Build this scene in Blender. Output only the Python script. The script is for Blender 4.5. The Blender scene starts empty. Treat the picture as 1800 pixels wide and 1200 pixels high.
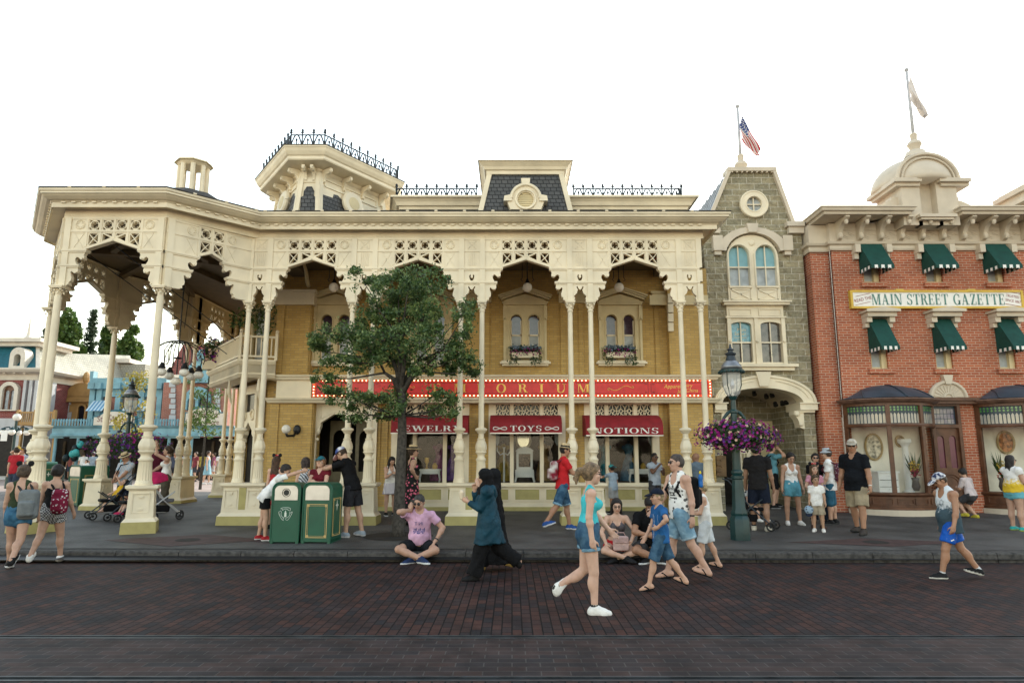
import bpy,math,random
import numpy as np
from mathutils import Vector,Matrix
from mathutils.geometry import tessellate_polygon
# ------------------------------------------------------------------ camera, sky, sun, exposure
SC = bpy.context.scene
COL = SC.collection
R = math.radians
PITCH = R(9.74)
CAM_Z = 1.65
cam_data = bpy.data.cameras.new('camera')
cam = bpy.data.objects.new('camera', cam_data)
COL.objects.link(cam)
cam_data.sensor_width = 36.0
cam_data.lens = 24.0
cam_data.clip_end = 2000.0
cam.location = (0, 0, CAM_Z)
cam.rotation_euler = (math.pi/2+PITCH, 0, 0)
SC.camera = cam
SUN_EL,SUN_AZ = R(27),R(28)
world = bpy.data.worlds.new('World')
SC.world = world
world.use_nodes = True
wn = world.node_tree.nodes
wl = world.node_tree.links
bg = wn['Background']
sky = wn.new('ShaderNodeTexSky')
sky.sky_type = 'NISHITA'
sky.sun_disc = False
sky.sun_elevation = SUN_EL
sky.sun_rotation = SUN_AZ
sky.air_density = 2.0
sky.dust_density = 0.3
sky.ozone_density = 1.0
hs = wn.new('ShaderNodeHueSaturation')
hs.inputs['Saturation'].default_value = 0.6
wl.new(sky.outputs[0], hs.inputs['Color'])
wl.new(hs.outputs[0], bg.inputs['Color'])
bg.inputs['Strength'].default_value = 0.15
sun_d = bpy.data.lights.new('sun', 'SUN')
sun_d.energy = 2.6
sun_d.angle = R(0.6)
sun_d.color = (1.0, 0.93, 0.82)
sun = bpy.data.objects.new('sun', sun_d)
COL.objects.link(sun)
sdir = Vector((math.sin(SUN_AZ)*math.cos(SUN_EL),math.cos(SUN_AZ)*math.cos(SUN_EL),math.sin(SUN_EL)))
sun.rotation_euler = (-sdir).to_track_quat('-Z', 'Y').to_euler()
sun.location = sdir*60
SC.view_settings.view_transform = 'Standard'
SC.view_settings.look = 'None'
SC.view_settings.exposure = 1.42
SC.view_settings.gamma = 1.0
# ------------------------------------------------------------------ helpers
random.seed(7)
RNG = np.random.default_rng(7)
CP,SP = math.cos(PITCH),math.sin(PITCH)
def P(px, py, Y):
 """world point seen at photo pixel px, py (1800x1200) on the plane at depth Y"""
 u = (px-900)/1200.0
 v = (600-py)/1200.0
 t = Y/(CP-SP*v)
 return Vector((u*t,Y,CAM_Z+(SP+CP*v)*t))
def PZ(py, Y):
 return P(900, py, Y).z
def zg(Y):
 """ground height: road 0, kerb 0.155, pavement rising gently to the shops"""
 if Y<11.6:
  return 0.0
 return 0.155+0.025*(min(Y,19.4)-11.6)
def G(px, py):
 """ground point under a photo pixel"""
 lo,hi = 3.0,90.0
 for _ in range(60):
  m = (lo+hi)/2
  if P(px, py, m).z>zg(m):
   lo = m
  else:
   hi = m
 if 11.3<lo<11.65 and py>960:
  lo = 11.4
 q = P(px, py, lo)
 return Vector((q.x,q.y,zg(q.y)))
WPOS = {}
def tag(o, label=None, cat=None, group=None, kind=None):
 if label:o['label'] = label
 if cat:o['category'] = cat
 if group:o['group'] = group
 if kind:o['kind'] = kind
 return o
def empty(name, loc=(0,0,0), label=None, cat=None, group=None):
 o = bpy.data.objects.new(name, None)
 o.empty_display_size = 0.2
 COL.objects.link(o)
 o.location = loc
 WPOS[o.name] = Vector(loc)
 return tag(o, label, cat, group)
def kids(o):
 return list(o.children)
def copy_tree(o, parent=None):
 c = o.copy()
 COL.objects.link(c)
 c.parent = parent
 for ch in kids(o):
  copy_tree(ch, c)
 return c
def rename_of(o):
 return o
class MB:
 """collects faces; build() links them as ONE mesh object"""
 def __init__(s):
  s.v,s.f,s.m = [],[],[]
  s.mi = 0
 def add(s, vs, fs):
  b = len(s.v)
  s.v.extend([tuple(p)for p in vs])
  s.f.extend([tuple(b+i for i in f)for f in fs])
  s.m.extend([s.mi]*len(fs))
  return s
 def box(s, x0, y0, z0, x1, y1, z1, bev=0.0):
  x0,x1 = min(x0, x1),max(x0, x1);y0,y1 = min(y0, y1),max(y0, y1);z0,z1 = min(z0, z1),max(z0, z1)
  vs = [(x0,y0,z0), (x1,y0,z0), (x1,y1,z0), (x0,y1,z0), (x0,y0,z1), (x1,y0,z1), (x1,y1,z1), (x0,y1,z1)]
  return s.add(vs, [(0,3,2,1),(4,5,6,7),(0,1,5,4),(1,2,6,5),(2,3,7,6),(3,0,4,7)])
 def fbox(s, fr, u0, v0, n0, u1, v1, n1):
  """box in a frame (O, U, V, N)"""
  O,U,V,N = fr
  pts = []
  for(u, n)in((u0,n0), (u1,n0), (u1,n1), (u0,n1)):
   pts.append(O+U*u+V*v0+N*n)
  for(u, n)in((u0,n0), (u1,n0), (u1,n1), (u0,n1)):
   pts.append(O+U*u+V*v1+N*n)
  return s.add(pts, [(0,3,2,1),(4,5,6,7),(0,1,5,4),(1,2,6,5),(2,3,7,6),(3,0,4,7)])
 def bar(s, a, b, w, d=None, up=(0,0,1)):
  """square bar from a to b"""
  a,b = Vector(a),Vector(b)
  d = w if d is None else d
  t = (b-a)
  if t.length<1e-6:return s
  t.normalize()
  upv = Vector(up)
  if abs(t.dot(upv))>0.95:upv = Vector((0,1,0))
  x = t.cross(upv).normalized()
  y = x.cross(t)
  vs = []
  for q in(a, b):
   for(i, j)in((-1,-1), (1,-1), (1,1), (-1,1)):
    vs.append(q+x*(i*w/2)+y*(j*d/2))
  return s.add(vs, [(0,1,2,3),(7,6,5,4),(0,4,5,1),(1,5,6,2),(2,6,7,3),(3,7,4,0)])
 def tube(s, path, r, n=8, cap=True):
  path = [Vector(p)for p in path]
  rr = r if isinstance(r, (list,tuple))else[r]*len(path)
  b = []
  ref = None
  for i,p in enumerate(path):
   t = (path[min(i+1,len(path)-1)]-path[max(i-1,0)])
   if t.length<1e-9:t = Vector((0,0,1))
   t.normalize()
   if ref is None:
    ref = Vector((1,0,0))if abs(t.x)<0.8 else Vector((0,1,0))
   x = (ref-t*ref.dot(t)).normalized()
   ref = x
   y = t.cross(x)
   b.append([p+(x*math.cos(2*math.pi*k/n)+y*math.sin(2*math.pi*k/n))*rr[i]for k in range(n)])
  vs = [q for ring in b for q in ring]
  fs = []
  for i in range(len(path)-1):
   for k in range(n):
    k2 = (k+1)%n
    fs.append((i*n+k,i*n+k2,(i+1)*n+k2,(i+1)*n+k))
  if cap:
   fs.append(tuple(range(n-1,-1,-1)))
   fs.append(tuple((len(path)-1)*n+k for k in range(n)))
  return s.add(vs, fs)
 def lathe(s, prof, c=(0,0,0), n=16, cap=True, rot=0.0, flute=0.0, nf=0):
  cx,cy,cz = c
  vs = []
  for(r, z)in prof:
   for k in range(n):
    a = 2*math.pi*k/n+rot
    q = r
    if flute and z0f(prof, z):
     q = r
    vs.append((cx+q*math.cos(a),cy+q*math.sin(a),cz+z))
  fs = []
  for i in range(len(prof)-1):
   for k in range(n):
    k2 = (k+1)%n
    fs.append((i*n+k,i*n+k2,(i+1)*n+k2,(i+1)*n+k))
  if cap:
   fs.append(tuple(range(n-1,-1,-1)))
   fs.append(tuple((len(prof)-1)*n+k for k in range(n)))
  return s.add(vs, fs)
 def ball(s, c, r, n=12, m=8, sc=(1,1,1)):
  vs,fs = [],[]
  c = Vector(c)
  for i in range(m+1):
   th = math.pi*i/m
   for k in range(n):
    ph = 2*math.pi*k/n
    vs.append(c+Vector((r*sc[0]*math.sin(th)*math.cos(ph),r*sc[1]*math.sin(th)*math.sin(ph),r*sc[2]*math.cos(th))))
  for i in range(m):
   for k in range(n):
    k2 = (k+1)%n
    fs.append((i*n+k,(i+1)*n+k,(i+1)*n+k2,i*n+k2))
  return s.add(vs, fs)
 def plate(s, outer, holes, n0, n1, fr):
  """flat polygon with holes, thickness n0..n1 along the frame's N (front face at n0)"""
  O,U,V,N = fr
  loops = [[Vector((p[0],p[1],0))for p in outer]]+[[Vector((p[0],p[1],0))for p in h]for h in holes]
  flat = [p for l in loops for p in l]
  tris = tessellate_polygon(loops)
  k = len(flat)
  vs = [O+U*p.x+V*p.y+N*n0 for p in flat]+[O+U*p.x+V*p.y+N*n1 for p in flat]
  fs = []
  for t in tris:
   a,b,c = t
   area = (flat[b]-flat[a]).cross(flat[c]-flat[a]).z
   if area<0:a,c = c,a
   fs.append((a,b,c))
   fs.append((k+c,k+b,k+a))
  base = 0
  for li,l in enumerate(loops):
   ar = sum(l[i].x*l[(i+1)%len(l)].y-l[(i+1)%len(l)].x*l[i].y for i in range(len(l)))
   for i in range(len(l)):
    a,b = base+i,base+(i+1)%len(l)
    ccw = (ar>0)==(li==0)
    if ccw:fs.append((b,a,k+a,k+b))
    else:fs.append((a,b,k+b,k+a))
   base += len(l)
  return s.add(vs, fs)
 def sweep(s, path, prof, closed=False, capends=True):
  """profile (out, z) swept along an XY path; 'out' is to the right of travel"""
  n = len(path)
  rings = []
  for i in range(n):
   p = Vector((path[i][0],path[i][1]))
   dirs = []
   if i>0 or closed:
    q = path[(i-1)%n];dirs.append((p-Vector((q[0],q[1]))).normalized())
   if i<n-1 or closed:
    q = path[(i+1)%n];dirs.append((Vector((q[0],q[1]))-p).normalized())
   nn = [Vector((d.y,-d.x))for d in dirs]
   if len(nn)==2:
    m = (nn[0]+nn[1])
    m = m/max(m.length_squared, 1e-6)*2
   else:
    m = nn[0]
   rings.append([(p.x+m.x*o,p.y+m.y*o,z)for(o,z)in prof])
  k = len(prof)
  vs = [q for r_ in rings for q in r_]
  fs = []
  last = n if closed else n-1
  for i in range(last):
   j = (i+1)%n
   for a in range(k-1):
    fs.append((i*k+a,j*k+a,j*k+a+1,i*k+a+1))
  if capends and not closed:
   fs.append(tuple(range(k)))
   fs.append(tuple((n-1)*k+a for a in range(k-1,-1,-1)))
  return s.add(vs, fs)
 def poly(s, pts):
  return s.add(pts, [tuple(range(len(pts)))])
 def build(s, name, mat, parent=None, smooth=False, kind=None, angle=None):
  if not s.v:
   return None
  a = np.array([tuple(p)for p in s.v], dtype=np.float64)
  lo,hi = a.min(0),a.max(0)
  org = Vector(((lo[0]+hi[0])/2,(lo[1]+hi[1])/2,lo[2]))
  a = a-np.array(org)
  me = bpy.data.meshes.new(name)
  me.from_pydata(a.tolist(), [], s.f)
  mats = mat if isinstance(mat, (list,tuple))else[mat]
  for m in mats:
   me.materials.append(m)
  if len(mats)>1:
   me.polygons.foreach_set('material_index', s.m)
  me.update()
  if smooth:
   me.shade_smooth()
   if angle:
    try:me.set_sharp_from_angle(angle=R(angle))
    except Exception:pass
  o = bpy.data.objects.new(name, me)
  COL.objects.link(o)
  if parent is not None:
   o.parent = parent
   o.location = org-WPOS.get(parent.name, Vector((0,0,0)))
  else:
   o.location = org
  WPOS[o.name] = org
  if kind:o['kind'] = kind
  return o
def build_each(mb, name, mat_, parent):
 """every loose piece of a collector becomes a part of its own"""
 par = list(range(len(mb.v)))
 def find(a):
  while par[a]!=a:
   par[a] = par[par[a]];a = par[a]
  return a
 for f in mb.f:
  for i in f[1:]:par[find(i)] = find(f[0])
 groups = {}
 for f in mb.f:groups.setdefault(find(f[0]), []).append(f)
 for fs in groups.values():
  ids = sorted({i for f in fs for i in f});mp = {a:k for k, a in enumerate(ids)}
  q = MB();q.add([mb.v[i]for i in ids], [tuple(mp[i]for i in f)for f in fs]);q.build(name, mat_, parent)
def grid_wall(mb, x0, z0, x1, z1, holes, y0, y1):
 """rectangular wall with rectangular holes, built from butted blocks"""
 xs = sorted({x0,x1,*[h[0]for h in holes],*[h[2]for h in holes]});zs = sorted({z0,z1,*[h[1]for h in holes],*[h[3]for h in holes]})
 for i in range(len(xs)-1):
  for j in range(len(zs)-1):
   cx,cz = (xs[i]+xs[i+1])/2,(zs[j]+zs[j+1])/2
   if not any(h[0]<cx<h[2]and h[1]<cz<h[3]for h in holes):
    a,b,c,d = xs[i],xs[i+1],zs[j],zs[j+1]
    for y in(y0, y1):mb.add([(a,y,c),(b,y,c),(b,y,d),(a,y,d)], [(0,1,2,3)])
 for(a, c, b, d)in holes:
  mb.add([(a,y0,c),(b,y0,c),(b,y0,d),(a,y0,d),(a,y1,c),(b,y1,c),(b,y1,d),(a,y1,d)], [(0,1,5,4),(1,2,6,5),(2,3,7,6),(3,0,4,7)])
def z0f(prof, z):
 return False
def frame(O, U, N=None):
 """vertical frame: O origin, U along, V up, N = into the wall"""
 U = Vector(U).normalized()
 V = Vector((0,0,1))
 return(Vector(O), U, V, V.cross(U)if N is None else Vector(N))
FRONT = lambda Y:(Vector((0,Y,0)), Vector((1,0,0)), Vector((0,0,1)), Vector((0,1,0)))
def arc(cx, cy, rx, ry, a0, a1, n):
 return[(cx+rx*math.cos(R(a0+(a1-a0)*i/n)),cy+ry*math.sin(R(a0+(a1-a0)*i/n)))for i in range(n+1)]
def arched(u0, v0, u1, vs, rise=None, n=10):
 """window outline: rectangle with arched head springing at vs"""
 r = (u1-u0)/2
 rise = r if rise is None else rise
 return[(u0,v0), (u1,v0)]+arc((u0+u1)/2, vs, r, rise, 0, 180, n)
def rect(u0, v0, u1, v1):
 return[(u0,v0), (u1,v0), (u1,v1), (u0,v1)]
def mat(name, col, rough=0.6, var=0.12, scale=6.0, bump=0.0, bscale=40.0, metal=0.0, spec=0.4, col2=None, coat=0.0):
 m = bpy.data.materials.new(name)
 m.use_nodes = True
 nt = m.node_tree
 b = nt.nodes['Principled BSDF']
 b.inputs['Roughness'].default_value = rough
 b.inputs['Metallic'].default_value = metal
 b.inputs['Specular IOR Level'].default_value = spec
 if coat:b.inputs['Coat Weight'].default_value = coat
 tc = nt.nodes.new('ShaderNodeNewGeometry')
 no = nt.nodes.new('ShaderNodeTexNoise')
 no.inputs['Scale'].default_value = scale
 no.inputs['Detail'].default_value = 5
 nt.links.new(tc.outputs['Position'], no.inputs['Vector'])
 mx = nt.nodes.new('ShaderNodeMix');mx.data_type = 'RGBA'
 c2 = col2 if col2 else tuple(c*(1-2.2*var)for c in col)
 mx.inputs['A'].default_value = (*c2, 1)
 mx.inputs['B'].default_value = (*[min(1,c*(1+var*.6))for c in col], 1)
 rp = nt.nodes.new('ShaderNodeValToRGB')
 rp.color_ramp.elements[0].position = 0.28
 rp.color_ramp.elements[1].position = 0.62
 nt.links.new(no.outputs['Fac'], rp.inputs['Fac'])
 nt.links.new(rp.outputs['Color'], mx.inputs['Factor'])
 nt.links.new(mx.outputs['Result'], b.inputs['Base Color'])
 if bump:
  n2 = nt.nodes.new('ShaderNodeTexNoise')
  n2.inputs['Scale'].default_value = bscale
  n2.inputs['Detail'].default_value = 4
  nt.links.new(tc.outputs['Position'], n2.inputs['Vector'])
  bp = nt.nodes.new('ShaderNodeBump')
  bp.inputs['Strength'].default_value = bump
  bp.inputs['Distance'].default_value = 0.02
  nt.links.new(n2.outputs['Fac'], bp.inputs['Height'])
  nt.links.new(bp.outputs['Normal'], b.inputs['Normal'])
 return m
def wall_vec(nt, swap=False, ground=False):
 g = nt.nodes.new('ShaderNodeNewGeometry')
 sp = nt.nodes.new('ShaderNodeSeparateXYZ')
 nt.links.new(g.outputs['Position'], sp.inputs[0])
 cb = nt.nodes.new('ShaderNodeCombineXYZ')
 if ground:
  nt.links.new(sp.outputs['Y' if swap else 'X'], cb.inputs['X'])
  nt.links.new(sp.outputs['X' if swap else 'Y'], cb.inputs['Y'])
 else:
  ad = nt.nodes.new('ShaderNodeMath');ad.operation = 'ADD'
  nt.links.new(sp.outputs['X'], ad.inputs[0]);nt.links.new(sp.outputs['Y'], ad.inputs[1])
  nt.links.new(ad.outputs[0], cb.inputs['X']);nt.links.new(sp.outputs['Z'], cb.inputs['Y'])
 return g,cb
def brick_mat(name, c1, c2, mortar, bw, rh, ms=0.006, rough=0.8, bump=0.5, dist=0.01, swap=False, ground=False, rock=0.0, var=0.25, offs=0.5, vscale=0.7, spec=0.3, smooth=0.1):
 m = bpy.data.materials.new(name)
 m.use_nodes = True
 nt = m.node_tree
 b = nt.nodes['Principled BSDF']
 b.inputs['Roughness'].default_value = rough
 b.inputs['Specular IOR Level'].default_value = spec
 g,cb = wall_vec(nt, swap, ground)
 br = nt.nodes.new('ShaderNodeTexBrick')
 br.offset = offs
 br.inputs['Scale'].default_value = 1.0
 br.inputs['Color1'].default_value = (*c1, 1)
 br.inputs['Color2'].default_value = (*c2, 1)
 br.inputs['Mortar'].default_value = (*mortar, 1)
 br.inputs['Mortar Size'].default_value = ms
 br.inputs['Mortar Smooth'].default_value = smooth
 br.inputs['Brick Width'].default_value = bw
 br.inputs['Row Height'].default_value = rh
 nt.links.new(cb.outputs[0], br.inputs['Vector'])
 no = nt.nodes.new('ShaderNodeTexNoise')
 no.inputs['Scale'].default_value = vscale
 no.inputs['Detail'].default_value = 8
 no.inputs['Roughness'].default_value = 0.65
 nt.links.new(g.outputs['Position'], no.inputs['Vector'])
 mr = nt.nodes.new('ShaderNodeMapRange')
 mr.inputs['From Min'].default_value = 0.3;mr.inputs['From Max'].default_value = 0.7
 mr.inputs['To Min'].default_value = 1-var;mr.inputs['To Max'].default_value = 1+var*0.6
 nt.links.new(no.outputs['Fac'], mr.inputs['Value'])
 vm = nt.nodes.new('ShaderNodeVectorMath');vm.operation = 'SCALE'
 nt.links.new(br.outputs['Color'], vm.inputs[0]);nt.links.new(mr.outputs[0], vm.inputs['Scale'])
 nt.links.new(vm.outputs[0], b.inputs['Base Color'])
 inv = nt.nodes.new('ShaderNodeMath');inv.operation = 'SUBTRACT';inv.inputs[0].default_value = 1.0
 nt.links.new(br.outputs['Fac'], inv.inputs[1])
 h = inv.outputs[0]
 n2 = nt.nodes.new('ShaderNodeTexNoise')
 n2.inputs['Scale'].default_value = 9.0 if rock else 45.0
 n2.inputs['Detail'].default_value = 6
 nt.links.new(g.outputs['Position'], n2.inputs['Vector'])
 mu = nt.nodes.new('ShaderNodeMath');mu.operation = 'MULTIPLY_ADD'
 nt.links.new(n2.outputs['Fac'], mu.inputs[0]);mu.inputs[1].default_value = rock if rock else 0.25
 nt.links.new(h, mu.inputs[2])
 bp = nt.nodes.new('ShaderNodeBump')
 bp.inputs['Strength'].default_value = bump;bp.inputs['Distance'].default_value = dist
 nt.links.new(mu.outputs[0], bp.inputs['Height'])
 nt.links.new(bp.outputs['Normal'], b.inputs['Normal'])
 return m
def glass_mat(name, tint=(0.95,0.97,0.97), clear=0.95, rough=0.02):
 m = bpy.data.materials.new(name);m.use_nodes = True
 nt = m.node_tree
 nt.nodes.remove(nt.nodes['Principled BSDF'])
 out = nt.nodes['Material Output']
 tr = nt.nodes.new('ShaderNodeBsdfTransparent');tr.inputs[0].default_value = (*[c*clear for c in tint], 1)
 gl = nt.nodes.new('ShaderNodeBsdfGlossy');gl.inputs['Roughness'].default_value = rough
 gl.inputs[0].default_value = (0.9, 0.92, 0.95, 1)
 fr = nt.nodes.new('ShaderNodeFresnel');fr.inputs[0].default_value = 1.25
 mx = nt.nodes.new('ShaderNodeMixShader')
 nt.links.new(fr.outputs[0], mx.inputs[0]);nt.links.new(tr.outputs[0], mx.inputs[1]);nt.links.new(gl.outputs[0], mx.inputs[2])
 nt.links.new(mx.outputs[0], out.inputs['Surface'])
 return m
def emit_mat(name, col, strength, base=(0.8,0.7,0.5)):
 m = mat(name, base, 0.4, 0.02)
 b = m.node_tree.nodes['Principled BSDF']
 b.inputs['Emission Color'].default_value = (*col, 1)
 b.inputs['Emission Strength'].default_value = strength
 return m
def leaf_mat(name, c1, c2, c3, scale=2.2, trans=0.35, rough=0.5):
 m = bpy.data.materials.new(name);m.use_nodes = True
 nt = m.node_tree
 b = nt.nodes['Principled BSDF']
 b.inputs['Roughness'].default_value = rough
 g = nt.nodes.new('ShaderNodeNewGeometry')
 rp = nt.nodes.new('ShaderNodeValToRGB')
 e = rp.color_ramp.elements
 e[0].position = 0.0;e[0].color = (*c1, 1)
 e[1].position = 1.0;e[1].color = (*c3, 1)
 k = e.new(0.5);k.color = (*c2, 1)
 no = nt.nodes.new('ShaderNodeTexNoise');no.inputs['Scale'].default_value = scale;no.inputs['Detail'].default_value = 3
 nt.links.new(g.outputs['Position'], no.inputs['Vector'])
 ad = nt.nodes.new('ShaderNodeMath');ad.operation = 'MULTIPLY_ADD'
 nt.links.new(g.outputs['Random Per Island'], ad.inputs[0]);ad.inputs[1].default_value = 0.55
 m2 = nt.nodes.new('ShaderNodeMath');m2.operation = 'MULTIPLY_ADD'
 nt.links.new(no.outputs['Fac'], m2.inputs[0]);m2.inputs[1].default_value = 1.3;m2.inputs[2].default_value = -0.45
 nt.links.new(m2.outputs[0], ad.inputs[2])
 nt.links.new(ad.outputs[0], rp.inputs['Fac'])
 nt.links.new(rp.outputs['Color'], b.inputs['Base Color'])
 if trans:
  out = nt.nodes['Material Output']
  tl = nt.nodes.new('ShaderNodeBsdfTranslucent')
  nt.links.new(rp.outputs['Color'], tl.inputs[0])
  mx = nt.nodes.new('ShaderNodeMixShader');mx.inputs[0].default_value = trans
  nt.links.new(b.outputs[0], mx.inputs[1]);nt.links.new(tl.outputs[0], mx.inputs[2])
  nt.links.new(mx.outputs[0], out.inputs['Surface'])
 return m
M = {}
M['cream'] = mat('cream_paint', (0.76,0.665,0.49), 0.45, 0.08, 1.7, bump=0.05)
M['creamdark'] = mat('warm_cream_paint', (0.64,0.53,0.31), 0.6, 0.06, 3.0)
M['ybrick'] = brick_mat('yellow_brick', (0.56,0.37,0.125), (0.47,0.30,0.095), (0.36,0.26,0.13), 0.21, 0.068, 0.006, var=0.2)
M['rbrick'] = brick_mat('red_brick', (0.46,0.135,0.065), (0.34,0.09,0.045), (0.50,0.39,0.29), 0.21, 0.068, 0.0065, var=0.24)
M['stone'] = brick_mat('rock_faced_stone', (0.36,0.31,0.20), (0.25,0.225,0.15), (0.60,0.55,0.44), 0.42, 0.175, 0.009, bump=1.0, dist=0.07, rock=1.4, var=0.30, vscale=5, smooth=.05)
M['olive'] = mat('olive_yellow_paint', (0.40,0.34,0.13), 0.6, 0.06)
M['slate'] = mat('dark_slate', (0.08,0.08,0.082), 0.7, 0.3, 8)
M['roofdark'] = mat('dark_roofing', (0.05,0.045,0.04), 0.8, 0.2)
M['ceil'] = mat('shaded_porch_ceiling', (0.17,0.125,0.07), 0.7, 0.08)  # cream ceiling darkened, the porch shade is put into its colour
M['iron'] = mat('dark_iron', (0.035,0.045,0.055), 0.45, 0.15, metal=0.3)
M['black'] = mat('black_paint', (0.012,0.012,0.013), 0.45, 0.1)
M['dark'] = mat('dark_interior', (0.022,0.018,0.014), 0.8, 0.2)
M['signred'] = mat('sign_red_paint', (0.62,0.028,0.03), 0.4, 0.08)
M['signorange'] = mat('sign_orange_border', (0.75,0.07,0.015), 0.4, 0.08)
M['gold'] = mat('gold_leaf', (0.70,0.43,0.10), 0.35, 0.1, metal=0.25)
M['awnred'] = mat('burgundy_canvas', (0.25,0.012,0.018), 0.75, 0.12, 5, bump=0.1, bscale=60)
M['white'] = mat('white_paint', (0.80,0.78,0.74), 0.5, 0.03)
M['globe'] = mat('opal_glass', (0.80,0.76,0.68), 0.15, 0.02)
M['glass'] = glass_mat('window_glass')
M['glassdark'] = mat('dark_window_glass', (0.012,0.013,0.016), 0.08, 0.1, spec=0.25)
M['purplepane'] = mat('plum_tinted_pane', (0.055,0.035,0.06), 0.08, 0.2, 9, spec=0.7)
M['curtain'] = mat('pale_curtain', (0.42,0.46,0.48), 0.8, 0.14, 5)
M['blueblind'] = mat('pale_blue_blind', (0.22,0.42,0.47), 0.6, 0.05)
M['green'] = mat('dark_green_paint', (0.010,0.085,0.048), 0.38, 0.08, 4)
M['lampgreen'] = mat('lamp_green_enamel', (0.006,0.035,0.036), 0.33, 0.12)
M['greenawn'] = mat('dark_green_canvas', (0.004,0.055,0.043), 0.75, 0.1)
M['brown'] = mat('brown_varnished_wood', (0.115,0.048,0.024), 0.42, 0.2, 5, bump=0.05)
M['copper'] = mat('aged_copper', (0.20,0.115,0.085), 0.5, 0.2, 6)
M['metalblue'] = mat('blue_grey_sheet_metal', (0.045,0.062,0.085), 0.5, 0.15, 3)
M['beige'] = mat('beige_stone_paint', (0.58,0.50,0.39), 0.6, 0.05, 3)
M['steel'] = mat('brushed_steel', (0.55,0.53,0.5), 0.35, 0.06, metal=0.7)
M['bark'] = mat('grey_bark', (0.060,0.052,0.043), 0.9, 0.3, 18, bump=0.8, bscale=30)
M['leaf'] = leaf_mat('evergreen_leaves', (0.032,0.068,0.021), (0.082,0.150,0.045), (0.34,0.41,0.14), 4.2, rough=.38)  # palest tone covers young leaves and highlights put into the colour
M['leafsun'] = leaf_mat('sunlit_leaves', (0.025,0.06,0.012), (0.07,0.13,0.025), (0.16,0.22,0.04), 1.2)
M['leafpine'] = leaf_mat('conifer_needles', (0.015,0.035,0.016), (0.03,0.06,0.025), (0.06,0.09,0.04), 1.5)
M['leafyellow'] = leaf_mat('yellow_green_leaves', (0.16,0.15,0.02), (0.30,0.25,0.03), (0.42,0.34,0.05), 1.5)
M['leafbasket'] = leaf_mat('basket_leaves', (0.018,0.045,0.012), (0.035,0.075,0.02), (0.07,0.12,0.03), 5)
M['petalm'] = leaf_mat('magenta_petals', (0.20,0.004,0.13), (0.33,0.008,0.20), (0.45,0.03,0.28), 6, 0.2)
M['petalp'] = leaf_mat('purple_petals', (0.09,0.012,0.20), (0.14,0.02,0.27), (0.22,0.06,0.36), 6, 0.2)
M['petalw'] = leaf_mat('peach_petals', (0.65,0.42,0.30), (0.75,0.55,0.42), (0.8,0.66,0.55), 6, 0.2)
M['petalb'] = leaf_mat('slate_blue_petals', (0.11,0.17,0.24), (0.18,0.25,0.33), (0.28,0.36,0.42), 6, 0.2)
M['road'] = brick_mat('dark_paving_brick', (0.066,0.029,0.022), (0.022,0.020,0.022), (0.004,0.0035,0.0035), 0.205, 0.1, 0.007, rough=0.7, bump=0.7, dist=0.008, swap=True, ground=True, var=0.5, vscale=2.2, spec=0.14)
M['road2'] = brick_mat('track_paving_brick', (0.050,0.030,0.026), (0.028,0.024,0.025), (0.075,0.066,0.059), 0.23, 0.115, 0.005, rough=0.68, bump=0.6, dist=0.006, ground=True, var=0.55, vscale=2.5, spec=0.14)
M['pave'] = mat('aggregate_concrete', (0.082,0.078,0.073), 0.6, 0.25, 1.3, bump=0.5, bscale=160, spec=.3)
M['kerb'] = mat('kerb_granite', (0.060,0.055,0.050), 0.75, 0.35, 14, bump=0.5, bscale=80)
M['plaza'] = mat('pale_plaza_paving', (0.34,0.26,0.22), 0.7, 0.15, 1.2)
M['rail'] = mat('worn_steel_rail', (0.05,0.056,0.062), 0.42, 0.3, 4, metal=0.3)
M['rubber'] = mat('black_rubber', (0.015,0.015,0.015), 0.7, 0.1)
def lampglass_mat():
 m = bpy.data.materials.new('whitened_lamp_glass');m.use_nodes = True  # transparent glass mixed with some white diffuse
 nt = m.node_tree;nt.nodes.remove(nt.nodes['Principled BSDF']);out = nt.nodes['Material Output']
 tr = nt.nodes.new('ShaderNodeBsdfTransparent');tr.inputs[0].default_value = (.93, .94, .95, 1)
 df = nt.nodes.new('ShaderNodeBsdfDiffuse');df.inputs[0].default_value = (.85, .85, .83, 1)
 mx = nt.nodes.new('ShaderNodeMixShader');mx.inputs[0].default_value = .30
 nt.links.new(tr.outputs[0], mx.inputs[1]);nt.links.new(df.outputs[0], mx.inputs[2]);nt.links.new(mx.outputs[0], out.inputs['Surface'])
 return m
M['lampglass'] = lampglass_mat()
def pole_text(mb, txt, size, fr, u, v, n, depth=0.004, align='CENTER', shear=0.0, xs=1.0):
 """sans text as flat letters in a frame"""
 cu = bpy.data.curves.new('t', 'FONT')
 cu.body = txt;cu.size = size;cu.align_x = align;cu.align_y = 'CENTER';cu.shear = shear;cu.extrude = 0.0;cu.resolution_u = 3
 ob = bpy.data.objects.new('t', cu);COL.objects.link(ob)
 dg = bpy.context.evaluated_depsgraph_get()
 me = bpy.data.meshes.new_from_object(ob.evaluated_get(dg))
 O,U,V,N = fr
 vs = [O+U*(u+p.co.x*xs)+V*(v+p.co.y)+N*n for p in me.vertices]
 fs = [tuple(q.vertices)for q in me.polygons]
 mb.add(vs, fs)
 bpy.data.objects.remove(ob);bpy.data.curves.remove(cu);bpy.data.meshes.remove(me)
TK,TN = 0.17,0.055
def _bx(a, b, c, d):return[(a,b), (c,b), (c,d), (a,d)]
def _dg(xb, xt, w, y0=0.0, y1=1.0):return[(xb,y0), (xb+w,y0), (xt+w,y1), (xt,y1)]
def _ring(cx, cy, rx, ry, tx, ty, a0, a1, n=14):
 return arc(cx, cy, rx, ry, a0, a1, n)+arc(cx, cy, rx-tx, ry-ty, a1, a0, n)
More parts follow.
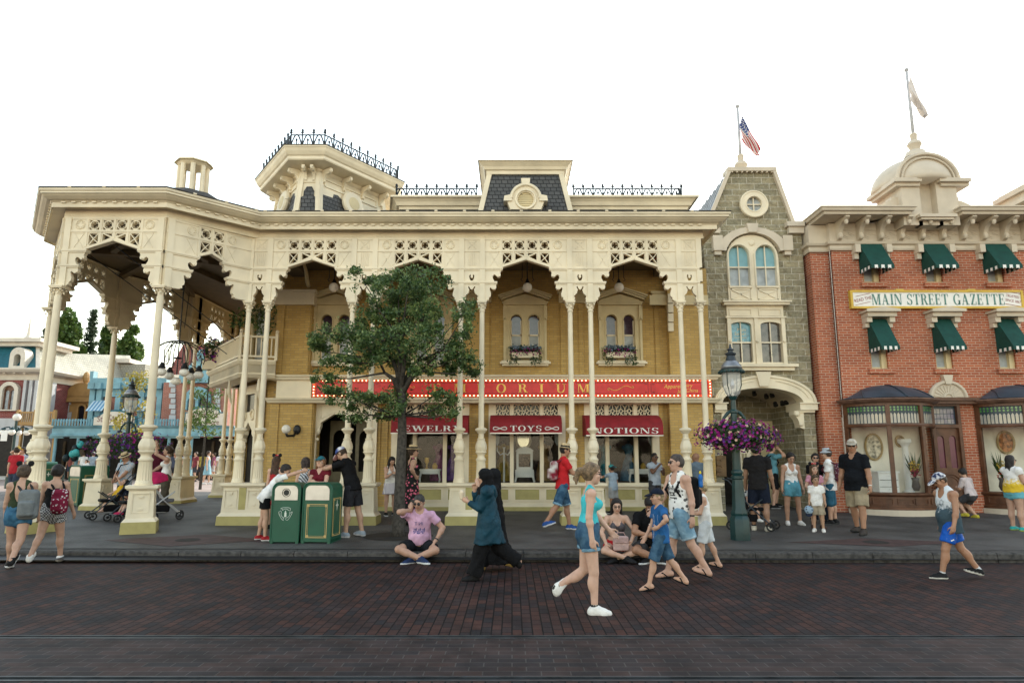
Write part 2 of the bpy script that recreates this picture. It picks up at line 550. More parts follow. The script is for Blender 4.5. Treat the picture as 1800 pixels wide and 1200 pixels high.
def _stem(x, y0=0, y1=1, s=0.07, both=True):
 r = [_bx(x,y0,x+TK,y1)]
 r.append(_bx(x-s,y0,x+TK+s,y0+TN))
 if both:r.append(_bx(x-s,y1-TN,x+TK+s,y1))
 return r
def serif(ch):
 T,t = TK,TN
 if ch=='E':return .66,_stem(.07)+[_bx(.2,0,.62,t), _bx(.2,1-t,.60,1), _bx(.2,.48,.46,.48+t), _bx(.57,0,.62,.26), _bx(.55,.76,.60,1), _bx(.43,.38,.47,.64)]
 if ch=='L':return .62,_stem(.07)+[_bx(.2,0,.60,t), _bx(.55,0,.60,.3)]
 if ch=='M':return 1.0,_stem(.74)+[_bx(.05,0,.05+t,1), _bx(0,0,.18,t), _bx(0,1-t,.12,1), _dg(.40,.06,T*.95), [(.44,0),(.50,0),(.78,1),(.72,1)]]
 if ch=='P':return .68,_stem(.07)+[_ring(.36,.73,.28,.27,T,t,-90,90), _bx(.2,1-t,.37,1), _bx(.2,.46,.37,.46+t)]
 if ch=='R':return .76,_stem(.07)+[_ring(.36,.74,.27,.26,T,t,-90,90), _bx(.2,1-t,.37,1), _bx(.2,.48,.37,.48+t), [(.36,.5),(.52,.5),(.74,0),(.56,0)], _bx(.52,0,.80,t)]
 if ch=='B':return .70,_stem(.07)+[_ring(.36,.75,.26,.25,T,t,-90,90), _ring(.36,.26,.30,.27,T,t,-90,90), _bx(.2,1-t,.37,1), _bx(.2,.48,.37,.48+t), _bx(.2,0,.37,t)]
 if ch=='D':return .80,_stem(.07)+[_ring(.34,.5,.42,.5,T,t,-90,90), _bx(.2,0,.35,t), _bx(.2,1-t,.35,1)]
 if ch=='O':return .84,[_ring(.42,.5,.40,.52,T,t,0,360,28)]
 if ch=='C':return .78,[_ring(.42,.5,.40,.52,T,t,45,315,24), _bx(.66,.68,.72,.95)]
 if ch=='G':return .84,[_ring(.42,.5,.40,.52,T,t,45,330,24), _bx(.66,.68,.71,.95), _bx(.60,.0,.60+T,.42), _bx(.50,.38,.84,.42)]
 if ch=='I':return .34,_stem(.085)
 if ch=='U':return .82,[_bx(.09,.3,.09+T,1), _bx(.0,1-t,.34,1), _bx(.66,.3,.66+t,1), _bx(.54,1-t,.82,1), _ring(.405,.32,.315,.34,T*.8,t*1.3,180,360)]
 if ch=='J':return .52,[_bx(.24,.22,.24+T,1), _bx(.13,1-t,.52,1), _ring(.22,.22,.19,.24,T*.9,t*1.3,180,360), _bx(.02,.16,.14,.32)]
 if ch=='W':return 1.2,[_dg(.30,.06,T*.95), _dg(.74,.50,T*.95), [(.34,0),(.41,0),(.62,1),(.56,1)], [(.78,0),(.85,0),(1.10,1),(1.04,1)], _bx(-.02,1-t,.32,1), _bx(.42,1-t,.76,1), _bx(.94,1-t,1.2,1)]
 if ch=='Y':return .86,[_bx(.34,0,.34+T,.48), _bx(.26,0,.60,t), [(.34,.42),(.51,.48),(.25,1),(.06,1)], [(.40,.46),(.50,.46),(.76,1),(.69,1)], _bx(0,1-t,.33,1), _bx(.58,1-t,.86,1)]
 if ch=='T':return .74,_stem(.285, both=False)+[_bx(.02,1-t,.72,1), _bx(.02,.74,.07,1), _bx(.67,.74,.72,1)]
 if ch=='N':return .88,[_bx(.08,0,.08+t,1), _bx(0,0,.22,t), _bx(0,1-t,.2,1), _dg(.60,.08,T), _bx(.72,0,.72+t,1), _bx(.62,1-t,.88,1)]
 if ch=='A':return .88,[_dg(.56,.32,T), [(.08,0),(.14,0),(.44,1),(.38,1)], _bx(.2,.3,.62,.3+t), _bx(0,0,.26,t), _bx(.48,0,.88,t)]
 if ch=='Z':return .70,[_dg(.06,.44,T*1.05), _bx(.06,1-t,.60,1), _bx(.06,0,.66,t), _bx(.06,.74,.11,1), _bx(.61,0,.66,.28)]
 if ch=='S':return .64,[_ring(.32,.75,.27,.27,.13,t,20,270,14), _ring(.32,.255,.28,.275,.14,t,-160,90,14), _bx(.53,.70,.58,.98), _bx(.03,.02,.08,.32)]
 return .4,[]
def serif_text(mb, txt, h, fr, uc, v, n, width=None, gap=0.10, xs=1.0, depth=0.006, fn=None):
 """centred serif line; width fixes the total run"""
 run = []
 x = 0
 for c in txt:
  if c==' ':x += 0.45;continue
  w,pl = serif(c)
  run.append((x,pl));x += w+gap
 tot = x-gap
 k = h*xs if width is None else width/tot
 for(x0, pl)in run:
  for p in pl:
   q = [(uc+(x0+a-tot/2)*k,v+b*h)for(a,b)in p]
   if fn:q = [fn(a,b)for(a,b)in q]
   ar = sum(q[i][0]*q[(i+1)%len(q)][1]-q[(i+1)%len(q)][0]*q[i][1]for i in range(len(q)))
   if ar<0:q = q[::-1]
   if callable(fr):
    mb.add([fr(a,b,0)for(a,b)in q], [tuple(range(len(q)))])
   else:
    mb.plate(q, [], n-depth, n, fr)
def flourish(mb, fr, uc, v, w, h, n, flip=1):
 """a lying S scroll drawn with a thin ribbon"""
 pts = []
 for i in range(41):
  t = i/40*2-1
  pts.append((uc+w/2*t,v+h/2*flip*math.sin(math.pi*t)*(1-.2*abs(t))))
 O,U,V,N = fr
 mb.tube([O+U*a+V*b+N*n for a,b in pts], h*0.055, 5)
 for sg in(-1, 1):
  c = []
  for i in range(17):
   a = i/16*4.4
   r = h*0.33*(1-i/22)
   c.append((uc+sg*(w/2+r*math.sin(a)*0.9-.0),v+sg*flip*(h*0.26-r*math.cos(a)*0.8)))
  mb.tube([O+U*a+V*b+N*n for a,b in c], h*0.05, 5)
def leaf_cloud(mb, pts, size, jitter=0.35, aspect=0.5, upbias=0.3, rng=RNG):
 n = len(pts)
 d = rng.normal(size=(n,3));d[:, 2] += upbias
 d/=np.linalg.norm(d, axis=1)[:, None]
 r = rng.normal(size=(n,3))
 e = np.cross(d, r);e/=np.linalg.norm(e, axis=1)[:, None]+1e-9
 s = size*(1+jitter*rng.uniform(-1,1,size=n))[:, None]
 p = np.asarray(pts)
 a = p-e*s*.5
 b = p+np.cross(d, e)*s*aspect*.5+d*s*.06
 c = p+e*s*.5
 f = p-np.cross(d, e)*s*aspect*.5+d*s*.06
 vs = np.stack([a,b,c,f], 1).reshape(-1, 3)
 base = len(mb.v)
 mb.v.extend(map(tuple,vs.tolist()))
 mb.f.extend([(base+4*i,base+4*i+1,base+4*i+2,base+4*i+3)for i in range(n)])
 mb.m.extend([mb.mi]*n)
def blob_points(c, rad, n, rng=RNG, shell=0.55):
 """points spread through an ellipsoid, denser towards its skin"""
 d = rng.normal(size=(n,3));d/=np.linalg.norm(d, axis=1)[:, None]
 r = shell+(1-shell)*rng.uniform(size=n)**.6
 r*=1+.18*rng.normal(size=n)
 return np.array(c)+d*r[:, None]*np.array(rad)
g = MB()
g.poly([(-300,-60,-0.02),(300,-60,-0.02),(300,600,-0.02),(-300,600,-0.02)])
g.build('ground', M['plaza'], kind='structure')
RAIL1,RAIL2 = 6.80,5.56
def strip(name, x0, x1, y0, y1, z, m):
 g = MB();nx = 24
 for i in range(nx):
  a,b = x0+(x1-x0)*i/nx,x0+(x1-x0)*(i+1)/nx
  g.poly([(a,y0,z),(b,y0,z),(b,y1,z),(a,y1,z)])
 return g.build(name, m, kind='structure')
KX0,KX1 = -40.0,40.0
def ky(x):
 return 11.52-0.012*x
g = MB()
g.add([(KX0,RAIL1+.06,0),(KX1,RAIL1+.06,0),(KX1,ky(KX1),0),(KX0,ky(KX0),0)], [(0,1,2,3)])
g.build('road', M['road'], kind='structure')
g = MB();g.poly([(KX0,-30,0),(KX1,-30,0),(KX1,RAIL2-.06,0),(KX0,RAIL2-.06,0)])
g.build('road', M['road'], kind='structure')
g = MB();g.poly([(KX0,RAIL2+.06,0),(KX1,RAIL2+.06,0),(KX1,RAIL1-.06,0),(KX0,RAIL1-.06,0)])
g.build('track_bed', M['road2'], kind='structure')
for ry in(RAIL1, RAIL2):
 rt = empty('tram_rail', (0,ry,0), 'grooved steel tram rail nearer the kerb, sunk in brick paving' if ry==RAIL1 else 'grooved steel tram rail nearest the viewer at the bottom edge', 'rail', 'tram rails in the street')
 g = MB();g.box(KX0, ry-.06, -.02, KX1, ry-.03, .004)
 g.box(KX0, ry+.045, -.02, KX1, ry+.06, .002)
 g.build('rail_head', M['rail'], rt)
 g = MB();g.box(KX0, ry-.03, -.02, KX1, ry+.045, -.012)
 g.build('rail_groove', M['black'], rt)
g = MB()
x = KX0
rk = random.Random(3)
while x<KX1:
 w = rk.uniform(0.85, 1.05)
 a,b = x+.006,min(x+w, KX1)-.006
 for(q0, q1)in((a,b), ):
  ya,yb = ky(q0),ky(q1)
  z = .155
  vs = [(q0,ya,-.02), (q1,yb,-.02), (q1,yb+.02,z-.025), (q0,ya+.02,z-.025), (q1,yb+.045,z), (q0,ya+.045,z), (q1,yb+.32,z), (q0,ya+.32,z)]
  g.add(vs, [(0,1,2,3),(3,2,4,5),(5,4,6,7),(0,3,5,7),(1,6,4,2)])
 x += w
g.build('kerb', M['kerb'], kind='structure')
# pavement sheet rising towards the shops, with joints
g = MB()
yj = [11.7, 13.3, 16.0, 19.4, 28.0]
xj = [KX0]+[-16+2.45*i for i in range(14)]+[KX1]
for i in range(len(xj)-1):
 for j in range(len(yj)-1):
  a,b = xj[i]+.004,xj[i+1]-.004
  def yy(x, k):return ky(x)+.325 if k==0 else yj[k]+.004
  def ye(x, k):return yj[k+1]-.004
  g.poly([(a,yy(a,j),zg(yy(a,j))),(b,yy(b,j),zg(yy(b,j))),(b,ye(b,j),zg(ye(b,j))),(a,ye(a,j),zg(ye(a,j)))])
g.build('pavement', M['pave'], kind='structure')
g = MB();g.poly([(KX0,11.4,.05),(KX1,11.4,.05),(KX1,11.9,.14),(KX1,19.4,.33),(KX1,28.0,.34),(KX0,28.0,.34),(KX0,19.4,.33),(KX0,11.9,.14)])
g.build('pavement_bed', M['black'], kind='structure')
# far plaza beyond the corner
g = MB();g.poly([(-60,28,.35),(-4,28,.35),(-4,46,.35),(-60,46,.35)])
g.build('plaza', M['plaza'], kind='structure')
# brick pavement patches with a drain cover
for(px, py, w, d)in((330,949,1.55,.75), (1540,953,1.6,.5)):
 q = G(px, py)
 t = empty('brick_paving_patch', q, 'diamond patch of dark red bricks in the pavement left of the bins' if px<900 else 'diamond patch of dark red bricks with a drain cover, right of the lamp', 'paving', 'brick patches in the pavement')
 g = MB();e = .005
 pts = [(q.x-w,q.y), (q.x,q.y-d), (q.x+w,q.y), (q.x,q.y+d)]
 g.poly([(a,b,zg(b)+e)for a,b in pts]);g.build('brick_patch', mat('red_patch_brick',(.062,.03,.027),.7,.25,6), t)
 g = MB();g.poly([(q.x+.22*math.cos(k*.52),q.y+.22*math.sin(k*.52),zg(q.y+.22*math.sin(k*.52))+2*e)for k in range(12)])
 g.build('drain_cover', M['dark'], t)
YF,YW = 15.4,18.3
Z_CAP,Z_B1,Z_EAVE,Z_TOP = 5.23,5.69,6.02,6.73
emp = empty('corner_shop_building', (0,YW,0.3), 'cream two storey corner shop with yellow brick walls behind a lacy white colonnade', 'building')
V2 = lambda a:Vector((a[0],a[1],0))
PL,P4,P3,P2,P1,PC,PE = (-10.05, 20.9),(-11.0, 18.6),(-11.12, 16.1),(-9.55, 14.0),(-7.4, 14.0),(-6.07, YF),(4.37, YF)
def seg_frame(A, B):
 A,B = V2(A),V2(B)
 U = (B-A).normalized()
 N = Vector((-U.y,U.x,0))
 return((A+B)/2, U, Vector((0,0,1)), N),(B-A).length/2
SCAL = [(.575,6.02), (.545,5.985), (.57,5.965), (.585,5.93), (.60,5.90), (.585,5.865), (.595,5.815), (.635,5.795), (.665,5.815), (.69,5.85), (.725,5.862), (.752,5.825), (.75,5.77), (.715,5.70), (.655,5.68), (.66,5.655), (.685,5.625), (.675,5.565), (.69,5.515), (.73,5.498), (.765,5.52), (.79,5.55), (.815,5.535), (.80,5.46), (.785,5.40), (.795,5.34), (.83,5.31), (.825,5.27), (.85,5.25), (.875,5.23)]
def quatrefoil(cx, cz, r=.100):
 hs = []
 q = []
 for k in range(4):
  a = 90*k
  ox,oz = cx+.050*math.cos(R(a)),cz+.050*math.sin(R(a))
  q += arc(ox, oz, .031, .031, a-112, a+112, 8)
 hs.append(q)
 h = .104
 for k in range(4):
  sx,sz = [(1,1), (-1,1), (-1,-1), (1,-1)][k]
  a0 = 90*k+20
  pts = [(cx+sx*h,cz+sz*h)]
  ar_ = [(cx+r*1.02*math.cos(R(a)),cz+r*1.02*math.sin(R(a)))for a in np.linspace(90*k+24,90*k+66,5)]
  ar_ = [(min(max(x_,cx-h),cx+h),min(max(y_,cz-h),cz+h))for x_, y_ in ar_]
  e0 = (cx+h*[1,0,-1,0][k], 0)
  if k==0:c_ = [(cx+h,cz+.045), (cx+h,cz+h), (cx+.045,cz+h)]
  if k==1:c_ = [(cx-.045,cz+h), (cx-h,cz+h), (cx-h,cz+.045)]
  if k==2:c_ = [(cx-h,cz-.045), (cx-h,cz-h), (cx-.045,cz-h)]
  if k==3:c_ = [(cx+.045,cz-h), (cx+h,cz-h), (cx+h,cz-.045)]
  hs.append(c_+ar_[::-1])
  mid = 90*k+45
  inn = [(cx+.083*math.cos(R(a)),cz+.083*math.sin(R(a)))for a in np.linspace(mid-27,mid+27,5)]
  hs.append(inn+[(cx+.052*math.cos(R(mid)),cz+.052*math.sin(R(mid)))])
 return hs
def inset_tri(t, d):
 c = (sum(p[0]for p in t)/len(t), sum(p[1]for p in t)/len(t))
 out = []
 n = len(t)
 def line(i):
  a,b = t[i],t[(i+1)%n]
  dx,dy = b[0]-a[0],b[1]-a[1]
  L = math.hypot(dx, dy)
  nx,ny = -dy/L,dx/L
  if(c[0]-a[0])*nx+(c[1]-a[1])*ny<0:nx,ny = -nx,-ny
  return(a[0]+nx*d, a[1]+ny*d, dx, dy)
 for i in range(n):
  x1,y1,dx1,dy1 = line(i-1)
  x2,y2,dx2,dy2 = line(i)
  den = dx1*dy2-dy1*dx2
  s_ = ((x2-x1)*dy2-(y2-y1)*dx2)/den
  out.append((x1+dx1*s_,y1+dy1*s_))
 return out
def bay_panel(A, B, n=4):
 fr,H = seg_frame(A, B)
 du = .293*(n-4)/2
 k = (H-.09-du-.575)/(.875+.0-.575)if H-.09-du>.8 else 1.0
 k = min(k, 1.12)
 sc = [(.575+du+(u-.575)*k,z)for u, z in SCAL]
 peak = 6.22 if n==4 else 6.15
 outer = [(-H,Z_TOP), (-H,Z_CAP)]+[(-u,z)for u, z in sc[::-1]]+[(0,peak)]+[(u,z)for u, z in sc]+[(H,Z_CAP), (H,Z_TOP)]
 holes = []
 for i in range(n):
  cu = (i-(n-1)/2)*.293
  holes += quatrefoil(cu, 6.565)
  x0,x1,z1 = cu-.108,cu+.108,6.385
  slope = (peak-Z_EAVE)/(.575+du)
  zb = lambda u:peak-slope*abs(u)+.06
  if abs(cu)>.3 or n==2:
   z0a,z0b = zb(x0),zb(x1)
   cxy = (cu, (z1+(z0a+z0b)/2)/2)
   cs = [(x0,z0a), (x1,z0b), (x1,z1), (x0,z1)]
   for j in range(4):
    t = [cs[j], cs[(j+1)%4], cxy]
    holes.append(inset_tri(t,.0085))
  else:
   lo = (x0, zb(x0)),(x1, zb(x1))
   if cu<0:
    holes.append(inset_tri([(x0,zb(x0)),(x1-.015,zb(x1)+.02),(x0,z1)],.009))
    holes.append(inset_tri([(x1,zb(x1)+.035),(x1,z1),(x0,z1)],.009))
   else:
    holes.append(inset_tri([(x1,zb(x1)),(x1,z1),(x0+.015,zb(x0)+.02)],.009))
    holes.append(inset_tri([(x0,zb(x0)+.035),(x1,z1),(x0,z1)],.009))
 mb = MB()
 mb.plate(outer, holes, -.05, .05, fr)
 for i in range(n+1):
  u = (i-n/2)*.293
  mb.fbox(fr, u-.02, 6.455, -.062, u+.02, 6.71, -.049)
  mb.fbox(fr, u-.02, max(6.05,peak-(peak-Z_EAVE)/(.575+du)*abs(u))+.03, -.062, u+.02, 6.405, -.049)
 mb.fbox(fr, -H, 6.405, -.066, H, 6.455, -.049)
 mb.fbox(fr, -H, 6.69, -.064, H, 6.73, -.049)
 O,U,V,N = fr
 for s in(-1, 1):
  a = O+U*(s*(.6+du))+V*(Z_EAVE-.005+.02)+N*-.06
  b = O+V*(peak+.025)+N*-.06
  mb.bar(a, b, .045, .03, up=N)
  mb.bar(O+U*(s*(.6+du))+V*(Z_EAVE-.0)+N*0, O+V*(peak-.0)+N*0, .018, .14, up=N)
  for(u, z, r)in((.62,5.825,.022), (.715,5.525,.022), (.845,5.265,.018)):
   uu = .575+du+(u-.575)*k
   p = O+U*(s*uu)+V*z
   mb.tube([p+N*-.075,p+N*.075], r, 10)
  for zb_,u0 in((Z_EAVE,.54), (Z_B1,.655)):
   u0 = .575+du+(u0-.575)*k
   mb.fbox(fr, s*u0, zb_-.035, -.085, s*(H+.0), zb_, .085)
   mb.fbox(fr, s*(u0+.01), zb_-.06, -.072, s*(H+.0), zb_-.034, .072)
  cu = s*(.293*n/2+.155)
  if H>.293*n/2+.25:
   ring = [O+U*(cu+.095*math.cos(t_))+V*(6.57+.095*math.sin(t_))+N*-.052 for t_ in np.linspace(0,2*math.pi,19)]
   mb.tube(ring, .014, 4, cap=False)
   for a in range(4):
    q = [O+U*(cu+.05*math.cos(R(90*a))+.03*math.cos(t_))+V*(6.57+.05*math.sin(R(90*a))+.03*math.sin(t_))+N*-.052 for t_ in np.linspace(R(90*a-110),R(90*a+110),8)]
    mb.tube(q, .010, 4, cap=False)
   for t in(1, -1):
    mb.bar(O+U*(cu-.1*t)+V*6.385+N*-.052, O+U*(cu+.1*t)+V*6.06+N*-.052, .016, .014, up=N)
   mb.bar(O+U*(cu-.1)+V*6.385+N*-.052, O+U*(cu+.1)+V*6.385+N*-.052, .016, .014, up=N)
 return mb.build('fretwork_panel', M['cream'], emp)
def pier_panel(A, B):
 """solid fretwork strip over a pair of columns, with a heart hole and a notch"""
 fr,H = seg_frame(A, B)
 w = min(.085, H-.10)
 notch = [(H-.09,Z_CAP), (H-.115,5.30), (H-.09,5.35), (w*.9,5.42), (w*.62,5.50), (w*1.0,5.56), (w*.75,5.585), (w*.35,5.52), (.0,5.50)]
 nt = notch+[(-u,z)for u, z in notch[-2::-1]]
 outer = [(H,Z_TOP), (-H,Z_TOP), (-H,Z_CAP)]+[(-u,z)for u, z in notch]+[(u,z)for u, z in notch[-2::-1]]+[(H,Z_CAP)]
 heart = [(-.025,5.715), (.025,5.715), (.055,5.78), (.06,5.84), (.035,5.865), (.022,5.84), (.03,5.80), (0,5.775), (-.03,5.80), (-.022,5.84), (-.035,5.865), (-.06,5.84), (-.055,5.78)]
 mb = MB()
 mb.plate(outer, [heart], -.05, .05, fr)
 O,U,V,N = fr
 for zb_ in(Z_EAVE, Z_B1):
  mb.fbox(fr, -H, zb_-.035, -.085, H, zb_, .085)
  mb.fbox(fr, -H, zb_-.06, -.072, H, zb_-.034, .072)
 h = min(.1, H-.08)
 for q in(h, h*.55):
  sq = [(-q,6.57-q), (q,6.57-q), (q,6.57+q), (-q,6.57+q)]
  for i in range(4):
   a,b = sq[i],sq[(i+1)%4]
   mb.bar(O+U*a[0]+V*a[1]+N*-.052, O+U*b[0]+V*b[1]+N*-.052, .012, .014, up=N)
 for t in(1, -1):
  mb.bar(O+U*(-h*t)+V*(6.57-h)+N*-.052, O+U*(h*t)+V*(6.57+h)+N*-.052, .012, .014, up=N)
 for i in range(5):
  u = (i-2)*h*.42
  mb.fbox(fr, u-.009, 6.07, -.062, u+.009, 6.39, -.049)
 mb.fbox(fr, -H, 6.405, -.066, H, 6.455, -.049)
 mb.fbox(fr, -H, 6.69, -.064, H, 6.73, -.049)
 return mb.build('fretwork_panel', M['cream'], emp)
def make_column(x, y, k=1.0, z0=1.13):
 """turned iron column: shaft > base, capital"""
 sh = MB()
 sh.lathe([(.064*k,2.30),(.062*k,3.2),(.055*k,5.0)], (x,y,0), 18)
 col = sh.build('column', M['cream'], emp, smooth=True, angle=40)
 b = MB()
 prof = [(.13,z0), (.13,1.165), (.122,1.175), (.122,1.20), (.112,1.22)]
 b.lathe([(r*k,z)for r,z in prof], (x,y,0), 20)
 n = 32
 vs = []
 for(r, z)in((.112,1.22), (.097,1.58), (.10,1.60)):
  for i in range(n):
   q = r*k*(1.0 if i%2 or z>1.59 else .90)
   vs.append((x+q*math.cos(2*math.pi*i/n),y+q*math.sin(2*math.pi*i/n),z))
 b.add(vs, [(j*n+i,j*n+(i+1)%n,(j+1)*n+(i+1)%n,(j+1)*n+i)for j in range(2)for i in range(n)])
 prof = [(.10,1.60), (.113,1.62), (.113,1.645), (.088,1.67), (.078,1.70), (.08,1.73), (.105,1.77), (.122,1.785), (.122,1.81), (.105,1.825)]
 b.lathe([(r*k,z)for r,z in prof], (x,y,0), 20)
 vs = []
 pb = [(.108,1.825), (.124,1.87), (.125,1.92), (.112,1.98), (.088,2.04), (.072,2.07)]
 for(r, z)in pb:
  for i in range(n):
   q = r*k*(1.0+.045*math.cos(i*2*math.pi/4))*(1.06 if z>2.06 else 1)
   vs.append((x+q*math.cos(2*math.pi*i/n),y+q*math.sin(2*math.pi*i/n),z))
 b.add(vs, [(j*n+i,j*n+(i+1)%n,(j+1)*n+(i+1)%n,(j+1)*n+i)for j in range(len(pb)-1)for i in range(n)])
 prof = [(.08,2.065), (.088,2.075), (.088,2.095), (.064,2.105), (.062,2.20), (.092,2.225), (.10,2.25), (.132,2.275), (.135,2.30), (.125,2.315), (.068,2.34)]
 b.lathe([(r*k,z)for r,z in prof], (x,y,0), 20)
 b.build('base', M['cream'], col, smooth=True, angle=35)
 c = MB()
 c.lathe([(.056,4.98),(.07,4.99),(.07,5.01),(.058,5.02),(.06,5.08),(.07,5.13),(.085,5.165)], (x,y,0), 16)
 for i in range(8):
  a = 2*math.pi*i/8+.39
  c.ball((x+.073*k*math.cos(a),y+.073*k*math.sin(a),5.085+.05*(i%2)), .022, 6, 5, (1,1,1.3))
 for i in range(4):
  a = math.pi/2*i+math.pi/4
  c.ball((x+.105*k*math.cos(a),y+.105*k*math.sin(a),5.15), .026, 8, 6)
 w = .105*k
 c.box(x-w, y-w, 5.175, x+w, y+w, 5.20)
 c.box(x-w*1.1, y-w*1.1, 5.2, x+w*1.1, y+w*1.1, 5.232)
 c.build('capital', M['cream'], col, smooth=True, angle=35)
 return col
def post_strip(A, Udir, w=.125):
 """flat pilaster strip over a column"""
 O = V2(A)
 U = Vector((Udir[0],Udir[1],0)).normalized();N = Vector((-U.y,U.x,0))
 fr = (O, U, Vector((0,0,1)), N)
 mb = MB()
 mb.fbox(fr, -w/2, Z_CAP+.002, -.078, w/2, Z_B1-.058, .078)
 mb.fbox(fr, -w/2, Z_B1+.002, -.078, w/2, Z_EAVE-.058, .078)
 mb.fbox(fr, -w/2, Z_EAVE+.002, -.078, w/2, Z_TOP, .078)
 return mb.build('post', M['cream'], emp)
def pedestal(cx, cy, wx, wy, rot=0.0):
 g0 = zg(cy)-.02
 p = MB()
 ca,sa = math.cos(rot),math.sin(rot)
 fr = (Vector((cx,cy,0)), Vector((ca,sa,0)), Vector((0,0,1)), Vector((-sa,ca,0)))
 hx,hy = wx/2,wy/2
 def ringbox(mb, e0, z0, e1, z1):
  O,U,V,N = fr
  v = []
  for e,z in((e0,z0), (e1,z1)):
   for a,b in((-1,-1), (1,-1), (1,1), (-1,1)):
    v.append(O+U*a*(hx+e)+N*b*(hy+e)+V*z)
  mb.add(v, [(0,3,2,1),(4,5,6,7),(0,1,5,4),(1,2,6,5),(2,3,7,6),(3,0,4,7)])
 ringbox(p, .075, .43, .02, .50)
 ringbox(p, .015, .50, -.01, 1.04)
 ringbox(p, .02, 1.04, .045, 1.075)
 ringbox(p, .06, 1.075, .06, 1.13)
 npan = 2 if wx>.7 else 1
 for i in range(npan):
  u = 0 if npan==1 else(-.25 if i==0 else .25)*wx/.86
  w = .15 if npan==1 else .13
  for s in(-1, 1):
   p.fbox(fr, u+s*w-.008, .60, -hy-.018, u+s*w+.008, .98, -hy+.03)
  p.fbox(fr, u-w, .965, -hy-.018, u+w, .98, -hy+.03)
  p.fbox(fr, u-w, .60, -hy-.018, u+w, .615, -hy+.03)
  for s in(-1, 1):
   p.fbox(fr, u-.04, .79+s*.12-.02, -hy-.024, u+.04, .79+s*.12+.02, -hy+.03)
 po = p.build('pedestal', M['cream'], emp)
 q = MB();ringbox(q, .085, g0, .075, .432)
 q.build('plinth', M['olive'], po)
 if npan==2:
  q = MB();q.fbox(fr, -.075, .56, -hy-.012, .075, 1.03, -hy+.03)
  q.build('inset_panel', M['olive'], po)
 return po
pairs = [(-6.07,-5.63), (-3.68,-3.19), (-1.175,-.69), (1.34,1.81), (3.88,4.35)]
for i,(a, b)in enumerate(pairs):
 make_column(a, YF);make_column(b, YF)
 pier_panel((a,YF), (b,YF))
 for x in(a, b):post_strip((x,YF), (1,0))
 pedestal((a+b)/2, YF, .86, .46)
 if i:bay_panel((pairs[i-1][1],YF), (a,YF), 4)
pav = [P1, P2, P3, P4]
dirs = {P1:((P1[0]-P2[0],P1[1]-P2[1]),(PC[0]-P1[0],PC[1]-P1[1]))}
loop = [(-10.05,27.2), (-10.05,24.6), (-10.05,24.0), (-10.05,21.4), PL, P4, P3, P2, P1, PC]
kinds = ['b4', 'p', 'b4', 'p', 'b4', 'b4', 'b4', 'b4', 'b2']
for i,kd in enumerate(kinds):
 A,B = loop[i],loop[i+1]
 if kd=='p':pier_panel(A, B)
 else:bay_panel(A, B, int(kd[1]))
for i,A in enumerate(loop[1:-1], 1):
 a,b = loop[i-1],loop[i+1]
 for(p, q)in((a,A), (A,b)):
  d = (V2(q)-V2(p)).normalized()
  post_strip(V2(A)+d*(.085 if p==A else-.085)if A in pav else V2(A), d, .13)
 k = 1.28 if A in pav else 1.0
 make_column(A[0], A[1], k)
for A,rot in((P1,R(22)), (P2,R(-25)), (P3,R(-70)), (P4,R(80))):
 pedestal(A[0], A[1], .46, .46, rot)
for y in(21.15, 24.3):pedestal(-10.05, y, .42, .9)
# entablature and cornice around the canopy
path = [(-10.05,30.0), PL, P4, P3, P2, P1, (-5.95,YF), (4.43,YF), (4.43,18.28)]
prof = [(-.16,6.73), (.055,6.73), (.055,6.74), (.06,6.76), (.05,6.78), (.05,6.915), (.27,6.915), (.29,6.87), (.305,6.87), (.305,6.975), (.32,6.98), (.335,7.0), (.40,7.015), (.47,7.06), (.50,7.09), (.53,7.10), (.53,7.14), (.555,7.15), (.565,7.19), (.545,7.21), (.2,7.26), (-.6,7.36), (-.6,6.9), (-.16,6.9)]
mb = MB();mb.sweep(path, prof)
corn = mb.build('cornice', M['cream'], emp)
# dentils: a running row under the crown, modelled in one piece with the moulding
mb = MB()
for i in range(len(path)-1):
 fr,H = seg_frame(path[i], path[i+1])
 n = max(2, int(2*H/.2))
 for j in range(n):
  u = -H+(j+.5)*2*H/n
  mb.fbox(fr, u-.045, 6.955, -.345, u+.045, 6.985, -.30)
mb.build('dentil_row', M['cream'], emp)
mb = MB()
for i in range(len(path)-1):
 a,b = path[i],path[i+1]
 fr,H = seg_frame(a, b)
 n = max(1, int(2*H/.62))
 for j in range(n):
  u = -H+(j+.5)*2*H/n
  mb.fbox(fr, u-.035, 7.205, -.575, u+.035, 7.235, -.52)
mb.build('gutter_clips', M['cream'], emp)
mb = MB()
mb.sweep(path, [(.545,7.206),(.572,7.206),(.572,7.226),(.545,7.226)])
mb.build('gutter_edge', M['roofdark'], emp)
# roof deck and porch ceiling
deck = [(-9.5,30.0), (-9.5,20.9), (-10.45,18.5), (-10.7,16.3), (-9.3,14.55), (-7.6,14.55), (-6.2,15.95), (3.85,15.95), (3.85,19.0), (5.2,19.0), (5.2,30.0)]
mb = MB()
mb.plate(deck, [], 7.30, 7.36, (Vector((0,0,0)),Vector((1,0,0)),Vector((0,1,0)),Vector((0,0,1))))
mb.build('roof_deck', M['roofdark'], emp)
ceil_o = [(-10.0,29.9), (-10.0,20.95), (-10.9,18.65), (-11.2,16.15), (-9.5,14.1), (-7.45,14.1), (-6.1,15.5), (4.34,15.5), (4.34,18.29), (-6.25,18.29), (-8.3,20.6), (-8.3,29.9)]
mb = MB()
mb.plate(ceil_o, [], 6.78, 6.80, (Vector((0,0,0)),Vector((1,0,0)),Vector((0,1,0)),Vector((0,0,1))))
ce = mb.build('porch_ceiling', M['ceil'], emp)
mb = MB()
cen = Vector((-8.85,16.6,6.70))
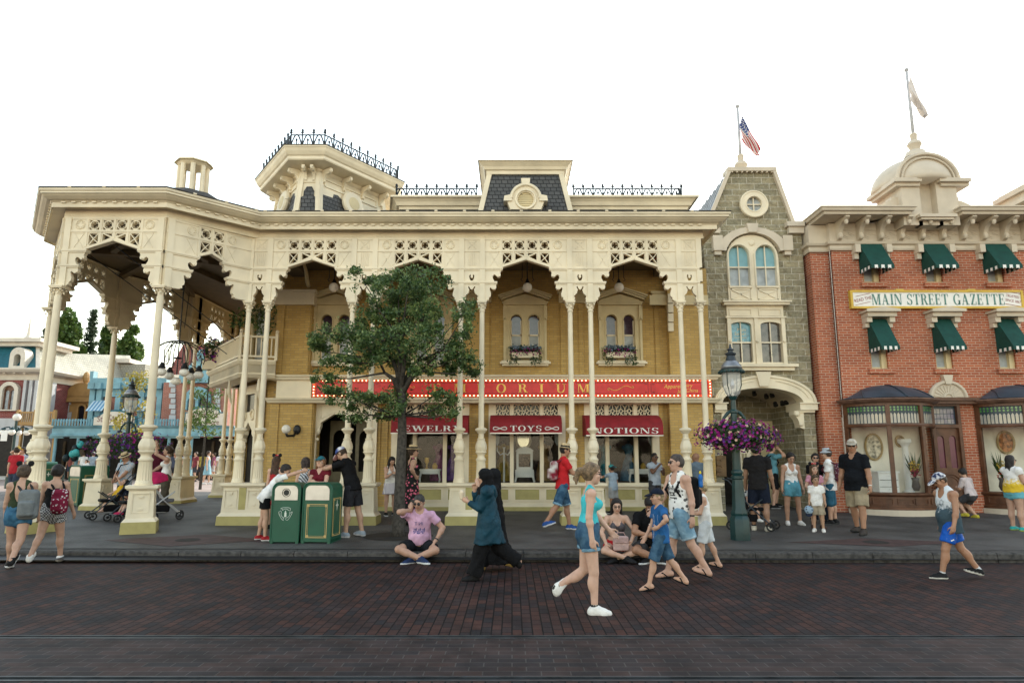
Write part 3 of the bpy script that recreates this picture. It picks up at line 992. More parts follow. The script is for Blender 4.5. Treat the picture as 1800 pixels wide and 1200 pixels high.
for A in(P1, P2, P3, P4, PL, PC, (-6.3,18.2), (-8.2,20.4)):
 mb.bar(cen, (A[0],A[1],6.70), .16, .14)
for i in range(len(pairs)):
 x = sum(pairs[i])/2
 mb.box(x-.22, YF+.06, 6.60, x+.22, 18.28, 6.775)
for r_ in(1.05, ):
 pr = [(cen.x+r_*math.cos(R(45*i+22)),cen.y+r_*math.sin(R(45*i+22)),6.70)for i in range(9)]
 for i in range(8):mb.bar(pr[i], pr[i+1], .14, .12)
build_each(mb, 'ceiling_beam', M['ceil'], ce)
mb = MB()
for(a, b)in(((-9.3,14.4,6.7),(-7.2,18.2,4.6)), ((-10.6,16.4,6.7),(-7.6,18.0,4.4)), ((-9.9,20.4,6.7),(-8.5,17.4,5.0))):
 mb.tube([a,b], .012, 5)
mb.build('tie_rods', M['iron'], ce)
# ---------------- shop wall with its openings
def wx(px, py=800):return P(px, py, YW).x
Z0W = .28
win_px = [(697,815), (868,985), (1037,1150)]
zsill,ztop,zdisp = PZ(848, YW),PZ(709, YW),PZ(763, YW)
holes = []
for a,b in win_px:
 holes.append(rect(wx(a),zsill,wx(b),ztop))
da,db = wx(556),wx(652)
zd = PZ(718, YW)
door_arch = [(da,Z0W+.02), (db,Z0W+.02), (db,PZ(745,YW)), (db-.12,PZ(735,YW)), ((da+db)/2+.35,zd), ((da+db)/2-.35,zd), (da+.12,PZ(735,YW)), (da,PZ(745,YW))]
holes.append(door_arch)
UPC = [590, 757, 923, 1090]
def upx(c, d):return P(c, 580, YW).x+d
zu0,zua,zum = PZ(634, YW),PZ(563, YW),PZ(589, YW)
for c in UPC:
 for s in(-1, 1):
  cx = upx(c, s*.24)
  holes.append(arched(cx-.148,zu0,cx+.148,zua))
wall = MB()
wall.plate(rect(-6.25,Z0W,5.28,6.79), holes, 0, .25, FRONT(YW))
wo = wall.build('wall', M['ybrick'], emp)
wall = MB()
ch = [(-6.25,18.3), (-8.3,20.6), (-8.3,30.0)]
for i in range(2):
 fr,H = seg_frame(ch[i+1], ch[i])
 if i==0:wall.plate([(-H,Z0W),(-.55,Z0W),(-.55,2.3),(0,2.75),(.55,2.3),(.55,Z0W),(H,Z0W),(H,6.79),(-H,6.79)], [rect(-.5,4.3,.5,5.9)], 0, .25, fr)
 else:wall.fbox(fr, -H, Z0W, 0, H, 6.79, .25)
wall.build('wall', M['ybrick'], emp)
mb = MB();mb.box(5.0, 18.56, .25, 5.26, 30, 7.3);mb.build('wall', M['ybrick'], emp)
# brick corner pier and pilasters
mb = MB()
xa,xb = P(472, 800, 17.95).x,P(547, 800, 17.95).x
mb.box(xa, 17.98, Z0W, xb, YW-.003, PZ(707,17.98))
mb.box(xa-.03, 17.94, Z0W, xa+.2, 17.977, PZ(707,17.95));mb.box(xb-.22, 17.94, Z0W, xb-.03, 17.977, PZ(707,17.95))
xa2,xb2 = P(487, 600, 17.98).x,P(546, 600, 17.98).x
mb.box(xa2, 17.98, PZ(660,17.98), xb2, YW-.003, PZ(533,17.98))
mb.box(xa2-.03, 17.94, PZ(655,17.95), xa2+.17, 17.977, PZ(533,17.95));mb.box(xb2-.2, 17.94, PZ(655,17.95), xb2-.03, 17.977, PZ(533,17.95))
mb.build('brick_pier', M['ybrick'], emp)
mb = MB()
for(a, b, z0, z1)in((xa2-.1,xb2+.06,PZ(535,17.9),PZ(509,17.9)), ):
 mb.box(a, 17.90, z0, b, YW, z1-.08);mb.box(a-.04, 17.86, z1-.08, b+.04, YW, z1)
mb.build('pier_capital', M['cream'], emp)
mb = MB()
for s in(xa2+.1, xb2-.1):
 mb.tube([(s,17.9,PZ(505,17.9)+.02),(s,17.78,6.3),(s,17.6,6.55),(s,17.35,6.74)], [.05,.06,.05,.04], 8)
mb.build('ceiling_bracket', M['creamdark'], emp, smooth=True)
mb = MB();mc = MB()
for c in(672, 840, 1006, 1172):
 for s in(-1, 1):
  x = P(c+s*16, 620, YW).x
  mb.box(x-.065, YW-.05, PZ(658,YW), x+.065, YW-.002, PZ(534,YW))
 x = P(c, 600, YW).x
 mb.box(x-.30, YW-.025, PZ(658,YW), x+.30, YW-.001, PZ(533,YW))
 mc.box(x-.36, YW-.085, PZ(533,YW), x+.36, YW-.001, PZ(517,YW));mc.box(x-.40, YW-.12, PZ(517,YW), x+.40, YW-.001, PZ(513,YW))
for(px0, px1)in((662,668), (690-14,690-9), (820,828), (852,862), (990,998), (1018,1030), (1160,1168), (1186,1192)):
 mb.box(P(px0,800,YW).x, YW-.045, PZ(890,YW), P(px1,800,YW).x, YW-.002, PZ(708,YW))
build_each(mb, 'brick_pilaster', M['ybrick'], wo)
build_each(mc, 'pilaster_capital', M['creamdark'], wo)
mb = MB()
xr = P(1150, 600, 17.9).x
mb.box(P(1178,640,18.0).x, 18.0, PZ(660,18), 5.285, YW-.002, 6.75)
mb.box(P(1180,800,18.0).x, 18.0, Z0W, 5.285, YW-.002, PZ(707,18))
mb.build('brick_pier', M['ybrick'], emp)
mb = MB()
xk = P(1178, 560, 17.95).x
for i,(z0, z1, w)in enumerate(((6.1,6.35,.13),(5.85,6.08,.11),(5.6,5.83,.09),(5.35,5.58,.07))):
 mb.box(xk-.07, 18.0-w*1.6, z0-.35, xk+.07, 18.0, z1-.35)
mb.build('wall_bracket', M['cream'], emp)
mb = MB();mb.box(P(1140,600,YW).x, 17.94, PZ(535,17.9), 5.29, 18.0, PZ(518,17.9));mb.build('pier_capital', M['creamdark'], emp)
# string mouldings above and below the sign board
mb = MB()
xs0,xs1 = P(478, 660, 17.6).x,5.42
for(z, d)in((PZ(666,17.75),0), (PZ(707,17.75),0)):
 mb.sweep([(-6.3,YW),(-6.3,17.97),(5.30,17.97),(5.30,YW)], [(-.3,z),(.10,z),(.12,z+.03),(.12,z+.045),(.17,z+.07),(.19,z+.12),(-.3,z+.13)])
mb.build('sign_moulding', M['cream'], emp)
mb = MB()
mb.box(-6.22, 17.96, PZ(699,17.95), -5.30, 18.25, PZ(666,17.95));mb.box(-5.30, 18.04, PZ(706,18), 5.28, YW-.002, PZ(662,18))
mb.build('sign_frieze', M['cream'], emp)
# upper windows
def upper_window(c):
 x = P(c, 580, YW).x
 r = MB()
 fr = FRONT(YW)
 ho = [arched(x+s*.24-.148,zu0,x+s*.24+.148,zua)for s in(-1,1)]
 zc = PZ(537, YW)
 r.plate(rect(x-.52,zu0-.01,x+.52,zc), ho, -.055, .0, fr)
 for s in(-1, 1):
  cx = x+s*.24
  ln = [(cx-.17,YW-.06,zu0), (cx-.17,YW-.06,zua)]+[(a,YW-.06,b)for a, b in arc(cx,zua,.17,.17,180,0,10)]+[(cx+.17,YW-.06,zu0)]
  r.tube(ln, .018, 5)
  r.box(x+s*.52, YW-.11, zu0, x+s*.585, YW-.001, zc)
  r.box(x+s*.505, YW-.14, zc-.42, x+s*.60, YW-.001, zc-.04)
  r.ball((x+s*.552,YW-.15,zc-.38), .035, 8, 6)
 w = r.build('window', M['creamdark'], emp)
 q = MB()
 q.box(x-.60, YW-.15, zc, x+.60, YW-.001, zc+.05)
 q.box(x-.63, YW-.17, zc+.05, x+.63, YW-.001, zc+.08)
 q.plate([(x-.60,zc+.08),(x+.60,zc+.08),(x+.5,zc+.16),(x,zc+.30),(x-.5,zc+.16)], [], -.10, -.001, fr)
 pk = zc+.42
 for s in(-1, 1):
  for(o, d, h)in((0,.19,.05), (.05,.22,.045), (.095,.26,.035)):
   zz = [(x+s*(.66+o*.8),zc+.12+o), (x,pk-.06+o), (x,pk-.06+o+h), (x+s*(.66+o*.8),zc+.12+o+h)]
   q.plate(zz if s<0 else zz[::-1], [], -d, -.001, fr)
 q.build('pediment', M['creamdark'], w)
 q = MB()
 q.box(x-.68, YW-.19, zu0-.10, x+.68, YW-.001, zu0-.05);q.box(x-.62, YW-.14, zu0-.15, x+.62, YW-.001, zu0-.10)
 q.box(x-.64, YW-.16, zu0-.05, x+.64, YW-.001, zu0-.012)
 q.build('sill', M['cream'], w)
 for s in(-1, 1):
  cx = x+s*.24
  f = MB()
  f.box(cx-.148, YW+.05, zum-.02, cx+.148, YW+.10, zum+.025)
  f.box(cx-.148, YW+.05, zu0, cx-.118, YW+.10, zua);f.box(cx+.118, YW+.05, zu0, cx+.148, YW+.10, zua)
  f.build('sash', M['cream'], w)
  g = MB();g.plate(arched(cx-.148,zum,cx+.148,zua), [], .085, .09, fr);g.build('pane', M['purplepane'], w)
  g = MB();g.plate(rect(cx-.148,zu0,cx+.148,zum), [], .075, .08, fr);g.build('pane', M['curtain'], w)
for c in UPC:upper_window(c)
# shop windows: dado, frame, transom fretwork, glazing and a lit-from-outside display bay behind
for wi,(a, b)in enumerate(win_px):
 x0,x1 = wx(a),wx(b)
 f = MB()
 fr = FRONT(YW)
 mull = [x0, x0+(x1-x0)*.27, x0+(x1-x0)*.72, x1]
 tz = PZ(735, YW)
 f.plate(rect(x0-.14,zsill-.06,x1+.14,ztop+.05), [rect(mull[i]+.05,zsill,mull[i+1]-.05,tz-.03)for i in range(3)]+[rect(mull[i]+.05,tz+.03,mull[i+1]-.05,ztop-.03)for i in range(3)], -.06, .12, fr)
 f.box(x0-.2, YW-.14, zsill-.10, x1+.2, YW-.001, zsill-.06)
 w = f.build('shop_window', M['cream'], emp)
 t = MB()
 for i in range(3):
  p0,p1 = mull[i]+.05,mull[i+1]-.05
  n = 2 if i!=1 else 3
  ww = (p1-p0)/n
  zc,zh = (tz+ztop)/2,(ztop-tz)/2-.03
  for j in range(n):
   cx = p0+ww*(j+.5)
   t.tube([(cx+ww*.5*math.cos(q),YW-.02,zc+zh*math.sin(q))for q in np.linspace(0,2*math.pi,21)], .012, 4, cap=False)
   for s in(-1, 1):
    t.bar((cx,YW-.02,zc+s*.05), (cx,YW-.02,zc+s*zh), .016, .02);t.bar((cx+s*.05,YW-.02,zc), (cx+s*ww*.5,YW-.02,zc), .016, .02)
    t.bar((cx+s*ww*.5,YW-.02,zc-zh), (cx,YW-.02,zc-s*.06), .012, .02)
    t.bar((cx+s*.06,YW-.02,zc), (cx,YW-.02,zc+.06), .012, .02);t.bar((cx+s*.06,YW-.02,zc), (cx,YW-.02,zc-.06), .012, .02)
 t.build('transom_fretwork', M['cream'], w)
 g = MB();g.box(x0, YW+.05, tz, x1, YW+.055, ztop);g.build('transom_pane', M['glassdark'], w)
 for i in range(3):
  g = MB();g.box(mull[i]+.05, YW+.04, zsill, mull[i+1]-.05, YW+.046, tz-.03);g.build('pane', M['glass'], w)
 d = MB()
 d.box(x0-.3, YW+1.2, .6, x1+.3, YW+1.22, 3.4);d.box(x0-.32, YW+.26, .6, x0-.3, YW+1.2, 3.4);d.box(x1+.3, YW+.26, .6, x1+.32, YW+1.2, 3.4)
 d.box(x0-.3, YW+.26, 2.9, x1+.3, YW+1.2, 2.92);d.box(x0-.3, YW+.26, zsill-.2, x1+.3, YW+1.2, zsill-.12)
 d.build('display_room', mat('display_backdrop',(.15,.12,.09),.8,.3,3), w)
 q = MB()
 q.box(x0-.16, YW-.05, .42, x1+.16, YW-.003, zsill-.10)
 q.box(x0-.2, YW-.10, .42, x1+.2, YW-.05, .52);q.box(x0-.2, YW-.10, .98-.04, x1+.2, YW-.05, 1.0)
 do = q.build('dado', M['cream'], w)
 q = MB();q2 = MB()
 for(k0, k1)in((.02,.24), (.30,.70), (.76,.98)):
  p0,p1 = x0+(x1-x0)*k0,x0+(x1-x0)*k1
  q.box(p0+.04, YW-.062, .60, p1-.04, YW-.051, .86)
  q2.plate(rect(p0,.56,p1,.90), [rect(p0+.035,.595,p1-.035,.865)], -.085, -.049, fr)
 q.build('dado_panels', M['olive'], w);q2.build('dado_frames', M['cream'], w)
mb = MB()
mb.box(P(655,890,YW).x, YW-.13, Z0W-.02, 5.285, YW-.002, .42)
mb.build('base_course', M['olive'], emp)
# doorway on the left of the shop windows
f = MB();fr = FRONT(YW)
oo = [(da-.13,Z0W), (db+.13,Z0W), (db+.13,PZ(707,YW)), (da-.13,PZ(707,YW))]
cut = [(da+.0,Z0W)]+[(da,PZ(765,YW)), (da+.1,PZ(750,YW)), (da+.1,PZ(743,YW)), ((da+db)/2-.28,PZ(728,YW)), ((da+db)/2+.28,PZ(728,YW)), (db-.1,PZ(743,YW)), (db-.1,PZ(750,YW)), (db,PZ(765,YW)), (db,Z0W)]
f.plate([oo[0]]+cut+oo[1:], [], -.09, .10, fr)
for s,e in((-1,da), (1,db)):
 f.box(e-.16 if s<0 else e+.06, YW-.13, Z0W, e-.06 if s<0 else e+.16, YW-.085, PZ(708,YW))
 f.ball((e-s*.06,YW-.13,PZ(757,YW)), .06, 8, 6, (1,1,1.7));f.ball((e-s*.04,YW-.13,PZ(772,YW)), .045, 8, 6)
for s in(-1, 1):
 xm = (da+db)/2
 tri = [(xm+s*.62,PZ(735,YW)), (xm+s*.62,PZ(713,YW)), (xm+s*.06,PZ(713,YW)), (xm+s*.06,PZ(724,YW)), (xm+s*.26,PZ(724,YW))]
 for i in range(5):
  a_,b_ = tri[i],tri[(i+1)%5]
  f.bar((a_[0],YW-.095,a_[1]), (b_[0],YW-.095,b_[1]), .025, .03, up=(0,1,0))
dw = f.build('doorway', M['cream'], emp)
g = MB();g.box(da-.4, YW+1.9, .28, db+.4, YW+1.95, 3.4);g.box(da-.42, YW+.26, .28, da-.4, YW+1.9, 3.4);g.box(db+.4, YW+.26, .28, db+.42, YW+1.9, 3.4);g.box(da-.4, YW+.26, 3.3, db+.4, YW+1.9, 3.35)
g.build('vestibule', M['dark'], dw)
for k in(0, 1):
 dd = MB()
 xl = da+.1+k*((db-da)/2-.0)
 dd.plate(rect(xl,.34,xl+(db-da)/2-.14,2.7), [arched(xl+.1,1.3,xl+(db-da)/2-.24,2.25)], .9, .95, FRONT(YW))
 dd.build('door_leaf', mat('dim_olive_door',(.17,.14,.075),.5,.1), dw)
fr,H = seg_frame(ch[1], ch[0])
O,U,V,N = fr
f = MB()
f.plate([(-.72,Z0W),(-.5,Z0W),(-.5,2.05),(-.42,2.12),(-.44,2.22),(-.3,2.32),(-.3,2.42),(0,2.66),(.3,2.42),(.3,2.32),(.44,2.22),(.42,2.12),(.5,2.05),(.5,Z0W),(.72,Z0W),(.72,3.7),(-.72,3.7)], [rect(-.36,2.95,.36,3.45)], -.2, -.05, fr)
for u in(-.30, .30):
 p = O+U*u+V*2.86+N*-.22
 f.tube([O+U*(u+.13*math.cos(t))+V*(2.86+.13*math.sin(t))+N*-.22 for t in np.linspace(0,2*math.pi,15)], .03, 5)
for u in(-.62, .62):f.fbox(fr, u-.06, Z0W, -.26, u+.06, 3.7, -.2)
en = f.build('corner_entrance', M['cream'], emp)
g = MB();g.fbox(fr, -.56, Z0W, .02, .56, 2.8, .04);g.build('door_leaf', M['dark'], en)
g = MB();g.fbox(fr, -.36, 2.95, -.12, .36, 3.45, -.10);g.build('transom_pane', M['glassdark'], en)
f = MB();f.plate(rect(-.62,4.2,.62,6.0), [rect(-.5,4.3,.5,5.9)], -.06, .1, fr);f.build('balcony_door_frame', M['creamdark'], emp)
g = MB();g.fbox(fr, -.5, 4.3, .06, .5, 5.9, .08);g.build('balcony_door', M['curtain'], emp)
# balcony
bal = [(-6.2,17.75), (-7.05,17.5), (-8.95,20.1), (-8.1,20.75)]
f = MB()
bp = [bal[3], bal[2], bal[1], bal[0]]
f.sweep([(bal[3][0],bal[3][1]),bal[2],bal[1],bal[0]], [(-.5,3.72),(-.02,3.72),(.05,3.80),(.0,3.82),(.0,4.05),(.04,4.07),(.09,4.14),(.09,4.19),(-.5,4.19)])
f.plate([bal[0],bal[3],bal[2],bal[1]][::-1], [], 3.85, 4.15, (Vector((0,0,0)),Vector((1,0,0)),Vector((0,1,0)),Vector((0,0,1))))
bo = f.build('balcony', M['cream'], emp)
f = MB()
for i in range(3):
 A,B = Vector((*bp[i],0)),Vector((*bp[i+1],0))
 L = (B-A).length
 f.bar(A+Vector((0,0,4.80)), B+Vector((0,0,4.80)), .07, .05);f.bar(A+Vector((0,0,4.28)), B+Vector((0,0,4.28)), .05, .05)
 n = int(L/.115)
 for j in range(n+1):
  p = A+(B-A)*(j/n)
  f.box(p.x-.014, p.y-.014, 4.28, p.x+.014, p.y+.014, 4.79)
 f.box(B.x-.035, B.y-.035, 4.18, B.x+.035, B.y+.035, 4.9);f.ball((B.x,B.y,4.95), .05, 8, 6)
f.build('balustrade', M['cream'], bo)
f = MB()
for q in((-7.0,17.62), (-6.6,17.72), (-7.6,18.3)):
 f.tube([(q[0],q[1],3.74),(q[0],q[1],3.4),(q[0]+.05,q[1]+.08,3.1)], [.03,.06,.02], 6)
f.build('pendants', M['cream'], bo)
# ---------------- awnings over the shop windows
awn_px = [(687,822,'JEWELRY',.75), (861,988,'TOYS',.75), (1030,1166,'NOTIONS',.9)]
for(a, b, txt, pr)in awn_px:
 yf_ = YW-.08-pr
 x0,x1 = P(a, 755, yf_).x,P(b, 755, yf_).x
 zt = PZ(730, YW);zb2 = PZ(764 if pr>.8 else 760, yf_)
 def cv(t):
  if t>.70:
   k = (t-.70)/.30
   return yf_,zb2+.19*(1-k)
  q = t/.70*math.pi/2
  return YW-.08-pr*math.sin(q),zb2+.19+(zt-zb2-.19)*math.cos(q)
 aw = MB();N_ = 18
 prof = [cv(i/N_)for i in range(N_+1)]
 vs = [(x0,y,z)for y, z in prof]+[(x1,y,z)for y, z in prof]
 vs += [(x0,y+.012,z-.012)for y, z in prof]+[(x1,y+.012,z-.012)for y, z in prof]
 n = N_+1
 fs = [(i,i+1,n+i+1,n+i)for i in range(N_)]+[(2*n+i,3*n+i,3*n+i+1,2*n+i+1)for i in range(N_)]
 aw.add(vs, fs)
 for xx,sgn in((x0,1), (x1,-1)):
  aw.add([(xx+sgn*.003,y,z)for y,z in prof]+[(xx+sgn*.003,YW-.08,zb2)], [tuple(range(n+1))])
 ao = aw.build('awning', M['awnred'], emp)
 le = MB()
 def onawn(u, v, d):
  t = 1-v
  y,z = cv(t)
  return Vector((u,y-.008,z))
 lv = lambda z:1-(1-(z-zb2)/.13*.18)
 if txt=='JEWELRY':serif_text(le, txt, .225, onawn, (x0+x1)/2, .055, 0, width=(x1-x0)*.86)
 elif txt=='TOYS':
  serif_text(le, txt, .225, onawn, (x0+x1)/2, .055, 0, width=(x1-x0)*.44)
  for s in(-1, 1):
   cx = (x0+x1)/2+s*(x1-x0)*.36
   le.tube([onawn(cx+.17*math.sin(q),.165+.06*math.sin(2*q),0)for q in np.linspace(0,2*math.pi,33)], .012, 4)
 else:serif_text(le, txt, .225, onawn, (x0+x1)/2+.02, .055, 0, width=(x1-x0)*.86)
 le.build('lettering', M['white'], ao)
 va = MB();va.box(x0, yf_-.008, zb2-.03, x1, yf_+.004, zb2);va.build('hem', M['steel'], ao)
YA = 17.8
xl,xr_ = P(690, 343, YA).x,P(1212, 345, YA).x
mb = MB()
ap = [(xl-1.5,21.5), (xl+.0,YA), (xr_+.0,YA), (xr_,22)]
zt,zb_ = PZ(341, YA-.25),PZ(361, YA-.05)
ap2 = [(xl-.6,22), (xl+.2,YA+.25), (xr_-.05,YA+.25), (xr_-.05,23)]
mb.sweep(ap2, [(-.5,zb_-.02),(.04,zb_-.02),(.06,zb_+.05),(.12,zb_+.07),(.16,zb_+.16),(.27,zb_+.28),(.30,zb_+.30),(.30,zt),(-.5,zt+.03)])
at = mb.build('attic_cornice', M['cream'], emp)
mb = MB();mb.sweep(ap2, [(-.4,7.3),(-.02,7.3),(-.02,zb_),(-.4,zb_)]);mb.build('attic_wall', M['slate'], emp)
mb = MB();mb.plate([(xl,YA+.3),(xr_,YA+.3),(xr_,23),(xl,23)], [], zt-.05, zt+.02, (Vector((0,0,0)),Vector((1,0,0)),Vector((0,1,0)),Vector((0,0,1))));mb.build('attic_roof', M['roofdark'], emp)
def cresting(pts, z, h=.34, step=.27):
 mb = MB()
 for i in range(len(pts)-1):
  A,B = Vector((*pts[i],z)),Vector((*pts[i+1],z))
  L = (B-A).length
  n = max(1, round(L/step))
  d = (B-A)/n
  mb.bar(A+Vector((0,0,h*.78)), B+Vector((0,0,h*.78)), .026, .026);mb.bar(A+Vector((0,0,.03)), B+Vector((0,0,.03)), .026, .026)
  for j in range(n+1):
   p = A+d*j
   mb.tube([p,p+Vector((0,0,h))], .019, 5);mb.ball(p+Vector((0,0,h*1.06)), .036, 6, 4, (1,1,1.6));mb.bar(p+Vector((0,0,h*.93))-d.normalized()*.045, p+Vector((0,0,h*.93))+d.normalized()*.045, .024)
   if j<n:
    for s in(0, 1):
     q = [p+d*(s+(1-2*s)*(t*.5))+Vector((0,0,.03+h*.75*math.sin(t*math.pi/2)))for t in np.linspace(0,1,6)]
     mb.tube(q, .019, 4)
    c = p+d*.5
    mb.tube([c,c+Vector((0,0,h*.42))], .014, 4);mb.ball(c+Vector((0,0,h*.46)), .032, 5, 4, (1,1,1.5))
    for s in(-1, 1):
     mb.tube([c+d.normalized()*(s*.06*math.sin(t))+Vector((0,0,.04+.05*(1-math.cos(t))))for t in np.linspace(0,4,7)], .006, 4)
 return mb.build('roof_cresting', M['iron'], emp)
cresting([(xl-.35,20.5),(xl+.1,YA+.04),(P(838,340,YA+.04).x,YA+.04)], zt+.0)
cresting([(P(1008,340,YA+.04).x,YA+.04),(P(1198,340,YA+.04).x,YA+.04),(P(1198,340,YA+.04).x,20)], zt+.0)
# mansard tower
cx = P(923.5, 330, 17.4).x
mb = MB()
zt2,zb2 = PZ(281, 17.2),PZ(304, 17.45)
hw1,hw0 = .99,1.40
YT = 17.52
mb.add([(cx-hw0,YT-.35,7.2),(cx+hw0,YT-.35,7.2),(cx+hw0,20.2,7.2),(cx-hw0,20.2,7.2),(cx-hw1,YT,zb2),(cx+hw1,YT,zb2),(cx+hw1,19.8,zb2),(cx-hw1,19.8,zb2)], [(0,1,5,4),(1,2,6,5),(2,3,7,6),(3,0,4,7)])
slm = brick_mat('fish_scale_slate', (.095,.096,.098), (.07,.072,.074), (.018,.018,.019), .16, .115, .012, rough=.6, bump=.6, dist=.02, var=.25)
mt = mb.build('mansard_tower', slm, emp)
mb = MB()
mb.sweep([(cx-hw1-.02,19.8),(cx-hw1-.02,YT-.02),(cx+hw1+.02,YT-.02),(cx+hw1+.02,19.8)], [(-.3,zb2-.03),(.04,zb2-.03),(.05,zb2+.06),(.10,zb2+.08),(.13,zb2+.15),(.24,zb2+.26),(.27,zb2+.28),(.27,zt2),(-.3,zt2+.02)])
for s in(-1, 1):
 mb.bar((cx+s*(hw0-.02),YT-.37,7.2), (cx+s*(hw1-.02),YT-.02,zb2), .13, .06, up=(0,1,0))
mb.build('tower_cornice', M['cream'], mt)
mb = MB();mb.box(cx-hw1-.2, YT, zt2-.05, cx+hw1+.2, 19.9, zt2+.015);mb.build('tower_roof', M['roofdark'], mt)
# round louvred dormer
zc = PZ(350, 17.1)
f = MB();fr = FRONT(17.05)
rim = arc(cx, zc, .42, .42, 0, 180, 20)+[(cx-.42,zc-.05), (cx-.48,zc-.10), (cx-.40,zc-.30), (cx+.40,zc-.30), (cx+.48,zc-.10), (cx+.42,zc-.05)]
f.plate(rim, [arc(cx,zc-.03,.21,.21,0,360,24)[:-1]], 0, .5, fr)
f.tube([(a,17.03,b)for a,b in arc(cx,zc,.38,.38,0,180,16)], .045, 6);f.tube([(a,17.03,b)for a,b in arc(cx,zc-.03,.26,.26,0,360,24)], .03, 6)
f.plate([(cx-.09,zc+.36),(cx+.09,zc+.36),(cx+.12,zc+.54),(cx-.12,zc+.54)], [], -.06, .3, fr)
for s in(-1, 1):f.plate([(cx+s*.36,zc-.08),(cx+s*.58,zc-.08),(cx+s*.56,zc+.06),(cx+s*.36,zc+.10)][::s], [], -.05, .4, fr)
dm = f.build('dormer', M['cream'], mt, smooth=True, angle=30)
f = MB()
for i in range(8):
 z = zc-.03+(i-3.5)*.052
 w = math.sqrt(max(.001,.21**2-(z-zc+.03)**2))
 f.box(cx-w, 17.10, z-.02, cx+w, 17.14, z+.02)
f.build('louvre', M['creamdark'], mt)
# corner turret with its overhanging eaves
EA = [(-7.53,19.2), (-5.97,17.0), (-4.96,17.0), (-3.33,19.4), (-4.0,21.8), (-6.9,21.8)]
def offset_poly(pts, d):
 n = len(pts);out = []
 for i in range(n):
  p0,p1,p2 = Vector(pts[i-1]),Vector(pts[i]),Vector(pts[(i+1)%n])
  d1,d2 = (p1-p0).normalized(),(p2-p1).normalized()
  n1,n2 = Vector((-d1.y,d1.x)),Vector((-d2.y,d2.x))
  m = (n1+n2);m = m/m.length_squared*2
  out.append((p1.x+m.x*d,p1.y+m.y*d))
 return out
zE = 9.82
BO = offset_poly(EA, .52)
BB = offset_poly(EA, .26)
mb = MB()
k = len(BO)
zb3 = 9.30
mb.add([(x,y,7.2)for x,y in BB]+[(x,y,zb3)for x,y in BO], [(i,(i+1)%k,k+(i+1)%k,k+i)for i in range(k)])
tu = mb.build('corner_turret', M['cream'], emp)
mb = MB()
mb.sweep(EA, [(-.55,9.30),(-.50,9.42),(-.06,9.47),(-.04,9.50),(-.04,9.57),(.0,9.60),(.05,9.68),(.08,9.76),(.10,9.78),(.10,zE),(-.7,9.95)], closed=True)
mb.add([(x,y,9.9)for x,y in offset_poly(EA,.55)], [tuple(range(k))])
mb.build('turret_eaves', M['cream'], tu)
mb = MB()
mb.sweep(EA, [(.08,9.815),(.112,9.815),(.112,9.84),(.08,9.84)], closed=True)
mb.build('gutter_edge', M['roofdark'], tu)
for i in(5, 0, 1, 2):
 fr,H = seg_frame(BO[i], BO[(i+1)%k])
 O,U,V,N = fr
 n = 2 if i==1 else 4
 for j in range(n):
  u = -H+.12+(2*H-.24)*j/max(1, n-1)
  b = MB()
  pts = [(-.02,9.40), (-.34,9.40), (-.36,9.33), (-.28,9.26), (-.18,9.26), (-.10,9.18), (-.07,9.05), (-.02,9.02)]
  fr2 = (O+U*u, N, V, U)
  b.plate(pts, [], -.04, .04, fr2)
  b.ball(O+U*u+V*9.33+N*-.31, .055, 8, 6);b.ball(O+U*u+V*9.09+N*-.06, .045, 8, 6)
  b.build('bracket', M['cream'], tu, smooth=True, angle=35)
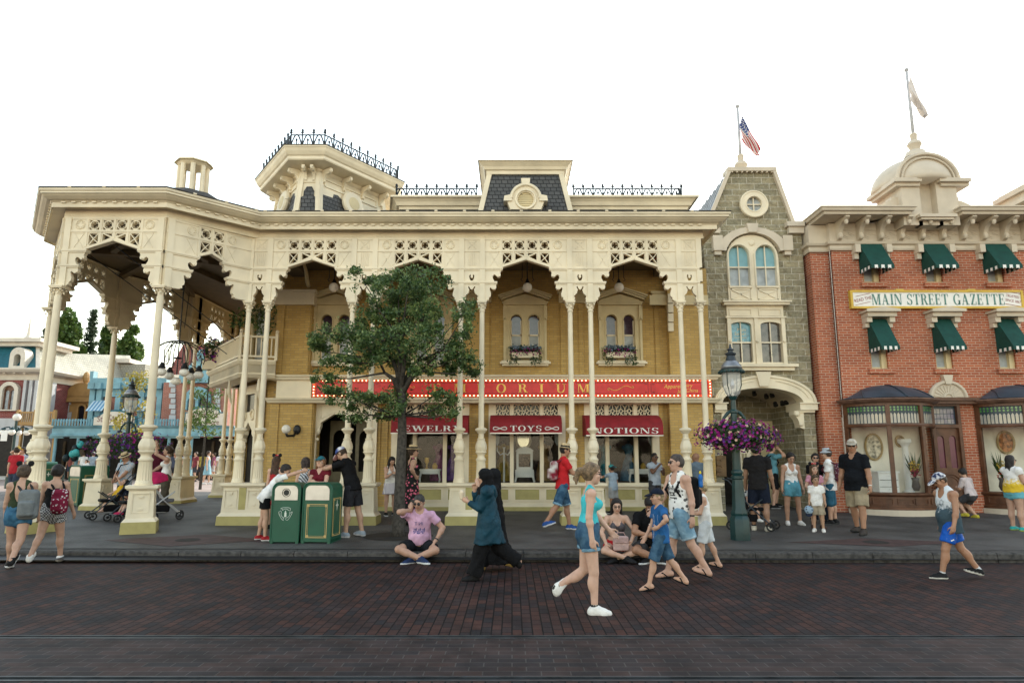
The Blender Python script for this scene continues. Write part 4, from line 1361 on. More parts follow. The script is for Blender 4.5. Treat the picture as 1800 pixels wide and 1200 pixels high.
for i in(0, 1, 2):
 A0,B0,A1,B1 = [Vector((*BB[i],7.2)), Vector((*BB[(i+1)%k],7.2)), Vector((*BO[i],zb3)), Vector((*BO[(i+1)%k],zb3))]
 Ux = (B0-A0).normalized();N = Vector((-Ux.y,Ux.x,0))
 Vt = ((A1+B1)/2-(A0+B0)/2).normalized()
 Nn = Vt.cross(Ux)*-1
 if Nn.dot(N)<0:Nn = -Nn
 O = (A0+B0)/2
 fr = (O, Ux, Vt, Nn)
 H = (B0-A0).length/2
 h = (zb3-7.2)
 sl = MB()
 w = H-.14
 if i==1:sl.plate([(-w*.95,.2),(w*.95,.2),(w*.85,1.38),(w*.62,1.42),(w*.62,1.56),(w*.3,1.70),(-w*.3,1.70),(-w*.62,1.56),(-w*.62,1.42),(-w*.85,1.38)], [], -.012, -.004, fr)
 else:
  s = 1 if i==2 else-1
  sp_ = [(-w*s,.2), (.0*s,.2), (-.04*s,1.18), (-.16*s,1.30), (-.30*s,1.42), (-.44*s,1.58), (-.58*s,1.66), (-.72*s,1.64), (-.76*s,1.52), (-w*.97*s,1.50)]
  sl.plate(sp_ if s>0 else sp_[::-1], [], -.012, -.004, fr)
 sl.build('slate_apron', slm, tu)
 tr = MB()
 for s in(-1, 1):
  tr.bar(O+Ux*(s*(H-.02))+Nn*-.03, (B1 if s>0 else A1)-Ux*s*.02+Nn*-.03, .13, .05, up=Nn)
 if i!=1:
  s = 1 if i==2 else-1
  tr.tube([O+Ux*(-.12*s+.30*math.cos(t))+Vt*(1.50+.30*math.sin(t))+Nn*-.10 for t in np.linspace(0,2*math.pi,25)], .075, 8)
  c_ = O+Ux*(-.12*s)+Vt*1.50
  tr.tube([c_+Nn*.02,c_+Nn*-.17], .31, 28)
  for(a0, b0, a1, b1)in((-H+.3,1.78,H-.4,1.78), (-H+.3,1.98,H-.4,1.98), (-H+.3,1.78,-H+.3,1.98), (H-.4,1.78,H-.4,1.98)):
   tr.bar(O+Ux*a0+Vt*b0+Nn*-.015, O+Ux*a1+Vt*b1+Nn*-.015, .04, .03, up=Nn)
  lo_ = MB();lo_.tube([c_+Nn*-.15,c_+Nn*-.178], .19, 24);lo_.build('louvre', M['creamdark'], tu)
 else:
  tr.fbox(fr, -.28, 1.82, -.03, .28, 1.96, -.002)
 tr.build('turret_trim', M['cream'], tu, smooth=True, angle=35)
cr = offset_poly(EA, .10)
cresting([cr[0],cr[1],cr[2],cr[3],((cr[3][0]+cr[4][0])/2,(cr[3][1]+cr[4][1])/2)], 9.85, .44, .30)
# pavilion roof and its little cupola
oc = [(-9.3,14.5), (-7.6,14.5), (-6.3,15.8), (-6.3,18.5), (-8.6,20.2), (-10.4,18.6), (-10.7,16.3)]
cu_c = (-8.28, 16.75)
mb = MB();n = len(oc)
inr = [(cu_c[0]+(x-cu_c[0])*.28,cu_c[1]+(y-cu_c[1])*.28)for x, y in oc]
zr1 = PZ(332, 16.2)
mb.add([(x,y,7.32)for x,y in oc]+[(x,y,zr1)for x,y in inr], [(i,(i+1)%n,n+(i+1)%n,n+i)for i in range(n)]+[tuple(range(n,2*n))])
pr = mb.build('pavilion_roof', M['roofdark'], emp)
mb = MB()
zk0,zk1,zk2 = zr1-.05,PZ(295, 16.75),PZ(281, 16.5)
for i in range(8):
 a = R(45*i+22.5)
 mb.tube([(cu_c[0]+.33*math.cos(a),cu_c[1]+.33*math.sin(a),zk0),(cu_c[0]+.33*math.cos(a),cu_c[1]+.33*math.sin(a),zk1)], .06, 8)
mb.lathe([(.38,zk0-.05),(.38,zk0+.03),(.30,zk0+.03)], (*cu_c,0), 8, rot=R(22.5))
mb.lathe([(.32,zk1-.02),(.38,zk1+.02),(.46,zk1+.10),(.47,zk2-.04),(.2,zk2+.04)], (*cu_c,0), 8, rot=R(22.5))
mb.build('cupola', M['cream'], emp)
mb = MB();mb.lathe([(.475,zk2-.045),(.475,zk2-.03),(.2,zk2+.055)], (*cu_c,0), 8, rot=R(22.5));mb.build('cupola_roof', M['creamdark'], emp)
# ---------------- long red sign board with bulbs
zs0,zs1 = PZ(697, 17.96),PZ(667, 17.96)
sx0,sx1 = P(549, 682, 17.96).x,P(1251, 682, 17.96).x
sg = empty('shop_sign', (0,18.0,zs0), 'long red sign board with gold capitals and glowing bulbs along its border', 'sign')
fr = FRONT(17.96)
b = MB();b.box(sx0+.09, 17.972, zs0+.06, sx1-.09, 18.03, zs1-.06);b.build('board', M['signred'], sg)
b = MB();b.plate(rect(sx0,zs0,sx1,zs1), [rect(sx0+.085,zs0+.055,sx1-.085,zs1-.055)], 0, .06, fr);b.build('border', M['signorange'], sg)
b = MB()
for(q0, q1)in((sx0+.12,P(655,682,17.96).x-.04), (P(655,682,17.96).x+.04,P(1142,682,17.96).x-.04), (P(1142,682,17.96).x+.04,sx1-.12)):
 for(zz0, zz1)in((zs0+.085,zs0+.093), (zs1-.093,zs1-.085)):b.box(q0, 17.968, zz0, q1, 17.975, zz1)
 for qq in(q0, q1):b.box(qq-.004, 17.968, zs0+.085, qq+.004, 17.975, zs1-.085)
 for s,qq in((1,q0), (-1,q1)):
  for zz in(zs0+.12, zs1-.12):b.bar((qq+s*.03,17.97,zz), (qq+s*.09,17.97,zz+.0), .03, .01)
b.build('pinstripes', mat('dark_red_line',(.10,.008,.01),.5,.1), sg)
b = MB()
lh = .235
for chx,px in zip('EMPORIUM', (768,809,846,881,919,952,986,1026)):
 serif_text(b, chx, lh, fr, P(px,682,17.96).x, (zs0+zs1)/2-lh/2, .010, xs=1.35)
for px in(706, 1091):flourish(b, fr, P(px,682,17.96).x, (zs0+zs1)/2, .62, .13, .0)
b.build('lettering', M['gold'], sg)
b = MB()
tf = FRONT(17.966)
for(txt, px, py, sh, sz)in(('Apparel',1190,680,.2,.14), ('Jewelry',1196,688,.2,.13), ('China',1216,686,.2,.14), ('Dry Goods',588,680,.2,.15)):
 if txt=='Jewelry':pole_text(b, 'Je', sz, tf, P(1186,688,17.96).x+.12, PZ(688,17.96), 0, shear=sh);pole_text(b, 'welry', sz, tf, P(1207,679,17.96).x, PZ(677.5,17.96), 0, shear=sh);continue
 pole_text(b, txt, sz, tf, P(px-(8 if txt=='Apparel' else 0),py,17.96).x, PZ(py-(1 if txt=='Apparel' else 0),17.96), 0, shear=sh)
b.build('script_lettering', M['gold'], sg)
bm = emit_mat('lit_bulb', (1.0,.72,.36), 2.6)
nb = 100
for j in range(nb):
 x = sx0+.05+(sx1-sx0-.1)*j/(nb-1)
 if j==0:
  b = MB();b.ball((x,17.945,zs0+.028), .015, 8, 6);proto_b = b.build('bulb', bm, sg, smooth=True)
  p0 = proto_b.location.copy()
 else:
  c = proto_b.copy();COL.objects.link(c);c.location = p0+Vector((x-sx0-.05,0,0))
b = MB()
for j in range(nb):
 x = sx0+.05+(sx1-sx0-.1)*j/(nb-1)
 b.ball((x,17.945,zs1-.028), .015, 8, 6)
for j in range(1, 5):
 for x in(sx0+.04, sx1-.04):b.ball((x,17.945,zs0+.028+(zs1-zs0-.056)*j/5), .015, 8, 6)
o = b.build('bulb_rows', bm, sg, smooth=True);o['kind'] = 'stuff'
# ------------------------------------------------------------------ narrow stone house
YS = 18.15
sto = empty('stone_house', (6.65,YS,.3), 'narrow grey rock faced stone house with tall cream windows and an arched passage', 'building')
FS = FRONT(YS)
def sx(px, py=700, Y=YS):return P(px, py, Y).x
SX0,SX1 = 5.295,8.02
zc_ = PZ(400, YS)
xm = sx(1318, 400)
holes = []
# passage arch
ax0,ax1 = sx(1270, 780),sx(1415, 780)
acx,arr = (ax0+ax1)/2,(ax1-ax0)/2
zsp,zap = PZ(708, YS),PZ(681, YS)
outer = [(SX0,.25), (ax0,.25), (ax0,zsp)]+arc(acx, zsp, arr, zap-zsp, 180, 0, 16)[1:-1]+[(ax1,zsp), (ax1,.25), (SX1,.25), (SX1,zc_), (SX0,zc_)]
up0,up1,upc = sx(1277, 470),sx(1368, 470),(sx(1277,470)+sx(1368,470))/2
uz0,uz1,uzs = PZ(530, YS),PZ(434, YS),PZ(455, YS)
lo0,lo1 = sx(1279, 600),sx(1379, 600)
lz0,lz1 = PZ(641, YS),PZ(538, YS)
holes = [rect(up0+.05,uz0,up1-.05,uz1), rect(lo0+.05,lz0,lo1-.05,lz1)]
mb = MB();mb.plate(outer, holes, 0, .35, FS)
mb.box(SX0, YS+.36, .25, SX0+.3, 26, zc_);mb.box(SX1-.3, YS+.36, .25, SX1, 26, zc_)
mb.build('wall', M['stone'], sto)
mb = MB();mb.box(SX0+.3, YS+.36, zc_-.3, SX1-.3, 26, zc_-.1);mb.build('roof_deck', M['roofdark'], sto)
# tapered stone gable with a metal mansard behind it
zt = PZ(302, YS+.1)
t0,t1 = sx(1280, 305, YS+.1),sx(1357, 305, YS+.1)
b0,b1 = sx(1240, 398),sx(1396, 398)
zrw = PZ(361, YS+.05);rwx = (t0+t1)/2
mb = MB()
mb.plate([(b0,zc_),(b1,zc_),(t1,zt),(t0,zt)], [arc(rwx,zrw,.24,.24,0,360,24)[:-1]], .0, .3, FRONT(YS+.03))
mb.build('gable', M['stone'], sto)
mb = MB()
mb.add([(b0-.0,YS+.34,zc_),(b1,YS+.34,zc_),(b1,23,zc_),(b0,23,zc_),(t0,YS+.34,zt-.02),(t1,YS+.34,zt-.02),(t1,22,zt-.02),(t0,22,zt-.02)], [(0,1,5,4),(1,2,6,5),(2,3,7,6),(3,0,4,7),(4,5,6,7)])
for i in range(9):
 y = YS+.6+i*.4
 mb.bar((b0-.01,y,zc_), (t0-.01,y,zt), .03, .03, up=(0,1,0))
mb.build('mansard_roof', mat('zinc_sheet',(.36,.37,.38),.45,.1,metal=.4), sto)
mb = MB()
for(p, q)in(((b0,zc_),(t0,zt)), ((b1,zc_),(t1,zt))):
 mb.bar((p[0],YS-.02,p[1]), (q[0],YS-.02,q[1]), .10, .12, up=(0,1,0))
mb.box(t0-.07, YS-.09, zt-.05, t1+.07, YS+.38, zt+.06)
for i in range(9):mb.box(t0+.06+i*(t1-t0-.12)/8-.02, YS-.07, zt-.09, t0+.06+i*(t1-t0-.12)/8+.02, YS+.02, zt-.052)
for x0,x1 in((sx(1384,400),SX1+.03), (SX0+.0,sx(1263,400))):
 mb.box(x0-.02, YS-.14, PZ(412,YS), x1, YS-.001, PZ(401,YS));mb.box(x0-.08, YS-.20, PZ(401,YS), x1, YS-.001, PZ(393,YS))
mb.build('gable_coping', M['beige'], sto)
mb = MB()
mb.plate(arc(rwx,zrw,.385,.385,0,360,32)[:-1], [arc(rwx,zrw,.215,.215,0,360,24)[:-1]], -.08, .06, FRONT(YS))
mb.tube([(rwx+.37*math.cos(t),YS-.07,zrw+.37*math.sin(t))for t in np.linspace(0,2*math.pi,33)], .03, 6)
mb.tube([(rwx+.23*math.cos(t),YS-.07,zrw+.23*math.sin(t))for t in np.linspace(0,2*math.pi,25)], .025, 6)
mb.box(rwx-.015, YS-.02, zrw-.22, rwx+.015, YS+.02, zrw+.22);mb.box(rwx-.22, YS-.018, zrw-.015, rwx+.22, YS+.018, zrw+.015)
rw = mb.build('round_window', M['cream'], sto, smooth=True, angle=30)
mb = MB();mb.plate(arc(rwx,zrw,.22,.22,0,360,24)[:-1], [], .05, .06, FRONT(YS));mb.build('pane', M['curtain'], rw)
# tall paired window
wnd = MB()
pane = [(sx(1281,470),sx(1316,470)), (sx(1328,470),sx(1363,470))]
zpb,zpm,zps = PZ(503, YS),PZ(470, YS),PZ(449, YS)
hp = [arched(a,zpb,b,zps,(b-a)/2)for a, b in pane]
wnd.plate(rect(up0,uz0,up1,uz1-.25)if False else[(up0,uz0),(up1,uz0),(up1,uzs)]+arc((up0+up1)/2,uzs,(up1-up0)/2,PZ(414,YS)-uzs,0,180,18)[1:-1]+[(up0,uzs)], hp, -.05, .12, FS)
for(a, b)in pane:
 c,r = (a+b)/2,(b-a)/2
 wnd.tube([(a-.03,YS-.06,zpb),(a-.03,YS-.06,zps)]+[(x,YS-.06,z)for x,z in arc(c,zps,r+.03,r+.03,180,0,12)]+[(b+.03,YS-.06,zpb)], .03, 6)
 wnd.box(c-.014, YS-.01, zpb, c+.014, YS+.03, zps+r*.98);wnd.box(a, YS-.012, zpm-.02, b, YS+.032, zpm+.02);wnd.box(a-.04, YS-.09, zpb-.06, b+.04, YS-.051, zpb-.01)
 z0,z1 = PZ(527, YS),PZ(509, YS)
 for(p, q)in(((a,z0),(b,z1)), ((a,z1),(b,z0)), ((a,z0),(b,z0)), ((a,z1),(b,z1)), ((a,z0),(a,z1)), ((b,z0),(b,z1))):
  wnd.bar((p[0],YS-.06,p[1]), (q[0],YS-.06,q[1]), .03, .03, up=(0,1,0))
wnd.ball(((up0+up1)/2,YS-.05,PZ(428,YS)), .09, 10, 8, (1,.4,1))
w1 = wnd.build('window', M['cream'], sto, smooth=True, angle=30)
for(a, b)in pane:
 c,r = (a+b)/2,(b-a)/2
 mb = MB();mb.plate(arched(a,zpm,b,zps,r), [], .06, .07, FS);mb.build('pane', M['blueblind'], w1)
 mb = MB();mb.plate(rect(a,zpb,b,zpm), [], .065, .075, FS);mb.build('pane', M['curtain'], w1)
hd = MB()
hc = (up0+up1)/2
o_ = arc(hc, PZ(452,YS), sx(1386,440)-hc, PZ(402,YS)-PZ(452,YS), 12, 168, 18)
i_ = arc(hc, PZ(452,YS), sx(1369,440)-hc, PZ(412,YS)-PZ(452,YS), 168, 12, 18)
hd.plate(o_+i_, [], -.16, -.001, FS)
for s in(-1, 1):
 x = hc+s*(sx(1381,430)-hc)
 hd.box(x-.13, YS-.18, PZ(443,YS), x+.13, YS-.001, PZ(417,YS));hd.box(x-.09, YS-.13, PZ(450,YS), x+.09, YS-.001, PZ(443,YS))
hd.plate([(hc-.11,PZ(412,YS)),(hc+.11,PZ(412,YS)),(hc+.16,PZ(397,YS)),(hc-.16,PZ(397,YS))], [], -.22, -.001, FS)
hd.build('window_hood', M['beige'], sto)
# lower paired window
wnd = MB()
pane = [(sx(1285,600),sx(1321,600)), (sx(1337,600),sx(1373,600))]
zb_,zm_,zs_ = PZ(637, YS),PZ(602, YS),PZ(572, YS)
hp = [arched(a,zb_,b,zs_,.09)for a, b in pane]
wnd.plate(rect(lo0,lz0,lo1,lz1), hp, -.06, .12, FS)
for i,(a, b)in enumerate(pane):
 c = (a+b)/2
 wnd.box(c-.013, YS-.01, zb_, c+.013, YS+.03, zs_+.09);wnd.box(a, YS-.012, zm_-.02, b, YS+.032, zm_+.02)
 z0,z1 = PZ(556, YS),PZ(543, YS)
 wnd.plate(rect(a-.03,z0,b+.03,z1), [rect(a+.0,z0+.03,b,z1-.03)], -.085, -.058, FS)
for x in(lo0+.04, (lo0+lo1)/2, lo1-.04):
 wnd.box(x-.05, YS-.10, lz0, x+.05, YS-.058, PZ(560,YS));wnd.ball((x,YS-.1,PZ(601,YS)), .045, 8, 6)
wnd.box(lo0-.05, YS-.12, PZ(560,YS), lo1+.05, YS-.058, PZ(557,YS))
wnd.box(lo0-.10, YS-.20, lz1, lo1+.14, YS-.001, PZ(534,YS));wnd.box(lo0-.14, YS-.25, PZ(534,YS), lo1+.18, YS-.001, PZ(531,YS))
wnd.box(lo0-.08, YS-.16, PZ(652,YS), lo1+.16, YS-.001, PZ(646,YS));wnd.box(lo0-.14, YS-.24, PZ(646,YS), lo1+.24, YS-.001, lz0)
w2 = wnd.build('window', M['cream'], sto)
bluep = mat('pale_blue_window_lettering_ground', (.12,.33,.42), .15, .25, 10, spec=.7)
refl = mat('grey_brown_pane', (.10,.085,.075), .08, .45, 6, spec=.9)
for i,(a, b)in enumerate(pane):
 mb = MB();mb.plate(arched(a,zm_,b,zs_,.09), [], .06, .07, FS);mb.build('pane', bluep if i==0 else refl, w2)
 mb = MB();mb.plate(rect(a,zb_,b,zm_), [], .065, .075, FS);mb.build('pane', refl, w2)
mb = MB();tf = FRONT(YS+.055);c = (pane[0][0]+pane[0][1])/2
pole_text(mb, 'Main', .13, tf, c+.04, PZ(579,YS), 0, shear=.1);pole_text(mb, 'Street', .13, tf, c, PZ(586,YS), 0, shear=.1)
pole_text(mb, 'MARCHING', .065, tf, c, PZ(593,YS), 0);pole_text(mb, 'BAND', .065, tf, c, PZ(598,YS), 0)
mb.build('window_lettering', mat('cream_window_lettering',(.62,.55,.34),.4,.05), w2)
# arch, imposts, keystone, brackets
ar = MB()
o0,o1 = sx(1254, 706),SX1+.03
ozp = PZ(660, YS)
aout = arc((o0+o1)/2, zsp, (o1-o0)/2, ozp-zsp, 0, 180, 24)
ar.plate(aout+arc(acx,zsp,arr-.02,zap-zsp-.02,180,0,20), [], -.14, .30, FS)
ar.tube([(x,YS-.14,z)for x,z in arc((o0+o1)/2,zsp,(o1-o0)/2-.06,ozp-zsp-.05,0,180,24)], .035, 6)
ar.tube([(x,YS-.145,z)for x,z in arc((o0+o1)/2,zsp,(o1-o0)/2-.2,ozp-zsp-.14,12,75,12)], .018, 5)
ar.tube([(x,YS-.145,z)for x,z in arc((o0+o1)/2,zsp,(o1-o0)/2-.2,ozp-zsp-.14,105,168,12)], .018, 5)
kx = sx(1338, 670)
ar.plate([(kx-.12,PZ(680,YS)),(kx+.12,PZ(680,YS)),(kx+.2,PZ(655,YS)),(kx-.2,PZ(655,YS))], [], -.22, -.141, FS)
for(q0, q1)in((o0,ax0+.12), (ax1-.12,o1)):
 ar.box(q0, YS-.16, PZ(721,YS), q1, YS+.8, PZ(710,YS));ar.box(q0-.02, YS-.2, PZ(710,YS), q1+.04, YS+.8, zsp);ar.box(q0, YS-.10, PZ(725,YS), q1-.06, YS-.002, PZ(721,YS)-.001)
ar.build('passage_arch', M['cream'], sto, smooth=True, angle=30)
for s,x in((1,ax0), (-1,ax1)):
 b = MB()
 b.plate([(0,0),(.24,0),(.25,-.1),(.16,-.22),(.12,-.36),(.12,-.44),(0,-.48)]if s>0 else[(0,0),(0,-.48),(-.12,-.44),(-.12,-.36),(-.16,-.22),(-.25,-.1),(-.24,0)], [], -.06, .3, (Vector((x,YS,PZ(722,YS))),Vector((1,0,0)),Vector((0,0,1)),Vector((0,1,0))))
 b.ball((x+s*.18,YS-.05,PZ(722,YS)-.08), .08, 8, 6);b.ball((x+s*.09,YS-.05,PZ(722,YS)-.36), .06, 8, 6)
 b.build('arch_bracket', M['cream'], sto, smooth=True, angle=40)
wp = MB();pq = P(1268, 818, YS-.05);wp.plate([(pq.x-.13,pq.z-.26),(pq.x+.12,pq.z-.28),(pq.x+.13,pq.z+.24),(pq.x,pq.z+.28),(pq.x-.12,pq.z+.24)], [], -.06, -.004, FS);wp.tube([(pq.x-.06+.07*math.cos(t),YS-.065,pq.z+.08+.07*math.sin(t))for t in np.linspace(.6,5.6,12)], .012, 5);wp.tube([(pq.x-.06+.08*math.cos(t),YS-.065,pq.z-.08+.08*math.sin(t))for t in np.linspace(.6,5.6,12)], .012, 5)
wp.build('wooden_plaque', mat('carved_wood',(.16,.09,.035),.6,.2), sto)
# passage: side walls, vault, back wall with doors
mb = MB()
yb = YS+2.2
mb.box(ax0-.3, YS+.36, .2, ax0, yb, zap+.3);mb.box(ax1, YS+.36, .2, ax1+.3, yb, zap+.3);mb.box(ax0, yb, .2, ax1, yb+.1, zap+.3)
mb.build('passage_wall', M['stone'], sto)
mb = MB()
vlt = arc(acx, zsp-.0, arr, zap-zsp, 180, 0, 12)
mb.add([(x,YS+.36,z)for x,z in vlt]+[(x,yb,z)for x,z in vlt], [(i,i+1,13+i+1,13+i)for i in range(12)])
mb.build('passage_vault', M['beige'], sto)
d = MB()
dx0,dx1 = sx(1326, 800, yb),sx(1360, 800, yb)
d.box(dx0-.55, yb-.12, .25, dx0-.02, yb-.005, 2.75);d.box(dx0, yb-.06, .3, dx1, yb-.004, 2.75)
d.box(sx(1398,800,yb)-.1, yb-.1, 1.95, ax1, yb-.005, 2.2)
d.plate(rect(ax1-.62,.3,ax1-.02,1.94), [rect(ax1-.5,1.0,ax1-.14,1.8)], -.08, -.02, FRONT(yb))
d.build('passage_doors', M['creamdark'], sto)
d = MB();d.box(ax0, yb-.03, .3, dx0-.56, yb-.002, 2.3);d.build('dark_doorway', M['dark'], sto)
gl_ = MB()
gl_.plate(rect(sx(1302,830,YS+1.2),.75,sx(1322,830,YS+1.2),1.95), [rect(sx(1302,830,YS+1.2)+.05+.085*i,.85+.25*j,sx(1302,830,YS+1.2)+.115+.085*i,1.05+.25*j)for i in range(2)for j in range(4)], 0, .04, FRONT(YS+1.2))
gl_.box(sx(1302,830,YS+1.2), YS+1.2, .3, sx(1322,830,YS+1.2), YS+1.24, .749);gl_.build('glazed_door', M['cream'], sto)
sp_ = MB()
for px,py in((1325,688), (1346,693), (1356,691), (1362,707), (1374,705), (1381,704)):
 p = P(px, py, YS+.9);sp_.tube([p,p+Vector((.0,-.06,-.10))], [.05,.07], 8)
build_each(sp_, 'spotlight', M['black'], sto)
mb = MB();mb.box(ax1+.02, YS-.06, .25, SX1, YS-.002, .48);mb.build('base_course', M['beige'], sto)
# ------------------------------------------------------------------ red brick building with green awnings
YB = 17.72
bri = empty('brick_building', (11.5,YB,.3), 'red brick building with beige cornice, domed gable and small green awnings', 'building')
FB = FRONT(YB)
def bx(px, py, Y=YB):return P(px, py, Y).x
XB0,XB1 = bx(1462, 460),16.0
zf = PZ(441, YB)
low = [(1546,634), (1660,634), (1771,634)]
upw = [(1532,483), (1642,483), (1750,483)]
wlo = [(bx(*q)-.22,PZ(648,YB),bx(*q)+.22,PZ(560,YB))for q in low]
wup = [(bx(*q)-.22,PZ(497,YB),bx(*q)+.22,PZ(446,YB))for q in upw]
mb = MB()
bwo = [(9.70-1.06,9.70+1.06), (13.10-1.06,13.10+1.06)]
grid_wall(mb, XB0, .25, XB1, zf, wlo+wup+[(a,.6,b,2.55)for a,b in bwo], YB, YB+.3)
mb.build('wall', M['rbrick'], bri)
mb = MB()
PX0,PX1 = bx(1424, 450, 17.88),XB0
mb.box(PX0, 17.88, .25, PX1, 25, zf);mb.box(PX1, YB+.31, .25, PX1+.3, 25, zf)
mb.build('wall', M['rbrick'], bri)
# cornice
zh = [PZ(y,YB-.05)for y in(441,430,421,374)]
ye = 16.95
zeave = PZ(364, ye)
cor = MB()
def cornice_run(mb, path):
 mb.sweep(path, [(-.2,zf),(.05,zf),(.07,zf+.05),(.05,zf+.06),(.05,zf+.13),(.12,zf+.16),(.15,zf+.22),(.02,zf+.24),(.02,zeave-.18),(-.2,zeave-.18)])
cornice_run(cor, [(PX0,24),(PX0,17.86),(PX1+.0,17.86),(PX1,YB-.02),(XB1,YB-.02)])
cor.build('cornice_frieze', M['beige'], bri)
gx = P(1632, 330, 17.2).x
gap0,gap1 = P(1606, 366, ye).x,P(1692, 366, ye).x
ev = MB()
epr = [(-1.2,zeave-.16), (-.05,zeave-.16), (-.03,zeave-.10), (.03,zeave-.08), (.05,zeave-.02), (.08,zeave), (.08,zeave+.03), (-1.2,zeave+.18)]
ev.sweep([(8.12,24),(8.12,ye+.03),(gap0,ye+.03),(gap0,YB+.1)], epr)
ev.sweep([(gap1,YB+.1),(gap1,ye+.03),(XB1,ye+.03)], epr)
ev.build('eaves', M['beige'], bri)
br = MB();dia = MB()
xs_ = [bx(1462,400)+.12+i*.555 for i in range(13)]
proto = None
for i,x in enumerate(xs_):
 if gap0+.05<x<gap1-.05:pass
 b = MB()
 z1 = zeave-.17;z0 = zf+.24
 pts = [(0,z1), (-.60,z1), (-.64,z1-.05), (-.56,z1-.10), (-.42,z1-.12), (-.26,z1-.20), (-.17,z1-.34), (-.13,z0+.05), (0,z0)]
 pts = [(-a,z)for a, z in pts]
 fr2 = (Vector((x,YB-.04,0)), Vector((0,-1,0)), Vector((0,0,1)), Vector((1,0,0)))
 b.plate(pts, [], -.055, .055, fr2)
 b.ball((x,YB-.56,z1-.14), .055, 8, 6, (1,1,1.6));b.ball((x,YB-.2,z0+.12), .065, 8, 6, (1,1,1.4))
 b.build('eave_bracket', M['beige'], bri, smooth=True, angle=35)
 if i<len(xs_)-1:
  c = x+.277;zz = zf+.42
  for(w, h)in((.20,.10), (.10,.05)):
   q = [(c-w,zz), (c,zz+h), (c+w,zz), (c,zz-h)]
   for k in range(4):dia.bar((q[k][0],YB-.045,q[k][1]), (q[(k+1)%4][0],YB-.045,q[(k+1)%4][1]), .018, .02, up=(0,1,0))
  dia.box(x+.07, YB-.07, zf+.56, x+.485, YB-.038, zf+.60)
dia.build('frieze_trim', M['beige'], bri)
# domed gable
tw = MB()
yg = 17.2
zg1,zg0 = PZ(318, yg),PZ(420, YB)
hw = .74
niche0,niche1 = P(1617, 340, yg).x,P(1646, 340, yg).x
nc = (niche0+niche1)/2
zns,znb = PZ(318, yg),PZ(380, yg)
tw.plate(rect(gx-hw,zeave-.4,gx+hw,zg1), [rect(niche0,znb,niche1,zg1-.002)]if False else[], .25, 1.2, FRONT(yg))
for(a, b)in((gx-hw,niche0), (niche1,gx+hw)):tw.box(a, yg, zeave-.4, b, yg+.249, zg1)
tw.box(niche0-.1, yg, zeave-.4, niche1+.1, yg+.248, znb)
r1 = .80
tw.plate(arc(gx,zg1,r1,PZ(271,yg)-zg1,0,180,24)+[(niche0,zg1)]+arc(nc,zg1,(niche1-niche0)/2,(niche1-niche0)/2,180,0,10)[1:-1]+[(niche1,zg1)], [], .0, .3, FRONT(yg))
tb = tw.build('domed_gable', M['beige'], bri)
tw = MB()
hgt = PZ(271, yg)-zg1
tw.tube([(x,yg-.02,z)for x,z in arc(gx,zg1,r1+.02,hgt,0,180,24)], .055, 6)
tw.tube([(x,yg-.04,z)for x,z in arc(gx,zg1,r1-.10,hgt-.11,0,180,24)], .03, 5)
for i in range(9):
 a = R(20+17.5*i)
 if 75<20+17.5*i<105 and False:continue
 tw.ball((gx+.56*math.cos(a),yg-.005,zg1+.50*hgt/.8*math.sin(a)), .10, 8, 6, (.5,.3,1.0))
rr = (niche1-niche0)/2
tw.tube([(x,yg-.05,z)for x,z in arc(nc,zg1-.02,rr+.06,rr+.06,0,180,16)], .06, 6)
for(a, b)in((gx-hw-.24,niche0-.02), (niche1+.02,gx+hw+.30)):
 tw.box(a+.08, yg-.08, zg1-.17, b, yg+1.2, zg1-.08);tw.box(a, yg-.18, zg1-.08, b, yg+1.3, zg1+.02)
tw.box(niche0-.12, yg-.15, znb-.14, niche1+.30, yg-.001, znb-.08);tw.box(niche0-.18, yg-.2, znb-.08, niche1+.36, yg-.001, znb)
for s in(-1, 1):
 e = gx+s*hw
 pts = [(0,zeave-.1), (.62,zeave-.1), (.60,zeave+.08), (.45,zeave+.24), (.25,zeave+.34), (.16,zeave+.36), (.16,zeave+.45), (0,zeave+.45)]
 tw.plate([(e+s*a,z)for a,z in pts][::s], [], .2, .5, FRONT(yg))
tw.build('gable_trim', M['beige'], tb, smooth=True, angle=35)
dm = MB()
dpr = [(1.02*math.cos(t),zg1+(hgt+.12)*math.sin(t))for t in np.linspace(0,math.pi/2*.96,10)]
dm.lathe(dpr, (gx,yg+.75,0), 24)
dm.build('dome', M['beige'], tb, smooth=True)
# second gable at the edge of view
sg2 = MB()
qx = P(1812, 335, 17.3).x
sg2.box(qx, 17.3, zeave, qx+1.2, 18.5, PZ(318,17.3));sg2.box(qx-.22, 17.1, PZ(350,17.2), qx+1.3, 18.6, PZ(343,17.2));sg2.box(qx-.1, 17.1, PZ(328,17.2), qx+1.3, 18.6, PZ(320,17.2))
sg2.build('side_gable', M['beige'], bri)
